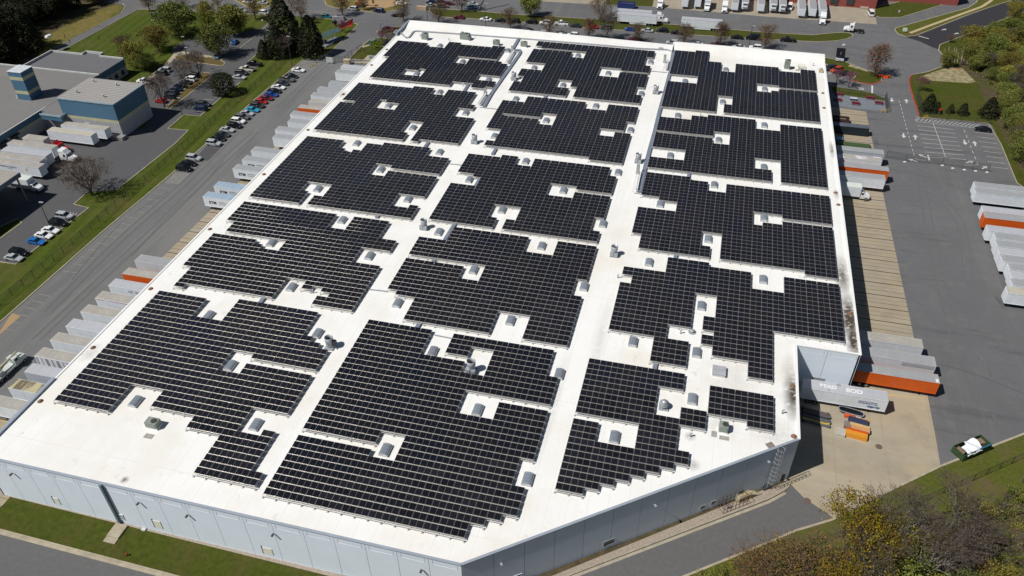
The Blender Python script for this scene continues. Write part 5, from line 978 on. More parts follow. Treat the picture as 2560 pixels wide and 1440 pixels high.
b = MB(); b.box(-213.5, OY1+1, 5.42, 7, 2.2, .1); b.build('porch_roof', rfo, nb)
for v in (214, 217.5, 221, 224.5): b = MB(); b.box(OX1+.06, v, 1.0, .1, 1.6, 1.5); b.build('window', glassd, nb)
for x, y in ((119, 93), (124.5, 90.5)):
    p = P(x, y, 5.6); b = MB(); b.lathe([(.9, 0), (.9, .35), (.6, .75), (.02, .9)], 14, c=(p.x, p.y, 5.52)); b.build('dome_skylight', mat('white_dome', (.75, .77, .78), .4), nb)
for x, y in ((163, 94), (248/1.0, 104/1.0-6), (175, 107), (154, 108)):
    p = P(x, y, 5.6)
    if p.x < OX1: b = MB(); b.tube((p.x, p.y, 5.5), (p.x, p.y, 6.9), .12); b.build('vent_pipe', darkm, nb)
# tower
TX0, TX1, TY0, TY1 = -212.1, -207.2, 189.7, 194.8; cx_, cy_ = (TX0+TX1)/2, (TY0+TY1)/2
b = MB(); z = ZH
for h, m in ((2.0, 0), (1.1, 1), (3.5, 0), (1.1, 1), (1.5, 0)): b.box(cx_, cy_, z, TX1-TX0+(.02 if m else 0), TY1-TY0+(.02 if m else 0), h, 0, m); z += h
b.build('tower', [bl_f, crm], nb); b = MB(); b.box(cx_, cy_, z, TX1-TX0+.25, TY1-TY0+.25, .18); b.build('tower_cap', mat('tower_cap', (.60, .64, .67), .5), nb); b = MB(); b.box(TX0-.5, TY0+.6, ZH, .6, .9, 1.0); b.build('equipment_box', trimw, nb)
# high bay
BX0, BX1, BY0, BY1, ZB = -191.4, -171.8, 184.4, 199.6, 11.04; cx_, cy_ = (BX0+BX1)/2, (BY0+BY1)/2
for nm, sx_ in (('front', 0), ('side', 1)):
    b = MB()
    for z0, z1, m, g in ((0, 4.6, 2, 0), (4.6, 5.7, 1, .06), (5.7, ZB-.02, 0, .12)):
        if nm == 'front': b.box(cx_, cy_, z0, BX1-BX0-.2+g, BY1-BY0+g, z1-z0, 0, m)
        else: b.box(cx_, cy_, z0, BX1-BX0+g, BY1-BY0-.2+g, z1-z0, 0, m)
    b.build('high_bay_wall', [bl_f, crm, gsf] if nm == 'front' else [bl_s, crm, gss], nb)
b = MB(); b.sheet([(BX0-.1, BY0-.1), (BX1+.1, BY0-.1), (BX1+.1, BY1+.1), (BX0-.1, BY1+.1)], ZB+.03); b.build('high_bay_roof', rfm, nb)
b = MB(); b.ribbon([(BX0, BY0-.12), (BX1+.12, BY0-.12)], .24, ZB-.25, ZB+.10); b.ribbon([(BX1+.12, BY0), (BX1+.12, BY1)], .22, ZB-.25, ZB+.09); b.build('gutter', trimb, nb)
for x, y in ((233, 203), (291, 212), (192, 230), (259, 241)): p = P(x, y, ZB+.3); b = MB(); b.tube((p.x, p.y, ZB), (p.x, p.y, ZB+.7), .22, n=8); b.lathe([(.34, .7), (.30, 1.0), (.02, 1.1)], 8, c=(p.x, p.y, ZB)); b.build('roof_vent', trimw, nb)
b = MB(); b.box(-183.5, BY0-.02, 1.2, 2.0, .3, 2.5); b.build('dock_door', trimw, nb); b = MB(); b.box(-174.0, BY0-1.1, 0, 6.5, 2.0, 1.1); b.build('dock_platform', mat('dock_concrete', (.25, .24, .23), .9), nb)
b = MB(); b.box(-195.3, 189.5, 0, 8.0, 10.6, 4.4, 0, 1); b.box(-195.3, 189.5, 4.4, 8.1, 10.7, 1.5, 0, 0); b.box(-194.2, 183.2, 4.3, 7.4, 2.0, 1.65, 0, 0); b.build('link_wall', [bl_f, gsf], nb); b = MB(); b.sheet([(-199.3, 184.2), (-191.4, 184.2), (-191.4, 194.8), (-199.3, 194.8)], 6.03); b.sheet([(-197.9, 182.2), (-190.5, 182.2), (-190.5, 184.2), (-197.9, 184.2)], 6.0); b.build('link_roof', rfb, nb); b = MB(); b.ribbon([(-198, 182.15), (-190.4, 182.15), (-190.4, 184.3)], .25, 5.7, 6.25); b.build('link_trim', trimb, nb)
# second neighbour: canopy building at the lower left
sb = tag(bpy.data.objects.new('canopy_building', None), 'dark building with ribbed beige roof and open canopy at the left frame edge', 'industrial building'); COL.objects.link(sb)
b = MB(); b.box(-217, 104.5, 7.2, 85.5, 85, 1.25, 0, 0); b.build('canopy_fascia', mat('slate_fascia', (.16, .19, .24), .6), sb); b = MB(); b.sheet([(-259.6, 62.1), (-174.4, 62.1), (-174.4, 146.9), (-259.6, 146.9)], 8.46); b.build('roof', mat('ribbed_beige_roof', (.36, .33, .29), .7, var=.05, extra=joints_v(.8, .25, (.24, .22, .2), 1)), sb)
b = MB(); b.box(-224, 102, 0, 72, 80, 7.2); b.build('wall', mat('dark_wall', (.09, .085, .08), .9), sb)
for v in (68, 82, 96, 110, 124, 146): b = MB(); b.box(-174.9, v, 0, .35, .35, 7.2); b.build('post', steeld, sb)
# brick building
brick = mat('red_brick', (.30, .075, .06), .9, var=.12, scale=1.2, detail=8, extra=joints_v(1.2, .06, (.22, .07, .06), 2)); bb = tag(bpy.data.objects.new('brick_building', None), 'red brick warehouse with truck docks along the top of the frame', 'warehouse'); COL.objects.link(bb)
b = MB(); b.box(13, 385, 0, 97, 60, 9.5); b.build('wall', brick, bb); b = MB(); b.box(13, 385, 9.5, 97.4, 60.4, .4); b.build('roof', rfb, bb); b = MB(); b.box(78, 388.5, 0, 33, 44, 9.2); b.build('side_wing', brick, bb)
for i, (x, y) in enumerate(((1649, -4), (1711, -2), (1743, 0), (1767, 2), (1811, 4), (1836, 5), (1861, 6), (1901, 8), (1932, 10), (1955, 11), (2003, 13), (2030, 14), (2057, 15), (2088, 14), (2128, 16))):
    p = P(x, y, 2); b = MB(); b.box(p.x, 354.9, 1.1, 3.0, .3, 3.2); b.build('dock_door', darkm, bb)
p = P(2160, 22); b = MB(); b.box(p.x, 354.2, 0, 3.0, 1.6, .7); b.box(p.x-1.4, 353.4, .7, .1, .1, 1.0); b.box(p.x+1.4, 353.4, .7, .1, .1, 1.0); b.build('steps', kerbm, bb)

# ------------------------------------------------------------------ fences and gates
linkm = bpy.data.materials.new('chain_link'); linkm.use_nodes = True; t_ = linkm.node_tree; pb = t_.nodes['Principled BSDF']; pb.inputs['Base Color'].default_value = (.06, .07, .07, 1); pb.inputs['Roughness'].default_value = .6
tr = t_.nodes.new('ShaderNodeBsdfTransparent'); mx = t_.nodes.new('ShaderNodeMixShader'); mx.inputs[0].default_value = .20
t_.links.new(tr.outputs[0], mx.inputs[1]); t_.links.new(pb.outputs[0], mx.inputs[2]); t_.links.new(mx.outputs[0], t_.nodes['Material Output'].inputs[0])
postm = mat('fence_post', (.035, .04, .042), .6)
def fence(name, pts, h, step, lab, m=None, bars=0.0, cat='fence', pr=.06):
    q = pp(pts); t = root(name, tuple(q[0]), lab, cat, 'fences' if cat == 'fence' else None); o0 = q[0]; fb = MB(); pos = []
    for a, c in zip(q[:-1], q[1:]):
        a, c = a-o0, c-o0; n = max(1, int((c-a).length/step))
        fb.quad((a.x, a.y, .05), (c.x, c.y, .05), (c.x, c.y, h), (a.x, a.y, h)) if not bars else None
        for i in range(n): pos.append(a.lerp(c, i/n))
        if bars:
            k = int((c-a).length/bars)
            for i in range(k): s = a.lerp(c, i/k); fb.box(s.x, s.y, .1, .035, .035, h-.1)
    pos.append(q[-1]-o0)
    fb.build('fabric' if not bars else 'bars', m or linkm, t)
    rb = MB()
    for a, c in zip(q[:-1], q[1:]):
        a, c = a-o0, c-o0
        for z in ((h,) if not bars else (h-.15, .3)): rb.tube((a.x, a.y, z), (c.x, c.y, z), .035, n=4)
    rb.build('rail', postm, t)
    for p in pos[:100]: b = MB(); b.tube((p.x, p.y, 0), (p.x, p.y, h+.05), pr, n=6); b.build('post', postm, t)
    return t
fence('chain_link_fence', [(737, 132), (690, 172), (640, 216), (575, 268), (500, 336), (430, 398), (330, 484), (250, 556), (160, 634), (60, 716), (-60, 815)], 2.1, 3.1, 'long chain link fence along the grass strip left of the truck court')
fence('chain_link_fence', [(2270, 1271), (2400, 1216), (2560, 1146), (2700, 1084)], 1.9, 3.0, 'chain link fence on the verge at the lower right'); fence('chain_link_fence', [(1960, 1396), (2110, 1340), (2270, 1271)], 1.9, 3.0, 'chain link fence hidden among the trees at the lower right')
fence('iron_fence', [(800, 153), (863, 158)], 2.4, 1.1, 'dark sliding gate across the left driveway', None, .28, 'gate'); fence('iron_fence', [(863, 158), (905, 161)], 2.2, 2.2, 'dark iron fence between the gate and the warehouse corner', None, .25); fence('iron_fence', [(863, 156), (880, 140), (905, 124), (895, 130)], 2.2, 2.4, 'dark iron fence along the driveway near the gate', None, .25)
fence('iron_fence', [(912, 133), (948, 137), (975, 124)], 1.9, 2.4, 'dark iron fence across the small lawn by the left corner', None, .25)
fence('iron_fence', [(2212, 248), (2214, 262), (2217, 282)], 2.6, 1.4, 'dark swung open gate beside the picnic area', None, .16, 'gate'); fence('iron_fence', [(2291, 240), (2296, 266), (2301, 294)], 2.6, 2.4, 'dark swung open gate beside the red kerb', None, .16, 'gate')
fence('iron_fence', [(2096, 231), (2150, 238), (2211, 249)], 1.6, 3.2, 'dark fence along the grass above the picnic tables', None, .3); fence('iron_fence', [(2301, 292), (2400, 304), (2476, 311)], 1.8, 3.4, 'dark fence above the striped parking bays', None, .3)
fence('chain_link_fence', [(2215, 395), (2262, 404), (2354, 413), (2430, 424), (2470, 431)], 2.4, 5.5, 'thin wire fence panels on white feet across the right lot')
for i, (x, y) in enumerate(((2262, 405), (2356, 414), (2382, 421), (2411, 425), (2439, 428), (2468, 431))):
    p = P(x, y); b = MB(); b.box(p.x, p.y, .02, .8, .35, .2, .2, 0, (.5, .2)); solo(b, 'fence_foot', copew, 'white concrete fence foot on the right lot, %s from the left' % ('first second third fourth fifth sixth'.split()[i]), 'fence foot', 'white fence feet')
b = MB(); p = P(824, 152, 1.0); b.box(p.x, p.y-.1, .4, 2.6, .06, 2.0); b.box(p.x-.9, p.y-.1, 0, .1, .1, .5); b.box(p.x+.9, p.y-.1, 0, .1, .1, .5); solo(b, 'notice_board', trimw, 'blank pale panel fixed on the sliding gate', 'sign')
p = P(869, 160); b = MB(); b.box(p.x, p.y, 0, 2.2, 1.6, 1.6); b.box(p.x, p.y, 1.6, 2.5, 1.9, .15); solo(b, 'gate_box', mat('tan_box', (.45, .38, .26), .8), 'small tan utility box beside the sliding gate', 'utility box')
ylw = mat('safety_yellow', (.62, .44, .04), .6)
def barrier(x, y, L, rz, lab, h=1.1):
    p = P(x, y); t = root('yellow_barrier', tuple(p), lab, 'barrier', None, rz); b = MB()
    for s in (-L/2, 0, L/2): b.tube((s, 0, 0), (s, 0, h), .07, n=6)
    b.build('posts', ylw, t); b = MB()
    for z in (h*.5, h): b.tube((-L/2, 0, z), (L/2, 0, z), .06, n=6)
    b.build('rails', ylw, t)
barrier(2212, 281, 2.6, .3, 'yellow pipe barrier at the foot of the picnic area gate'); barrier(2313, 297, 1.2, .2, 'yellow pipe barrier by the striped bays', 1.0); barrier(782, 166, 3.0, 1.0, 'yellow pipe barrier on the hatched bay near the gate', .9)
# dock stair with yellow rails and wire cage on the angled wall
AZ = math.atan2(CB[1]-CA[1], CB[0]-CA[0]); p = P(1853, 1250); t = root('dock_stair', (p.x, p.y, 0), 'concrete door stair with yellow handrails at the angled wall', 'stair', None, AZ)
b = MB(); b.box(.4, .3, 0, 2.6, 1.4, 1.1)
for k in range(4): b.box(2.0+k*.35, .3, 0, .35, 1.3, .9-k*.22)
b.build('steps', kerbm, t); b = MB()
for y_ in (-.4, 1.0):
    for x_ in (-.8, .4, 1.6, 3.2): b.tube((x_, y_, 0), (x_, y_, 2.1 if x_ < 2 else 1.2), .05, n=5)
    b.tube((-.8, y_, 2.1), (1.6, y_, 2.1), .05, n=5); b.tube((1.6, y_, 2.1), (3.2, y_, 1.2), .05, n=5); b.tube((-.8, y_, 1.6), (1.6, y_, 1.6), .05, n=5)
b.build('handrail', ylw, t)
p = P(1829, 1262); t = root('wire_cage', (p.x, p.y, 0), 'brown wire cage against the angled wall left of the stair', 'cage', None, AZ); b = MB()
for x_ in np.linspace(-2.4, 2.4, 7):
    for y_ in (-1.0, .6): b.tube((x_, y_, 0), (x_, y_, 2.2), .045, n=4)
for z in (.1, 1.1, 2.2):
    for y_ in (-1.0, .6): b.tube((-2.4, y_, z), (2.4, y_, z), .04, n=4)
    for x_ in (-2.4, 2.4): b.tube((x_, -1.0, z), (x_, .6, z), .04, n=4)
b.build('frame', mat('rust_brown_steel', (.13, .085, .07), .8), t); b = MB(); b.box(-.9, -.2, 0, .8, .6, .5); b.build('contents', mat('junk', (.26, .22, .2), .9, scale=4), t)
p = P(1931, 1222); t = root('bicycle_rack', (p.x, p.y, 0), 'dark hoop rack on the gravel at the foot of the roof ladder', 'rack', None, AZ); b = MB()
for k in range(12): a0, a1 = math.pi*k/6, math.pi*(k+1)/6; b.tube((.75*math.cos(a0), 0, .78+.75*math.sin(a0)), (.75*math.cos(a1), 0, .78+.75*math.sin(a1)), .05, n=5)
b.build('hoop', darkm, t); b = MB(); b.box(-.9, .3, 0, 1.6, .3, .5); b.build('base', darkm, t)

# ------------------------------------------------------------------ goods standing in the dock yard
def yard(name, x, y, lab, cat, parts, rz=0.0, group=None):
    p = P(x, y); t = root(name, (p.x, p.y, .03), lab, cat, group, rz)
    for nm, mb, m in parts: mb.build(nm, m, t)
    return t
def hull(L, W, H, th=.1):
    b = MB(); n = 12; out = []
    for i in range(n): a = 2*math.pi*i/n; c, s = math.cos(a), math.sin(a); out.append((L/2*abs(c)**.6*(1 if c > 0 else -1), W/2*abs(s)**.6*(1 if s > 0 else -1)))
    k = len(out); vs = []
    for f, z in ((.8, 0), (1, H), (.86, H), (.72, .12)): vs += [(x*f, y*f, z) for x, y in out]
    for r_ in range(3): b.add(vs, [(r_*k+i, r_*k+(i+1) % k, (r_+1)*k+(i+1) % k, (r_+1)*k+i) for i in range(k)], 0)
    b.add(vs, [tuple(range(3*k, 4*k))], 0)
    return b
blk = mat('black_plastic', (.012, .013, .018), .4); wht = mat('white_rim', (.60, .62, .64), .5); rimg = mat('grey_rim', (.30, .31, .34), .5); orr = mat('orange_plastic', (.62, .10, .02), .5); oro = mat('orange_fabric', (.66, .27, .02), .7, var=.1, scale=3); navy = mat('navy_fabric', (.022, .032, .075), .8, var=.1); tanb = mat('cardboard_orange', (.55, .28, .12), .85, var=.1)
rim = MB(); ho = hull(4.7, 1.5, .62); rim.v = ho.v; n_ = 12; rim.add([], [])
rim = MB(); pts_ = [(p[0], p[1]) for p in ho.v[12:24]]; rim.ribbon(pts_+[pts_[0]], .16, .60, .68)
yard('plastic_tub', 2126, 1034, 'long black tub with white rim near the white trailer, dock yard', 'tub', [('shell', ho, blk), ('rim', rim, rimg)], R(-10))
b = MB(); b.box(-1.3, 0, .1, 2.0, .7, .45); b2_ = MB(); b2_.box(.9, -.05, .1, 2.6, .55, .3); b3_ = MB(); b3_.box(-.1, .5, .1, 1.7, .5, .3)
yard('plastic_slide', 2141, 1049, 'red and orange long plastic piece beside the black tub, dock yard', 'plastic piece', [('red_end', b, orr), ('orange_tail', b2_, oro), ('white_wrap', b3_, wht)], R(-9))
b = MB(); b.tube((-1.7, -.3, .55), (1.7, -.3, .5), .5, n=10); b.tube((-1.7, .35, .55), (1.7, .35, .5), .45, n=10); yard('rolled_bundle', 2143, 1059, 'navy blue rolled bundle between orange pieces, dock yard', 'bundle', [('rolls', b, navy)], R(-9))
b = MB(); b.box(.2, .45, 0, 3.4, .8, .75); b2_ = MB(); b2_.box(.3, -.45, 0, 3.4, .95, .95); b3_ = MB(); b3_.box(-2.0, .1, 0, 1.0, 1.5, .7)
yard('long_crate', 2144, 1074, 'long tan and yellow boxes behind the orange bin, dock yard', 'crate', [('yellow_box', b, mat('pale_yellow_box', (.60, .42, .18), .8)), ('tan_box', b2_, tanb), ('grey_box', b3_, mat('grey_brown_box', (.22, .19, .18), .9))], R(-8))
b = MB(); b.box(0, 0, 0, 3.9, 1.5, .9, 0, 0, (3.8, 1.3)); b2_ = MB(); b2_.box(0, .55, .9, 3.7, .3, .22)
yard('orange_bin', 2139, 1091, 'bright orange long bin nearest the near wall, dock yard', 'bin', [('body', b, oro), ('hinge', b2_, orr)], R(-8))
b = MB()
for z in (0, .2, .4): b.box(0, 0, z, 1.7, 1.7, .12)
for k in range(6): b.box(-.75+k*.3, 0, .54, .2, 1.7, .05)
yard('pallet_stack', 2100, 1084, 'white slatted pallet stack left of the orange bin', 'pallets', [('pallets', b, mat('pallet_white', (.50, .48, .43), .8))], R(-8))
grc = [('grey', (.10, .10, .11)), ('brown', (.10, .075, .06)), ('grey', (.13, .13, .12)), ('black', (.02, .02, .024)), ('slate', (.10, .115, .135)), ('grey', (.12, .125, .13)), ('yellow', (.5, .38, .04)), ('slate', (.11, .12, .14))]
for i, (nm, c) in enumerate(grc):
    b = MB(); b.tube((-2.6, 0, .35), (2.0, 0, .30), .24, .22, 8); b.box(2.1, 0, .12, .5, .5, .4); b2_ = MB(); b2_.box(-2.6, 0, .0, .4, .7, .5)
    p = P(2040, 1030+i*4.4); t = yard('kayak', 2040+(i % 3)*1.5, 1031+i*4.4, '%s slim long roll half in shadow, %s from the white trailer in the dock yard' % (nm, 'first second third fourth fifth sixth seventh eighth'.split()[i]), 'roll', [('body', b, mat('roll_'+nm, c, .7)), ('end_stop', b2_, blk)], R(-7), 'long rolls beside the recess wall')
    t.name = 'long_roll'
mh = mat('rusty_manhole', (.16, .105, .085), .8, var=.2, scale=3)
for x, y, lab in ((2197, 1117, 'round rusty manhole cover near the goods in the dock yard'), (2018, 1252, 'round rusty manhole cover at the road end of the dock yard')):
    p = P(x, y); b = MB(); b.lathe([(.62, .045), (.5, .055), (.02, .055)], 20, c=(p.x, p.y, 0)); solo(b, 'manhole_cover', mh, lab, 'manhole cover', 'manhole covers')
# open skip on the right
a_, c_ = P(2381, 1150), P(2473, 1112); rz = math.atan2(c_.y-a_.y, c_.x-a_.x); p = P(2424, 1128); t = root('roll_off_skip', (p.x, p.y, .02), 'open green roll off skip full of rubbish with a white sheet, lower right', 'skip', None, rz)
skg = mat('skip_green', (.045, .085, .035), .6, var=.2, scale=2); skb = mat('skip_blue_rim', (.02, .13, .19), .6); b = MB()
for x_, y_, sx_, sy_ in ((0, -1.25, 6.6, .12), (0, 1.25, 6.6, .12), (-3.3, 0, .12, 2.6), (3.3, 0, .12, 2.6)): b.box(x_, y_, .2, sx_, sy_, 1.5)
b.box(0, 0, .2, 6.6, 2.5, .15)
for k in range(9): b.box(-3.0+k*.75, -1.34, .3, .12, .08, 1.3)
for k in range(4): b.box(-3.39, -.9+k*.6, .3, .06, .12, 1.3)
b.build('body', skg, t); b = MB(); b.box(1.9, -1.25, 1.7, 2.7, .28, .14); b.build('rim', skb, t)
b = MB(); b.box(-2.5, .2, .4, 1.4, 1.6, .75, .2); b.box(2.2, .3, .4, 1.8, 1.5, 1.0, -.1, 0, (1.6, 1.2)); b.box(1.2, .0, .4, .9, 1.0, 1.3, .4); b.build('rubbish', mat('rubbish', (.28, .20, .13), .9, scale=4, col2=(.10, .06, .05)), t)
b = MB(); g = 9; vs = []
for i in range(g):
    for j in range(g):
        x_ = -2.3+3.6*i/(g-1)+.5*(j/(g-1)-.5); y_ = -1.45+2.6*j/(g-1); z_ = 1.80+.16*math.sin(i*1.3+j*.7)-(.45 if j == 0 else 0)-.15*(i == 0)
        vs.append((x_, y_, z_))
b.add(vs, [(i*g+j, (i+1)*g+j, (i+1)*g+j+1, i*g+j+1) for i in range(g-1) for j in range(g-1) if not (i < 2 and j > 5)]); b.build('white_sheet', mat('white_sheet', (.80, .82, .86), .6, var=.03), t)
# containers at the far end of the right dock
p = P(2118, 323, 1.3); t = root('shipping_container', (p.x, p.y, .03), 'dark green black container at the far end of the right dock', 'container'); b = MB(); b.box(0, 0, .15, 12.0, 2.5, 2.5)
for k in range(24): b.box(-5.8+k*.5, -1.27, .3, .2, .05, 2.2)
b.build('body', mat('container_dark', (.012, .022, .030), .5), t); b = MB(); b.box(0, 0, 2.66, 11.9, 2.4, .04); b.build('roof', mat('container_roof', (.10, .12, .15), .6), t); b = MB(); b.box(6.02, 0, .3, .05, 2.2, 2.2); b.build('door', darkm, t)
p = P(2096, 300, .9); t = root('open_skip', (p.x, p.y, .03), 'open dark brown skip behind the dark container', 'skip'); b = MB()
for x_, y_, sx_, sy_ in ((0, -1.1, 6, .12), (0, 1.1, 6, .12), (-3, 0, .12, 2.3), (3, 0, .12, 2.3)): b.box(x_, y_, .1, sx_, sy_, 1.7)
b.box(0, 0, .1, 6, 2.2, .6); b.build('body', mat('skip_brown', (.055, .03, .028), .8), t); b = MB(); b.box(.5, 0, .7, 3.5, 1.6, .5, .1); b.build('rubbish', mat('rubbish', (.2, .2, .2)), t)
p = P(2097, 352, .8); t = root('blue_bin', (p.x, p.y, .03), 'light blue bin by the wall between container and grey trailer', 'bin'); b = MB(); b.box(0, 0, .1, 1.8, 1.6, 1.5, 0, 0, (2.0, 1.8)); b.build('body', mat('bin_blue', (.12, .30, .45), .5), t); b = MB(); b.box(0, 0, 1.62, 2.0, 1.8, .08); b.build('lid', mat('bin_lid', (.2, .38, .5), .5), t)
p = P(2132, 368, .6); t = root('flat_trailer', (p.x, p.y, .03), 'low flat trailer with dark green tarpaulin beside the grey trailer', 'trailer'); b = MB(); b.box(0, 0, .9, 10, 2.4, .25); b.build('deck', chm, t); b = MB(); b.box(0, 0, 1.15, 9.6, 2.2, .5, 0, 0, (9.3, 1.9)); b.build('tarpaulin', mat('green_tarp', (.05, .09, .03), .8), t)
for x_ in (-3.6, -2.4): wheel_mb(x_, -.95, .45, .5).build('wheel', [tyre, rimm], t)

# ------------------------------------------------------------------ picnic area, signs, poles
maro = mat('maroon_table', (.20, .03, .05), .6)
for i, (x, y, lab) in enumerate(((2096, 238, 'by the wall at the back'), (2093, 252, 'by the wall in front'), (2138, 261, 'in the middle front'), (2174, 247, 'right of centre at the back'), (2196, 260, 'at the right end by the gate'))):
    p = P(x, y); t = root('picnic_table', (p.x, p.y, .06), 'maroon picnic table %s of the blue grey patio' % lab, 'picnic table', 'maroon picnic tables', R(-4)); b = MB(); b.box(0, 0, .72, 2.6, .9, .07); b.build('table_top', maro, t)
    for s in (-.8, .8): b = MB(); b.box(0, s, .44, 2.6, .35, .06); b.build('bench_seat', maro, t)
    for s in (-.85, .85): b = MB(); b.tube((s, -.85, 0), (s, -.2, .72), .05, n=5); b.tube((s, .85, 0), (s, .2, .72), .05, n=5); b.box(s, 0, .38, .08, 1.6, .07); b.build('leg', maro, t)
p = P(2133, 251); t = root('white_table', (p.x, p.y, .06), 'white metal table in the middle of the patio', 'table'); b = MB(); b.box(0, 0, .75, 2.2, 1.0, .06); b.build('table_top', wht, t); b = MB()
for s in (-.9, .9): b.box(s, 0, 0, .08, .8, .75)
b.build('leg', darkm, t)
p = P(931, 146); t = root('picnic_table', (p.x, p.y, .05), 'grey picnic table on a pale slab by the left corner', 'picnic table'); b = MB(); b.box(0, 0, 0.05, 5.2, 4.0, .06); b.build('slab', kerbm, t); b = MB(); b.box(0, 0, .8, 2.6, .9, .07); b.build('table_top', steel, t)
for s in (-.8, .8): b = MB(); b.box(0, s, .5, 2.6, .35, .06); b.build('bench_seat', steel, t)
b = MB(); b.box(-.8, 0, .1, .1, 1.4, .7); b.box(.8, 0, .1, .1, 1.4, .7); b.build('leg', darkm, t)
p = P(2098, 154); t = root('solar_light_tower', (p.x, p.y, .1), 'white trailer mast with dark tilted solar panels on the grass', 'light tower'); b = MB(); b.box(0, 0, .4, 2.6, 1.4, .7); b.build('trailer', wht, t); b = MB(); b.add([(-1.5, -.2, 1.6), (1.5, -.2, 1.6), (1.5, 2.6, 3.9), (-1.5, 2.6, 3.9)], [(0, 1, 2, 3)]); b.add([(-1.5, -.25, 1.55), (1.5, -.25, 1.55), (1.5, 2.6, 3.84), (-1.5, 2.6, 3.84)], [(3, 2, 1, 0)]); b.build('solar_panel', pvm, t); b = MB(); b.tube((0, .6, 1.0), (0, .6, 3.2), .08); b.tube((0, 0, .9), (0, 1.4, 2.9), .05); b.build('mast', steel, t)
for s in (-1, 1): wheel_mb(0, s*.8, .33, .2).build('wheel', [tyre, rimm], t)
ob = mat('safety_orange', (.75, .11, .01), .6, var=.1, scale=3)
p = P(2210, 195); t = root('orange_barricade', (p.x, p.y, .02), 'folded orange plastic barricade at the tip of the right island', 'barricade'); b = MB()
for k in range(5): b.box(-1.6+k*.8, .3*math.sin(k*2), 0, .75, .5, 1.0, .5*math.sin(k*1.7), 0, (.7, .25))
b.build('panels', ob, t); b = MB(); b.box(-2.0, .1, 0, .8, .8, .8, .3); b.build('dark_red_piece', mat('dark_red_barrier', (.28, .03, .02), .6), t)
b_ = MB(); rd = mat('red_netting', (.55, .045, .03), .7, var=.2, scale=2)
p0 = P(845, 72); t = root('red_netting', tuple(p0), 'red plastic netting strung across the corner lawn by the street', 'netting')
for (x0, y0, x1, y1) in ((845, 72, 860, 66), (860, 66, 872, 60), (872, 60, 881, 56), (866, 64, 878, 62)):
    q0, q1 = P(x0, y0)-p0, P(x1, y1)-p0; b_.quad((q0.x, q0.y, 0), (q1.x, q1.y, 0), (q1.x+.4, q1.y+.5, 1.5), (q0.x+.4, q0.y+.5, 1.4)); b_.quad((q0.x, q0.y, .02), (q0.x+1, q0.y-1.2, .1), (q1.x+1, q1.y-1.2, .1), (q1.x, q1.y, .03))
b_.build('net', rd, t)
def sign(x, y, lab, face, w_=1.0, h=1.0, hh=2.0, z=.0, shape='box', rz=0.0):
    p = P(x, y); t = root('road_sign', (p.x, p.y, z), lab, 'sign', None, rz); b = MB(); b.tube((0, 0, 0), (0, 0, hh+h*.5), .04, n=5); b.build('post', steel, t); b = MB()
    if shape == 'box': b.box(0, -.06, hh, w_, .04, h)
    else: n = 8; a = [(math.cos(math.pi/8+i*math.pi/4)*w_/2, math.sin(math.pi/8+i*math.pi/4)*w_/2) for i in range(n)]; b.add([(x_, -.08, hh+z_) for x_, z_ in a]+[(x_, -.05, hh+z_) for x_, z_ in a], [tuple(range(n)), tuple(range(n, 2*n))[::-1]])
    b.build('face', face, t); return t
sign(2346, 288, 'small red octagonal sign on the grass by the right fence', mat('sign_red', (.5, .03, .03), .5), 1.0, .8, 2.0, 0, 'oct'); sign(2260, 82, 'pale green white board sign on the street island', mat('sign_pale', (.62, .72, .60), .6), 1.6, 1.4, .5, .1); sign(2524, 48, 'white utility marker beside the fresh road', wht, .9, 1.2, .2)
sign(657, 57, 'small white sign on the lawn by the tree', wht, .6, .6, .8); sign(2247, 32, 'small white hydrant marker on the brick building lawn', wht, .6, .9, .2)
p = P(402, 50); t = root('monument_sign', (p.x, p.y, .0), 'grey slanted monument sign with plinth on the big lawn', 'sign', None, R(38)); b = MB(); b.box(0, 0, 0, 7.0, 1.4, .4); b.build('plinth', kerbm, t); b = MB(); b.box(0, 0, .4, 6.4, .7, 3.0); b.build('slab', mat('sign_grey', (.20, .21, .22), .7), t); b = MB(); b.box(0, -.37, .8, 5.4, .05, 2.0); b.build('face', mat('sign_dark_face', (.07, .08, .1), .5), t)
for i, (x, y, fl) in enumerate(((396, 52, 1), (419, 35, 0))):
    p = P(x, y); t = root('flagpole', (p.x, p.y, 0), 'tall thin flagpole %s the grey monument sign' % ('with flag left of' if fl else 'right of'), 'flagpole', 'flagpoles'); b = MB(); b.tube((0, 0, 0), (0, 0, 11.5), .10, .05, 6); b.build('pole', steel, t)
    if fl:
        b = MB(); vs = [(k*.3, .15*math.sin(k*1.2), z) for k in range(7) for z in (9.6, 11.2)]; b.add(vs, [(2*k, 2*k+2, 2*k+3, 2*k+1) for k in range(6)]); b.build('flag', mat('flag_cloth', (.42, .25, .27), .8, scale=2, col2=(.55, .56, .6)), t)
def pole(x, y, h, lab, arm=True, m=None):
    p = P(x, y); t = root('lamp_post', (p.x, p.y, 0), lab, 'lamp post', 'lamp posts'); b = MB(); b.tube((0, 0, 0), (0, 0, h), .12, .08, 6); b.build('pole', m or darkm, t)
    if arm: b = MB(); b.box(.5, 0, h, 1.2, .45, .15); b.build('lamp_head', steel, t)
for x, y, h, lab in ((1069, 52, 8, 'slim dark lamp post by the left street corner'), (1214, 66, 9, 'dark lamp post behind the far roof edge, left'), (1872, 118, 8, 'dark lamp post behind the far roof edge, right'), (731, 166, 11, 'tall thin pole at the head of the fence row'), (124, 563, 7, 'lamp post beside the black SUV in the near left lot'), (456, 288, 6, 'short lamp post at the corner of the inner lawn'), (479, 180, 9, 'lamp post on the mulch island'), (953, 74, 2.5, 'short black post by the maroon cars'), (470, 152, 9, 'lamp post at the sidewalk corner')): pole(x, y, h, lab, h > 4)
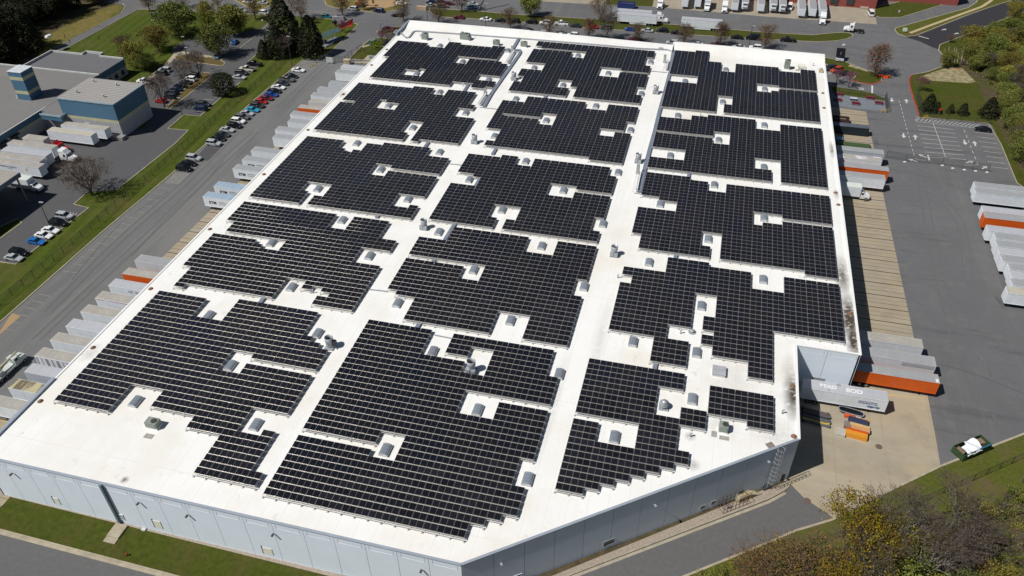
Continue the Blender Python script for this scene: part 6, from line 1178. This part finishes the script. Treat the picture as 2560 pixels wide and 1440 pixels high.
p = P(1195, 28); t = root('dark_pole', (p.x, p.y, 0), 'thick dark slanting pole at the edge of the far corner lot', 'pole'); b = MB(); b.tube((0, 0, 0), (4.5, 6, 10), .35, .3, 8); b.build('shaft', darkm, t)
p = P(1055, 24); t = root('gate_arm_booth', (p.x, p.y, 0), 'tan gate box at the entrance of the far corner lot', 'gate box'); b = MB(); b.box(0, 0, 0, 4.2, 1.6, 1.4); b.build('body', mat('tan_wall', (.45, .33, .22), .8), t)
# utility frame and roof of the small substation by the conifers
p = P(825, 105); t = root('bus_shelter', (p.x, p.y, 0), 'blue green roofed open shelter by the driveway conifers', 'shelter', None, R(70)); grn = mat('teal_roof', (.07, .12, .12), .6); b = MB(); b.add([(-5, -2, 3.4), (5, -2, 3.4), (5, 0, 4.2), (-5, 0, 4.2), (-5, 2, 3.4), (5, 2, 3.4)], [(0, 1, 2, 3), (3, 2, 5, 4)]); b.build('roof', grn, t)
for x_ in (-4.5, 0, 4.5):
    for y_ in (-1.7, 1.7): b = MB(); b.tube((x_, y_, 0), (x_, y_, 3.4), .1, n=6); b.build('post', steel, t)
b = MB(); b.box(0, 0, 0, 10, 4.4, .12); b.build('slab', mat('slab_blue_grey', (.16, .18, .22), .9), t); b = MB(); b.box(-3, -2.6, 0, 4, .3, .8); b.build('low_wall', wht, t)
p = P(847, 61); t = root('street_cabinet', (p.x, p.y, .1), 'pale grey board sign behind the clipped dark shrub', 'sign', None, R(20)); b = MB(); b.box(0, 0, .4, 4.5, .5, 2.8); b.build('board', mat('board_grey', (.42, .44, .48), .6), t); b = MB(); b.box(0, 0, 0, 5, .9, .4); b.build('plinth', kerbm, t)
# excavator on the dirt
p = P(900, 12, .8); t = root('excavator', (p.x, p.y, .12), 'brown orange excavator on the dirt by the far street', 'excavator', None, R(20)); exo = mat('excavator_orange', (.32, .14, .03), .6); b = MB(); b.box(-.5, 0, .9, 2.8, 2.3, 1.3); b.box(.4, .6, 2.2, 1.3, 1.0, 1.2); b.build('body', exo, t); b = MB(); b.box(0, -1.0, 0, 3.8, .6, .9); b.box(0, 1.0, 0, 3.8, .6, .9); b.build('tracks', darkm, t); b = MB(); b.tube((1, 0, 2), (3.5, 0, 4.4), .25, n=6); b.tube((3.5, 0, 4.4), (5.6, 0, 2.2), .22, n=6); b.box(5.6, 0, 1.2, .9, 1.0, 1.0); b.build('arm', exo, t)
p = P(1425, 7, 1); t = root('blue_skip', (P(1566, 13, 1).x, P(1566, 13, 1).y, .03), 'long dark blue open skip at the top of the street', 'skip'); b = MB()
for x_, y_, sx_, sy_ in ((0, -1.2, 7, .15), (0, 1.2, 7, .15), (-3.5, 0, .15, 2.5), (3.5, 0, .15, 2.5)): b.box(x_, y_, .2, sx_, sy_, 2.0)
b.box(0, 0, .2, 7, 2.4, .2); b.build('body', mat('skip_blue', (.02, .04, .17), .5), t); b = MB(); b.box(0, 0, .4, 6, 2.0, 1.2, .05); b.build('rubbish', mat('rubbish', (.2, .2, .2)), t)
p = P(318, 1389); b = MB(); b.lathe([(.16, 0), (.16, .5), (.22, .55), (.02, .75)], 8, c=(p.x, p.y, 0)); solo(b, 'fire_hydrant', mat('hydrant_red', (.30, .05, .03), .6), 'small rusty red hydrant on the front lawn', 'hydrant')
p = P(360, 1325); b = MB(); b.box(p.x, p.y, 0, .7, .5, .3); solo(b, 'valve_box', curbm, 'small pale valve box at the edge of the front lawn', 'valve box')
p = P(2370, 152); t = root('dead_trunks', (p.x+3, p.y-1, 0), 'row of pale bleached upright posts at the wood edge', 'posts'); b = MB()
for k in range(9): b.tube((-5+k*1.0, .4*math.sin(k*3), 0), (-5.2+k*1.0+.3*math.sin(k), 1.2, 4.2+1.2*math.sin(k*2.3)), .18, .10, 5)
b.build('posts', mat('bleached_wood', (.36, .32, .28), .9), t)

# ------------------------------------------------------------------ trees and shrubs
bark = mat('bark_grey', (.115, .095, .080), .95, var=.2, scale=1.5, spec=.1); barkp = mat('bark_pale', (.30, .27, .24), .9, var=.2, scale=1.2, spec=.1); barkd = mat('bark_dark', (.050, .040, .032), .95, var=.2, scale=1.5, spec=.1)
def leafm(n, c, c2, rnd=.25): return mat('leaf_'+n, c, .7, col2=c2, scale=.35, detail=3, spec=.15, rnd=rnd)
LF = {'green': [leafm('green_light', (0.176, 0.196, 0.043), (0.132, 0.155, 0.032)), leafm('green_mid', (0.101, 0.124, 0.024), (0.068, 0.092, 0.016)), leafm('green_olive', (0.155, 0.142, 0.038), (0.115, 0.108, 0.027))],
      'gold': [leafm('gold_light', (.260, .205, .014), (.21, .165, .012)), leafm('gold_mid', (.185, .150, .013), (.14, .115, .011)), leafm('gold_brown', (.160, .085, .018), (.12, .07, .015))],
      'rust': [leafm('rust_a', (.205, .108, .038), (.16, .085, .032)), leafm('rust_b', (.15, .09, .042), (.12, .07, .035)), leafm('rust_c', (.20, .145, .025), (.16, .115, .022))],
      'yellow': [leafm('yellow_light', (0.234, 0.215, 0.039), (0.189, 0.176, 0.031)), leafm('yellow_mid', (0.163, 0.159, 0.029), (0.124, 0.124, 0.023)), leafm('yellow_brown', (0.195, 0.137, 0.029), (0.156, 0.117, 0.026))],
      'dark': [leafm('dark_a', (.034, .042, .018), (.024, .031, .013)), leafm('dark_b', (.021, .029, .013), (.016, .022, .010)), leafm('dark_c', (.054, .052, .026), (.038, .038, .019))],
      'bud': [leafm('bud_red', (0.180, 0.084, 0.050), (0.138, 0.066, 0.041)), leafm('bud_tan', (0.186, 0.114, 0.062), (0.144, 0.090, 0.048)), leafm('bud_olive', (0.120, 0.102, 0.036), (0.096, 0.084, 0.030))],
      'pink': [leafm('pink_a', (.26, .10, .145), (.21, .085, .12)), leafm('pink_b', (.19, .075, .105), (.15, .06, .085)), leafm('pink_c', (.17, .09, .085), (.14, .07, .07))],
      'lime': [leafm('lime_a', (.13, .21, .012), (.10, .17, .01)), leafm('lime_b', (.085, .15, .01), (.07, .12, .01)), leafm('lime_c', (.12, .19, .012), (.10, .16, .01))],
      'twig': [leafm('twig_a', (.150, .112, .092), (.12, .090, .074)), leafm('twig_b', (.115, .088, .076), (.09, .07, .06)), leafm('twig_c', (.145, .115, .055), (.115, .09, .045))]}
twigm = mat('twig_bark', (.125, .100, .085), .95, var=.2, scale=1.5, spec=.1)
def branch(b, rng, p, d, L, r, depth, spread, tips, mids, up=.15, n=4):
    seg = 2 if depth > 1 else 1; q = p
    for s in range(seg):
        d2 = (d+Vector((rng.gauss(0, .13), rng.gauss(0, .13), rng.gauss(0, .06)+up*.35))).normalized()
        e = q+d2*(L/seg); b.tube(q, e, r*(1-.28*s), r*(1-.28*(s+1)), n if depth > 2 else 3, 0 if r > .055 else 1, False); q = e; d = d2
        if depth <= 3: mids.append(q)
    if depth == 0: tips.append(q); return
    k = rng.choice((2, 3, 3)) if depth > 1 else rng.choice((2, 3))
    a0 = rng.uniform(0, 6.28); ax = d.orthogonal().normalized()
    for i in range(k):
        a = a0+i*6.283/k+rng.uniform(-.5, .5); t = spread*rng.uniform(.65, 1.25)
        side = (Matrix.Rotation(a, 3, d) @ ax); nd_ = (d*math.cos(t)+side*math.sin(t)+Vector((0, 0, up*.5))).normalized()
        branch(b, rng, q, nd_, L*rng.uniform(.62, .85), r*.60, depth-1, spread, tips, mids, up, n)
def leafq(b, rng, c, s, m):
    """one small leaf clump card: a bent quad pair at a free angle"""
    u = Vector((rng.gauss(0, 1), rng.gauss(0, 1), rng.gauss(0, .7))).normalized(); v = u.cross(Vector((rng.gauss(0, 1), rng.gauss(0, 1), rng.gauss(0, 1)))).normalized()
    u *= s*rng.uniform(.6, 1.2); v *= s*rng.uniform(.4, .9)
    b.add([c-u*.5, c+v*.5+u*.1, c+u*.55, c-v*.5-u*.05], [(0, 3, 2, 1)], m)
def tree_proto(name, seed, h, kind, depth=4, spread=.55, leaf=26, ls=.42, cl=.9, trunk=.28, tr=.20, mats=None, up=.2, n=5, keep=1.0, fill=0, twig=0, rxf=.30):
    """deciduous tree: trunk and limbs grown by forking, crown of loose leaf clumps at the twig ends"""
    rng = random.Random(seed); b = MB(); tips, mids = [], []
    th = h*trunk; b.tube((0, 0, -.1), (rng.uniform(-.1, .1), rng.uniform(-.1, .1), th), tr*1.25, tr, 7, caps=False)
    k = rng.choice((3, 4, 4)); L = h*.27
    for i in range(k):
        a = i*6.283/k+rng.uniform(-.4, .4); t = spread*rng.uniform(.6, 1.15); branch(b, rng, Vector((0, 0, th*.92)), Vector((math.cos(a)*math.sin(t), math.sin(a)*math.sin(t), math.cos(t))), L, tr*.62, depth, spread, tips, mids, up, n)
    branch(b, rng, Vector((0, 0, th*.95)), Vector((0, 0, 1)), L, tr*.7, depth, spread, tips, mids, up, n)
    zt = max(t_.z for t_ in tips); s = h/zt
    b.v = [(x*s, y*s, z*s) for x, y, z in b.v]
    rx = max(rxf*h, sorted(math.hypot(t_.x, t_.y) for t_ in tips)[int(len(tips)*.8)]*s); c = MB()
    spots = [t_*s for t_ in tips if rng.random() <= keep]+[t_*s for t_ in mids[::2] if rng.random() < .5*keep]
    holes = [(rng.uniform(-rx, rx), rng.uniform(-rx, rx), rng.uniform(.25, .95)*h, rng.uniform(.10, .2)*h) for _ in range(7)]
    lobes = [(rng.uniform(0, 6.28), rng.uniform(.78, 1.22)) for _ in range(7)]
    while fill > 0:      # twigs that round the crown out, with bays and gaps left open
        u = Vector((rng.gauss(0, 1), rng.gauss(0, 1), rng.gauss(0, 1))).normalized()*rng.random()**.36
        k = min(lobes, key=lambda l: abs((math.atan2(u.y, u.x)-l[0]+3.14159) % 6.28318-3.14159))[1]
        q = Vector((u.x*rx*k, u.y*rx*k, h*(.57+.44*u.z))); fill -= 1
        if any((q-Vector(o[:3])).length < o[3] for o in holes): continue
        spots.append(q)
        if twig: e = min(mids, key=lambda a: (a*s-q).length_squared)*s; b.tube(e, q, .035, .012, 3, 1, False)
    if twig:
        for q in spots[:len(tips)]:
            for i in range(twig): d = Vector((q.x*.12+rng.gauss(0, .5), q.y*.12+rng.gauss(0, .5), rng.uniform(-.1, .7))); b.tube(q, q+d, .022, .008, 3, 1, False)
    for q in spots:
        m0 = rng.choice((0, 0, 1, 1, 2))
        for i in range(leaf):
            g = Vector((rng.gauss(0, cl*.45), rng.gauss(0, cl*.45), rng.gauss(0, cl*.38))); leafq(c, rng, q+g, ls, m0 if rng.random() < .75 else rng.choice((0, 1, 2)))
    proto(name, [('trunk', b, [mats or bark, twigm]), ('crown', c, LF[kind])])
def conifer_proto(name, seed, h, r, kind='dark', n=2600, ls=.75, round_=False, tip=.25):
    rng = random.Random(seed); b = MB(); b.tube((0, 0, -.1), (0, 0, h*.96), .22, .04, 6, caps=False); c = MB()
    lob = [(rng.uniform(0, 6.28), rng.uniform(.75, 1.15), rng.uniform(0, 1)) for _ in range(16)]
    for i in range(n):
        f = rng.random()**(.75 if not round_ else .6); a = rng.uniform(0, 6.28)
        rad = r*(1-f)**.62*min(1, .45+f*3)+.12 if not round_ else r*math.sqrt(max(0.02, 1-(2*f-.9)**2/1.25))
        for la, lm, lf in lob:
            da = abs((a-la+3.14159) % 6.28318-3.14159)
            if da < .5 and abs(f-lf) < .14: rad *= lm
        q = rad*rng.uniform(.35, 1.05)**.5; z = h*(.05+f*.95)-q*.20*(0 if round_ else 1); leafq(c, rng, Vector((q*math.cos(a), q*math.sin(a), z)), ls*(.6+.5*(1-f)), rng.choice((0, 1, 1, 2)))
    proto(name, [('trunk', b, barkd), ('crown', c, LF[kind])])
def shrub_proto(name, seed, h, r, kind, n=420, ls=.34, twigs=14):
    rng = random.Random(seed); b = MB(); c = MB()
    for i in range(twigs): a = rng.uniform(0, 6.28); t = rng.uniform(.1, .8); b.tube((0, 0, 0), (r*.8*math.cos(a)*t, r*.8*math.sin(a)*t, h*rng.uniform(.6, 1.0)), .05, .015, 3, caps=False)
    cl = [(rng.uniform(-.7, .7)*r, rng.uniform(-.7, .7)*r, rng.uniform(.3, .85)*h, rng.uniform(.25, .5)*r) for _ in range(9)]
    for i in range(n): x, y, z, k = rng.choice(cl); leafq(c, rng, Vector((x+rng.gauss(0, k*.6), y+rng.gauss(0, k*.6), max(.1, z+rng.gauss(0, k*.45)))), ls, rng.choice((0, 1, 1, 2)))
    proto(name, [('stems', b, bark), ('foliage', c, LF[kind])])
for i in range(3):
    tree_proto('green%d' % i, 11+i, 9, 'green', 3, .55, 26, .42, 1.25, .14, .20, fill=170, rxf=.40)
    tree_proto('yellow%d' % i, 31+i, 9, 'yellow', 3, .58, 22, .36, 1.05, .14, .18, fill=170, rxf=.38)
    tree_proto('bud%d' % i, 51+i, 8, 'bud', 3, .46, 6, .26, .70, .16, .16, fill=330, twig=3, rxf=.36)
    tree_proto('bare%d' % i, 71+i, 9, 'twig', 4, .50, 2, .24, .55, .18, .20, None, .22, 5, fill=420, twig=4)
    tree_proto('dark%d' % i, 91+i, 12, 'dark', 3, .55, 26, .55, 1.5, .15, .24, barkd, fill=120)
for i in range(2):
    tree_proto('pale%d' % i, 111+i, 13, 'twig', 4, .44, 1, .2, .5, .30, .26, barkp, .25, 5, twig=3)
    conifer_proto('fir%d' % i, 131+i, 12, 5.0, n=3400); shrub_proto('shrub%d' % i, 141+i, 2.6, 1.9, 'green'); shrub_proto('brown_shrub%d' % i, 151+i, 2.4, 1.8, 'twig', 260, .30, 26)
    shrub_proto('yellow_shrub%d' % i, 161+i, 2.8, 1.9, 'yellow', 360)
tree_proto('big_yellow', 171, 13, 'gold', 4, .55, 11, .32, .95, .24, .26); tree_proto('rust1', 175, 8, 'rust', 4, .5, 5, .26, .7, .15, .16, fill=160, twig=2); tree_proto('rust0', 172, 9, 'rust', 4, .5, 5, .26, .7, .15, .16, fill=160, twig=2); tree_proto('wide_bare', 173, 10, 'bud', 4, .72, 3, .22, .6, .10, .30, bark, .12, 5, fill=900, twig=4, rxf=.56); tree_proto('redbud', 181, 4.5, 'pink', 3, .55, 14, .18, .55, .25, .09); conifer_proto('round_evergreen', 191, 7.5, 4.2, 'dark', 2600, .7, True); conifer_proto('cone_shrub', 192, 5.2, 2.9, 'dark', 1500, .5); shrub_proto('lime_shrub', 193, 2.2, 2.3, 'lime', 900, .30); shrub_proto('dark_shrub', 194, 3.4, 1.3, 'dark', 700, .35)
RT_ = random.Random(5)
def tree(pr, x, y, sc, label, name='tree', cat='tree', group=None, z=0.0):
    p = P(x, y); s = sc*RT_.uniform(.96, 1.04)
    return put(pr, name, (p.x, p.y, z), label, cat, group, RT_.uniform(0, 6.28), (s*RT_.uniform(.94, 1.06), s*RT_.uniform(.94, 1.06), s))
# conifers by the left driveway
tree('fir0', 716, 120, 1.62, 'tallest dark evergreen tree by the left driveway', 'evergreen_tree'); tree('fir1', 783, 140, 1.25, 'broad dark evergreen just left of the sliding gate', 'evergreen_tree'); tree('fir1', 700, 143, .98, 'dark evergreen in front of the tallest one', 'evergreen_tree'); tree('bare1', 712, 146, 1.0, 'bare brown tree growing up through the dark evergreens'); tree('fir0', 662, 146, .62, 'small dark evergreen, left one of a small pair by the drive', 'evergreen_tree'); tree('fir1', 674, 142, .50, 'small dark evergreen, right one of a small pair by the drive', 'evergreen_tree'); tree('fir0', 742, 128, .9, 'dark evergreen wedged between the tallest and the broad one', 'evergreen_tree')
tree('round_evergreen', 563, 236, 1.0, 'round dark evergreen standing alone in the neighbour car park', 'evergreen_tree'); tree('dark_shrub', 840, 66, 1.0, 'clipped upright dark shrub beside the grey board sign', 'shrub', 'shrub'); tree('lime_shrub', 939, 121, 1.25, 'bright lime green clipped bush by the left corner', 'shrub', 'shrub'); tree('redbud', 957, 108, 1.1, 'pink flowering tree beside the lime green bush', 'flowering_tree'); tree('redbud', 862, 82, 1.1, 'pink flowering tree below the red netting', 'flowering_tree'); tree('yellow_shrub0', 846, 77, .8, 'pale straw coloured shrub below the red netting', 'shrub', 'shrub'); tree('bud1', 978, 112, .75, 'small tan budding tree hidden at the left roof corner'); tree('dark_shrub', 785, 57, 1.0, 'dark shrub mass behind the gate evergreens', 'shrub', 'shrub')
# street trees
SB = [(375, 29, 1.25, 'at the corner of the far left driveway'), (460, 22, 1.1, 'second along the far left road'), (546, 22, 1.1, 'third along the far left road'), (640, 49, 1.3, 'on the lawn beside the white SUV'), (755, 49, 1.3, 'beside the tallest evergreen'), (857, 40, 1.15, 'beside the teal hatchback'), (1010, 53, 1.1, 'at the left corner of the warehouse'), (1097, 58, 1.05, 'behind the left far roof edge'), (1155, 29, 1.35, 'on the verge by the dark slanting pole'), (1276, 73, 1.0, 'behind the roof edge beside the lamp post'), (1374, 90, .95, 'between two silver cars behind the roof'), (1472, 97, .95, 'behind the roof, left of the larger bare tree'), (1593, 106, .95, 'beside the maroon pickup behind the roof'), (1708, 112, .95, 'behind the right roof step'), (1799, 115, 1.1, 'behind the maroon pickup on the right'), (1912, 123, 1.15, 'near the far right roof corner'), (1502, 53, 1.2, 'on the median beside the street trailers'), (910, 25, .8, 'on the dirt by the silver SUV')]
for i, (x, y, s, wh_) in enumerate(SB): tree('bud%d' % (i % 3), x, y, s, 'reddish budding street tree %s' % wh_, 'tree', 'tree', 'budding street trees')
tree('bare0', 1517, 97, 1.15, 'larger grey bare tree among the cars behind the roof'); tree('green1', 1325, 43, .95, 'olive green young tree on the grass median'); tree('bud2', 2185, 190, 1.45, 'big round brown budding tree on the right grass island'); tree('redbud', 2090, 211, 1.1, 'pink flowering tree nearest the wall by the right island', 'flowering_tree'); tree('redbud', 2120, 219, 1.2, 'pink flowering tree left of the white arrows', 'flowering_tree'); tree('redbud', 2297, 228, 1.15, 'pink flowering shrub inside the red kerb', 'flowering_tree')
# left lawn trees
for i, (pr, x, y, s, lab) in enumerate((('green0', 452, 92, 1.45, 'biggest olive green tree on the left lawn'), ('yellow0', 526, 72, 1.2, 'yellow green tree on the left lawn beside the road'), ('green1', 586, 90, 1.25, 'green tree over the blue hatchback'), ('yellow1', 398, 128, 1.05, 'yellow green tree at the end of the sidewalk'), ('green2', 547, 142, 1.25, 'round light green tree in the middle of the car park'), ('bud0', 322, 150, 1.1, 'brownish budding tree behind the office wing'), ('yellow2', 342, 172, 1.1, 'olive tree beside the office wing'), ('green0', 366, 176, .6, 'small green tree right of the office wing'), ('yellow0', 604, 84, .8, 'small yellow green tree by the driveway'))): tree(pr, x, y, s, lab)
for x, y, s, lab in ((412, 268, 1.25, 'bare tree beside the red hatchback'), (468, 222, 1.2, 'bare tree in the middle of the mulch island'), (503, 197, 1.15, 'bare tree at the far end of the mulch island')): tree('bare1', x, y, s, lab)
tree('wide_bare', 231, 487, 1.12, 'big bare brown tree on the grass by the neighbour yard')
# right hand evergreens and edge
for x, y, s, lab, pr in ((2318, 277, 1.15, 'tallest cone evergreen in the right lawn group', 'cone_shrub'), (2338, 281, .72, 'second evergreen from the left on the right lawn', 'cone_shrub'), (2374, 282, .60, 'third evergreen from the left on the right lawn', 'cone_shrub'), (2405, 286, .78, 'fourth evergreen from the left on the right lawn', 'cone_shrub'), (2468, 291, 1.25, 'wide dark evergreen at the right end of the right lawn', 'cone_shrub')): tree(pr, x, y, s, lab, 'evergreen_tree', 'evergreen', 'evergreens on the right lawn')
tree('green2', 2363, 168, .60, 'young green tree beside the bleached posts'); tree('yellow1', 2425, 125, .95, 'slim yellow green tree by the fresh road'); tree('yellow2', 2532, 52, .85, 'slim tree by the white utility marker'); tree('bud1', 2374, 106, .35, 'sapling on the fresh road verge')
# woods: single trees scattered in plan, with undergrowth between
def scatter(poly, step, seed):
    rng = random.Random(seed); q = pp(poly); pl = [(p.x, p.y) for p in q]; x0, x1 = min(p[0] for p in pl), max(p[0] for p in pl); y0, y1 = min(p[1] for p in pl), max(p[1] for p in pl); out = []
    y = y0
    while y < y1:
        x = x0
        while x < x1:
            c = (x+rng.uniform(-.42, .42)*step, y+rng.uniform(-.42, .42)*step)
            if inside(c, pl): out.append(c)
            x += step
        y += step
    rng.shuffle(out); return out
def wood(poly, step, seed, mix, group, where, zs=(.7, 1.15)):
    rng = random.Random(seed+1)
    for x, y in scatter(poly, step, seed):
        t = rng.random(); acc = 0
        for pr, wt, nm, lab in mix:
            acc += wt
            if t <= acc:
                pr = pr+str(rng.randrange(2)) if not pr[-1].isdigit() and pr+'0' in KIDS else pr; s = rng.uniform(*zs)
                put(pr, nm, (x, y, 0), lab+' '+where, 'shrub' if 'shrub' in nm else 'tree', group, rng.uniform(0, 6.28), (s*rng.uniform(.9, 1.1), s*rng.uniform(.9, 1.1), s)); break
RW = [(2400, 160), (2440, 118), (2500, 85), (2560, 62), (2640, 40), (2700, 120), (2690, 520), (2640, 510), (2585, 470), (2545, 390), (2520, 330), (2500, 290), (2492, 240), (2465, 205), (2430, 185)]
wood(RW, 4.6, 3, [('green', .40, 'tree', 'bushy green tree'), ('yellow', .16, 'tree', 'yellow green tree'), ('bare', .16, 'tree', 'bare brown tree'), ('shrub', .16, 'shrub', 'green shrub'), ('brown_shrub', .10, 'shrub', 'brown twiggy shrub')], 'trees of the right hand wood', 'in the wood along the right frame edge', (.50, .85))
LW = [(-150, 260), (-150, 60), (-60, -10), (120, -34), (262, -22), (248, 6), (190, 30), (120, 62), (70, 100), (92, 122), (40, 168), (-60, 190)]
wood(LW, 7.6, 8, [('dark', .42, 'tree', 'dark leafy tree'), ('fir', .18, 'evergreen_tree', 'dark evergreen tree'), ('bare', .28, 'tree', 'bare brown tree'), ('green', .12, 'tree', 'dull green tree')], 'trees of the far left wood', 'in the dark wood at the upper left', (.85, 1.35))
for i, (pr, x, y, s, lab) in enumerate((('big_yellow', 2105, 1400, 1.05, 'big yellow green tree leaning over the service road'), ('rust0', 2020, 1480, 1.15, 'rust brown tree at the bottom edge, left of the pale trunks'), ('rust0', 1930, 1450, 1.0, 'orange brown young tree by the service road kerb'), ('rust0', 1870, 1460, .8, 'thin orange brown sapling by the bottom kerb'), ('pale0', 2195, 1395, 1.05, 'pale trunked bare tree, left one beside the yellow tree'), ('pale1', 2232, 1392, 1.15, 'pale trunked bare tree, right one with forked trunk'), ('pale0', 2370, 1330, .95, 'white dead looking tree standing out of the green scrub'), ('pale1', 2290, 1470, 1.1, 'pale bare tree at the bottom edge right of centre'), ('pale0', 2150, 1480, 1.1, 'pale bare tree at the bottom edge below the yellow tree'), ('bare1', 2420, 1400, 1.0, 'grey bare tree in the lower right scrub'), ('big_yellow', 2155, 1440, .95, 'golden tree between the pale trunks and the leaning yellow tree'), ('yellow0', 2300, 1400, .9, 'fresh yellow green tree right of the forked pale trunk'), ('big_yellow', 2080, 1560, 1.0, 'golden green tree cut by the bottom edge'))): tree(pr, x, y, s, lab)
BW = [(2010, 1480), (2110, 1440), (2230, 1395), (2360, 1335), (2460, 1285), (2600, 1225), (2700, 1190), (2760, 1400), (2700, 1640), (2000, 1640), (1860, 1560), (1930, 1500)]
wood([(2290, 1305), (2450, 1250), (2600, 1185), (2690, 1145), (2690, 1190), (2600, 1225), (2460, 1285), (2360, 1335)], 2.3, 33, [('shrub', .62, 'shrub', 'green shrub'), ('brown_shrub', .23, 'shrub', 'brown twiggy shrub'), ('yellow_shrub', .15, 'shrub', 'yellow green shrub')], 'trees and shrubs of the lower right wood', 'in the lower right wood', (.40, .85))
wood(BW, 3.7, 21, [('shrub', .40, 'shrub', 'green shrub'), ('brown_shrub', .14, 'shrub', 'brown twiggy shrub'), ('yellow_shrub', .12, 'shrub', 'yellow green shrub'), ('bare', .07, 'tree', 'grey bare tree'), ('green', .15, 'tree', 'low green tree'), ('yellow', .05, 'tree', 'low yellow green tree'), ('rust', .07, 'tree', 'rust brown tree')], 'trees and shrubs of the lower right wood', 'in the lower right wood', (.55, 1.0))
for x, y, s in ((1760, 1452, .7), (1800, 1438, .6), (1838, 1425, .8), (1885, 1400, .7), (1905, 1388, .5), (1780, 1470, .8)): tree('yellow_shrub%d' % (x % 2), x, y, s, 'small orange yellow shrub on the verge along the bottom kerb', 'shrub', 'shrub', 'shrubs along the bottom kerb')
def undergrowth(name, poly, step, seed, hh):
    b = MB(); rng = random.Random(seed)
    for x, y in scatter(poly, step, seed):
        m = rng.choice((0, 1, 2, 3, 4)); h = rng.uniform(.2, hh)
        for i in range(7): leafq(b, rng, Vector((x+rng.gauss(0, .6), y+rng.gauss(0, .6), abs(rng.gauss(0, h)))), .5, m)
    tag(b.build(name, [LF['green'][1], LF['twig'][1], LF['twig'][0], LF['yellow'][1], LF['green'][0]]), kind='stuff')
undergrowth('undergrowth', BW, 1.25, 61, .5); undergrowth('undergrowth', RW, 1.6, 62, .6)
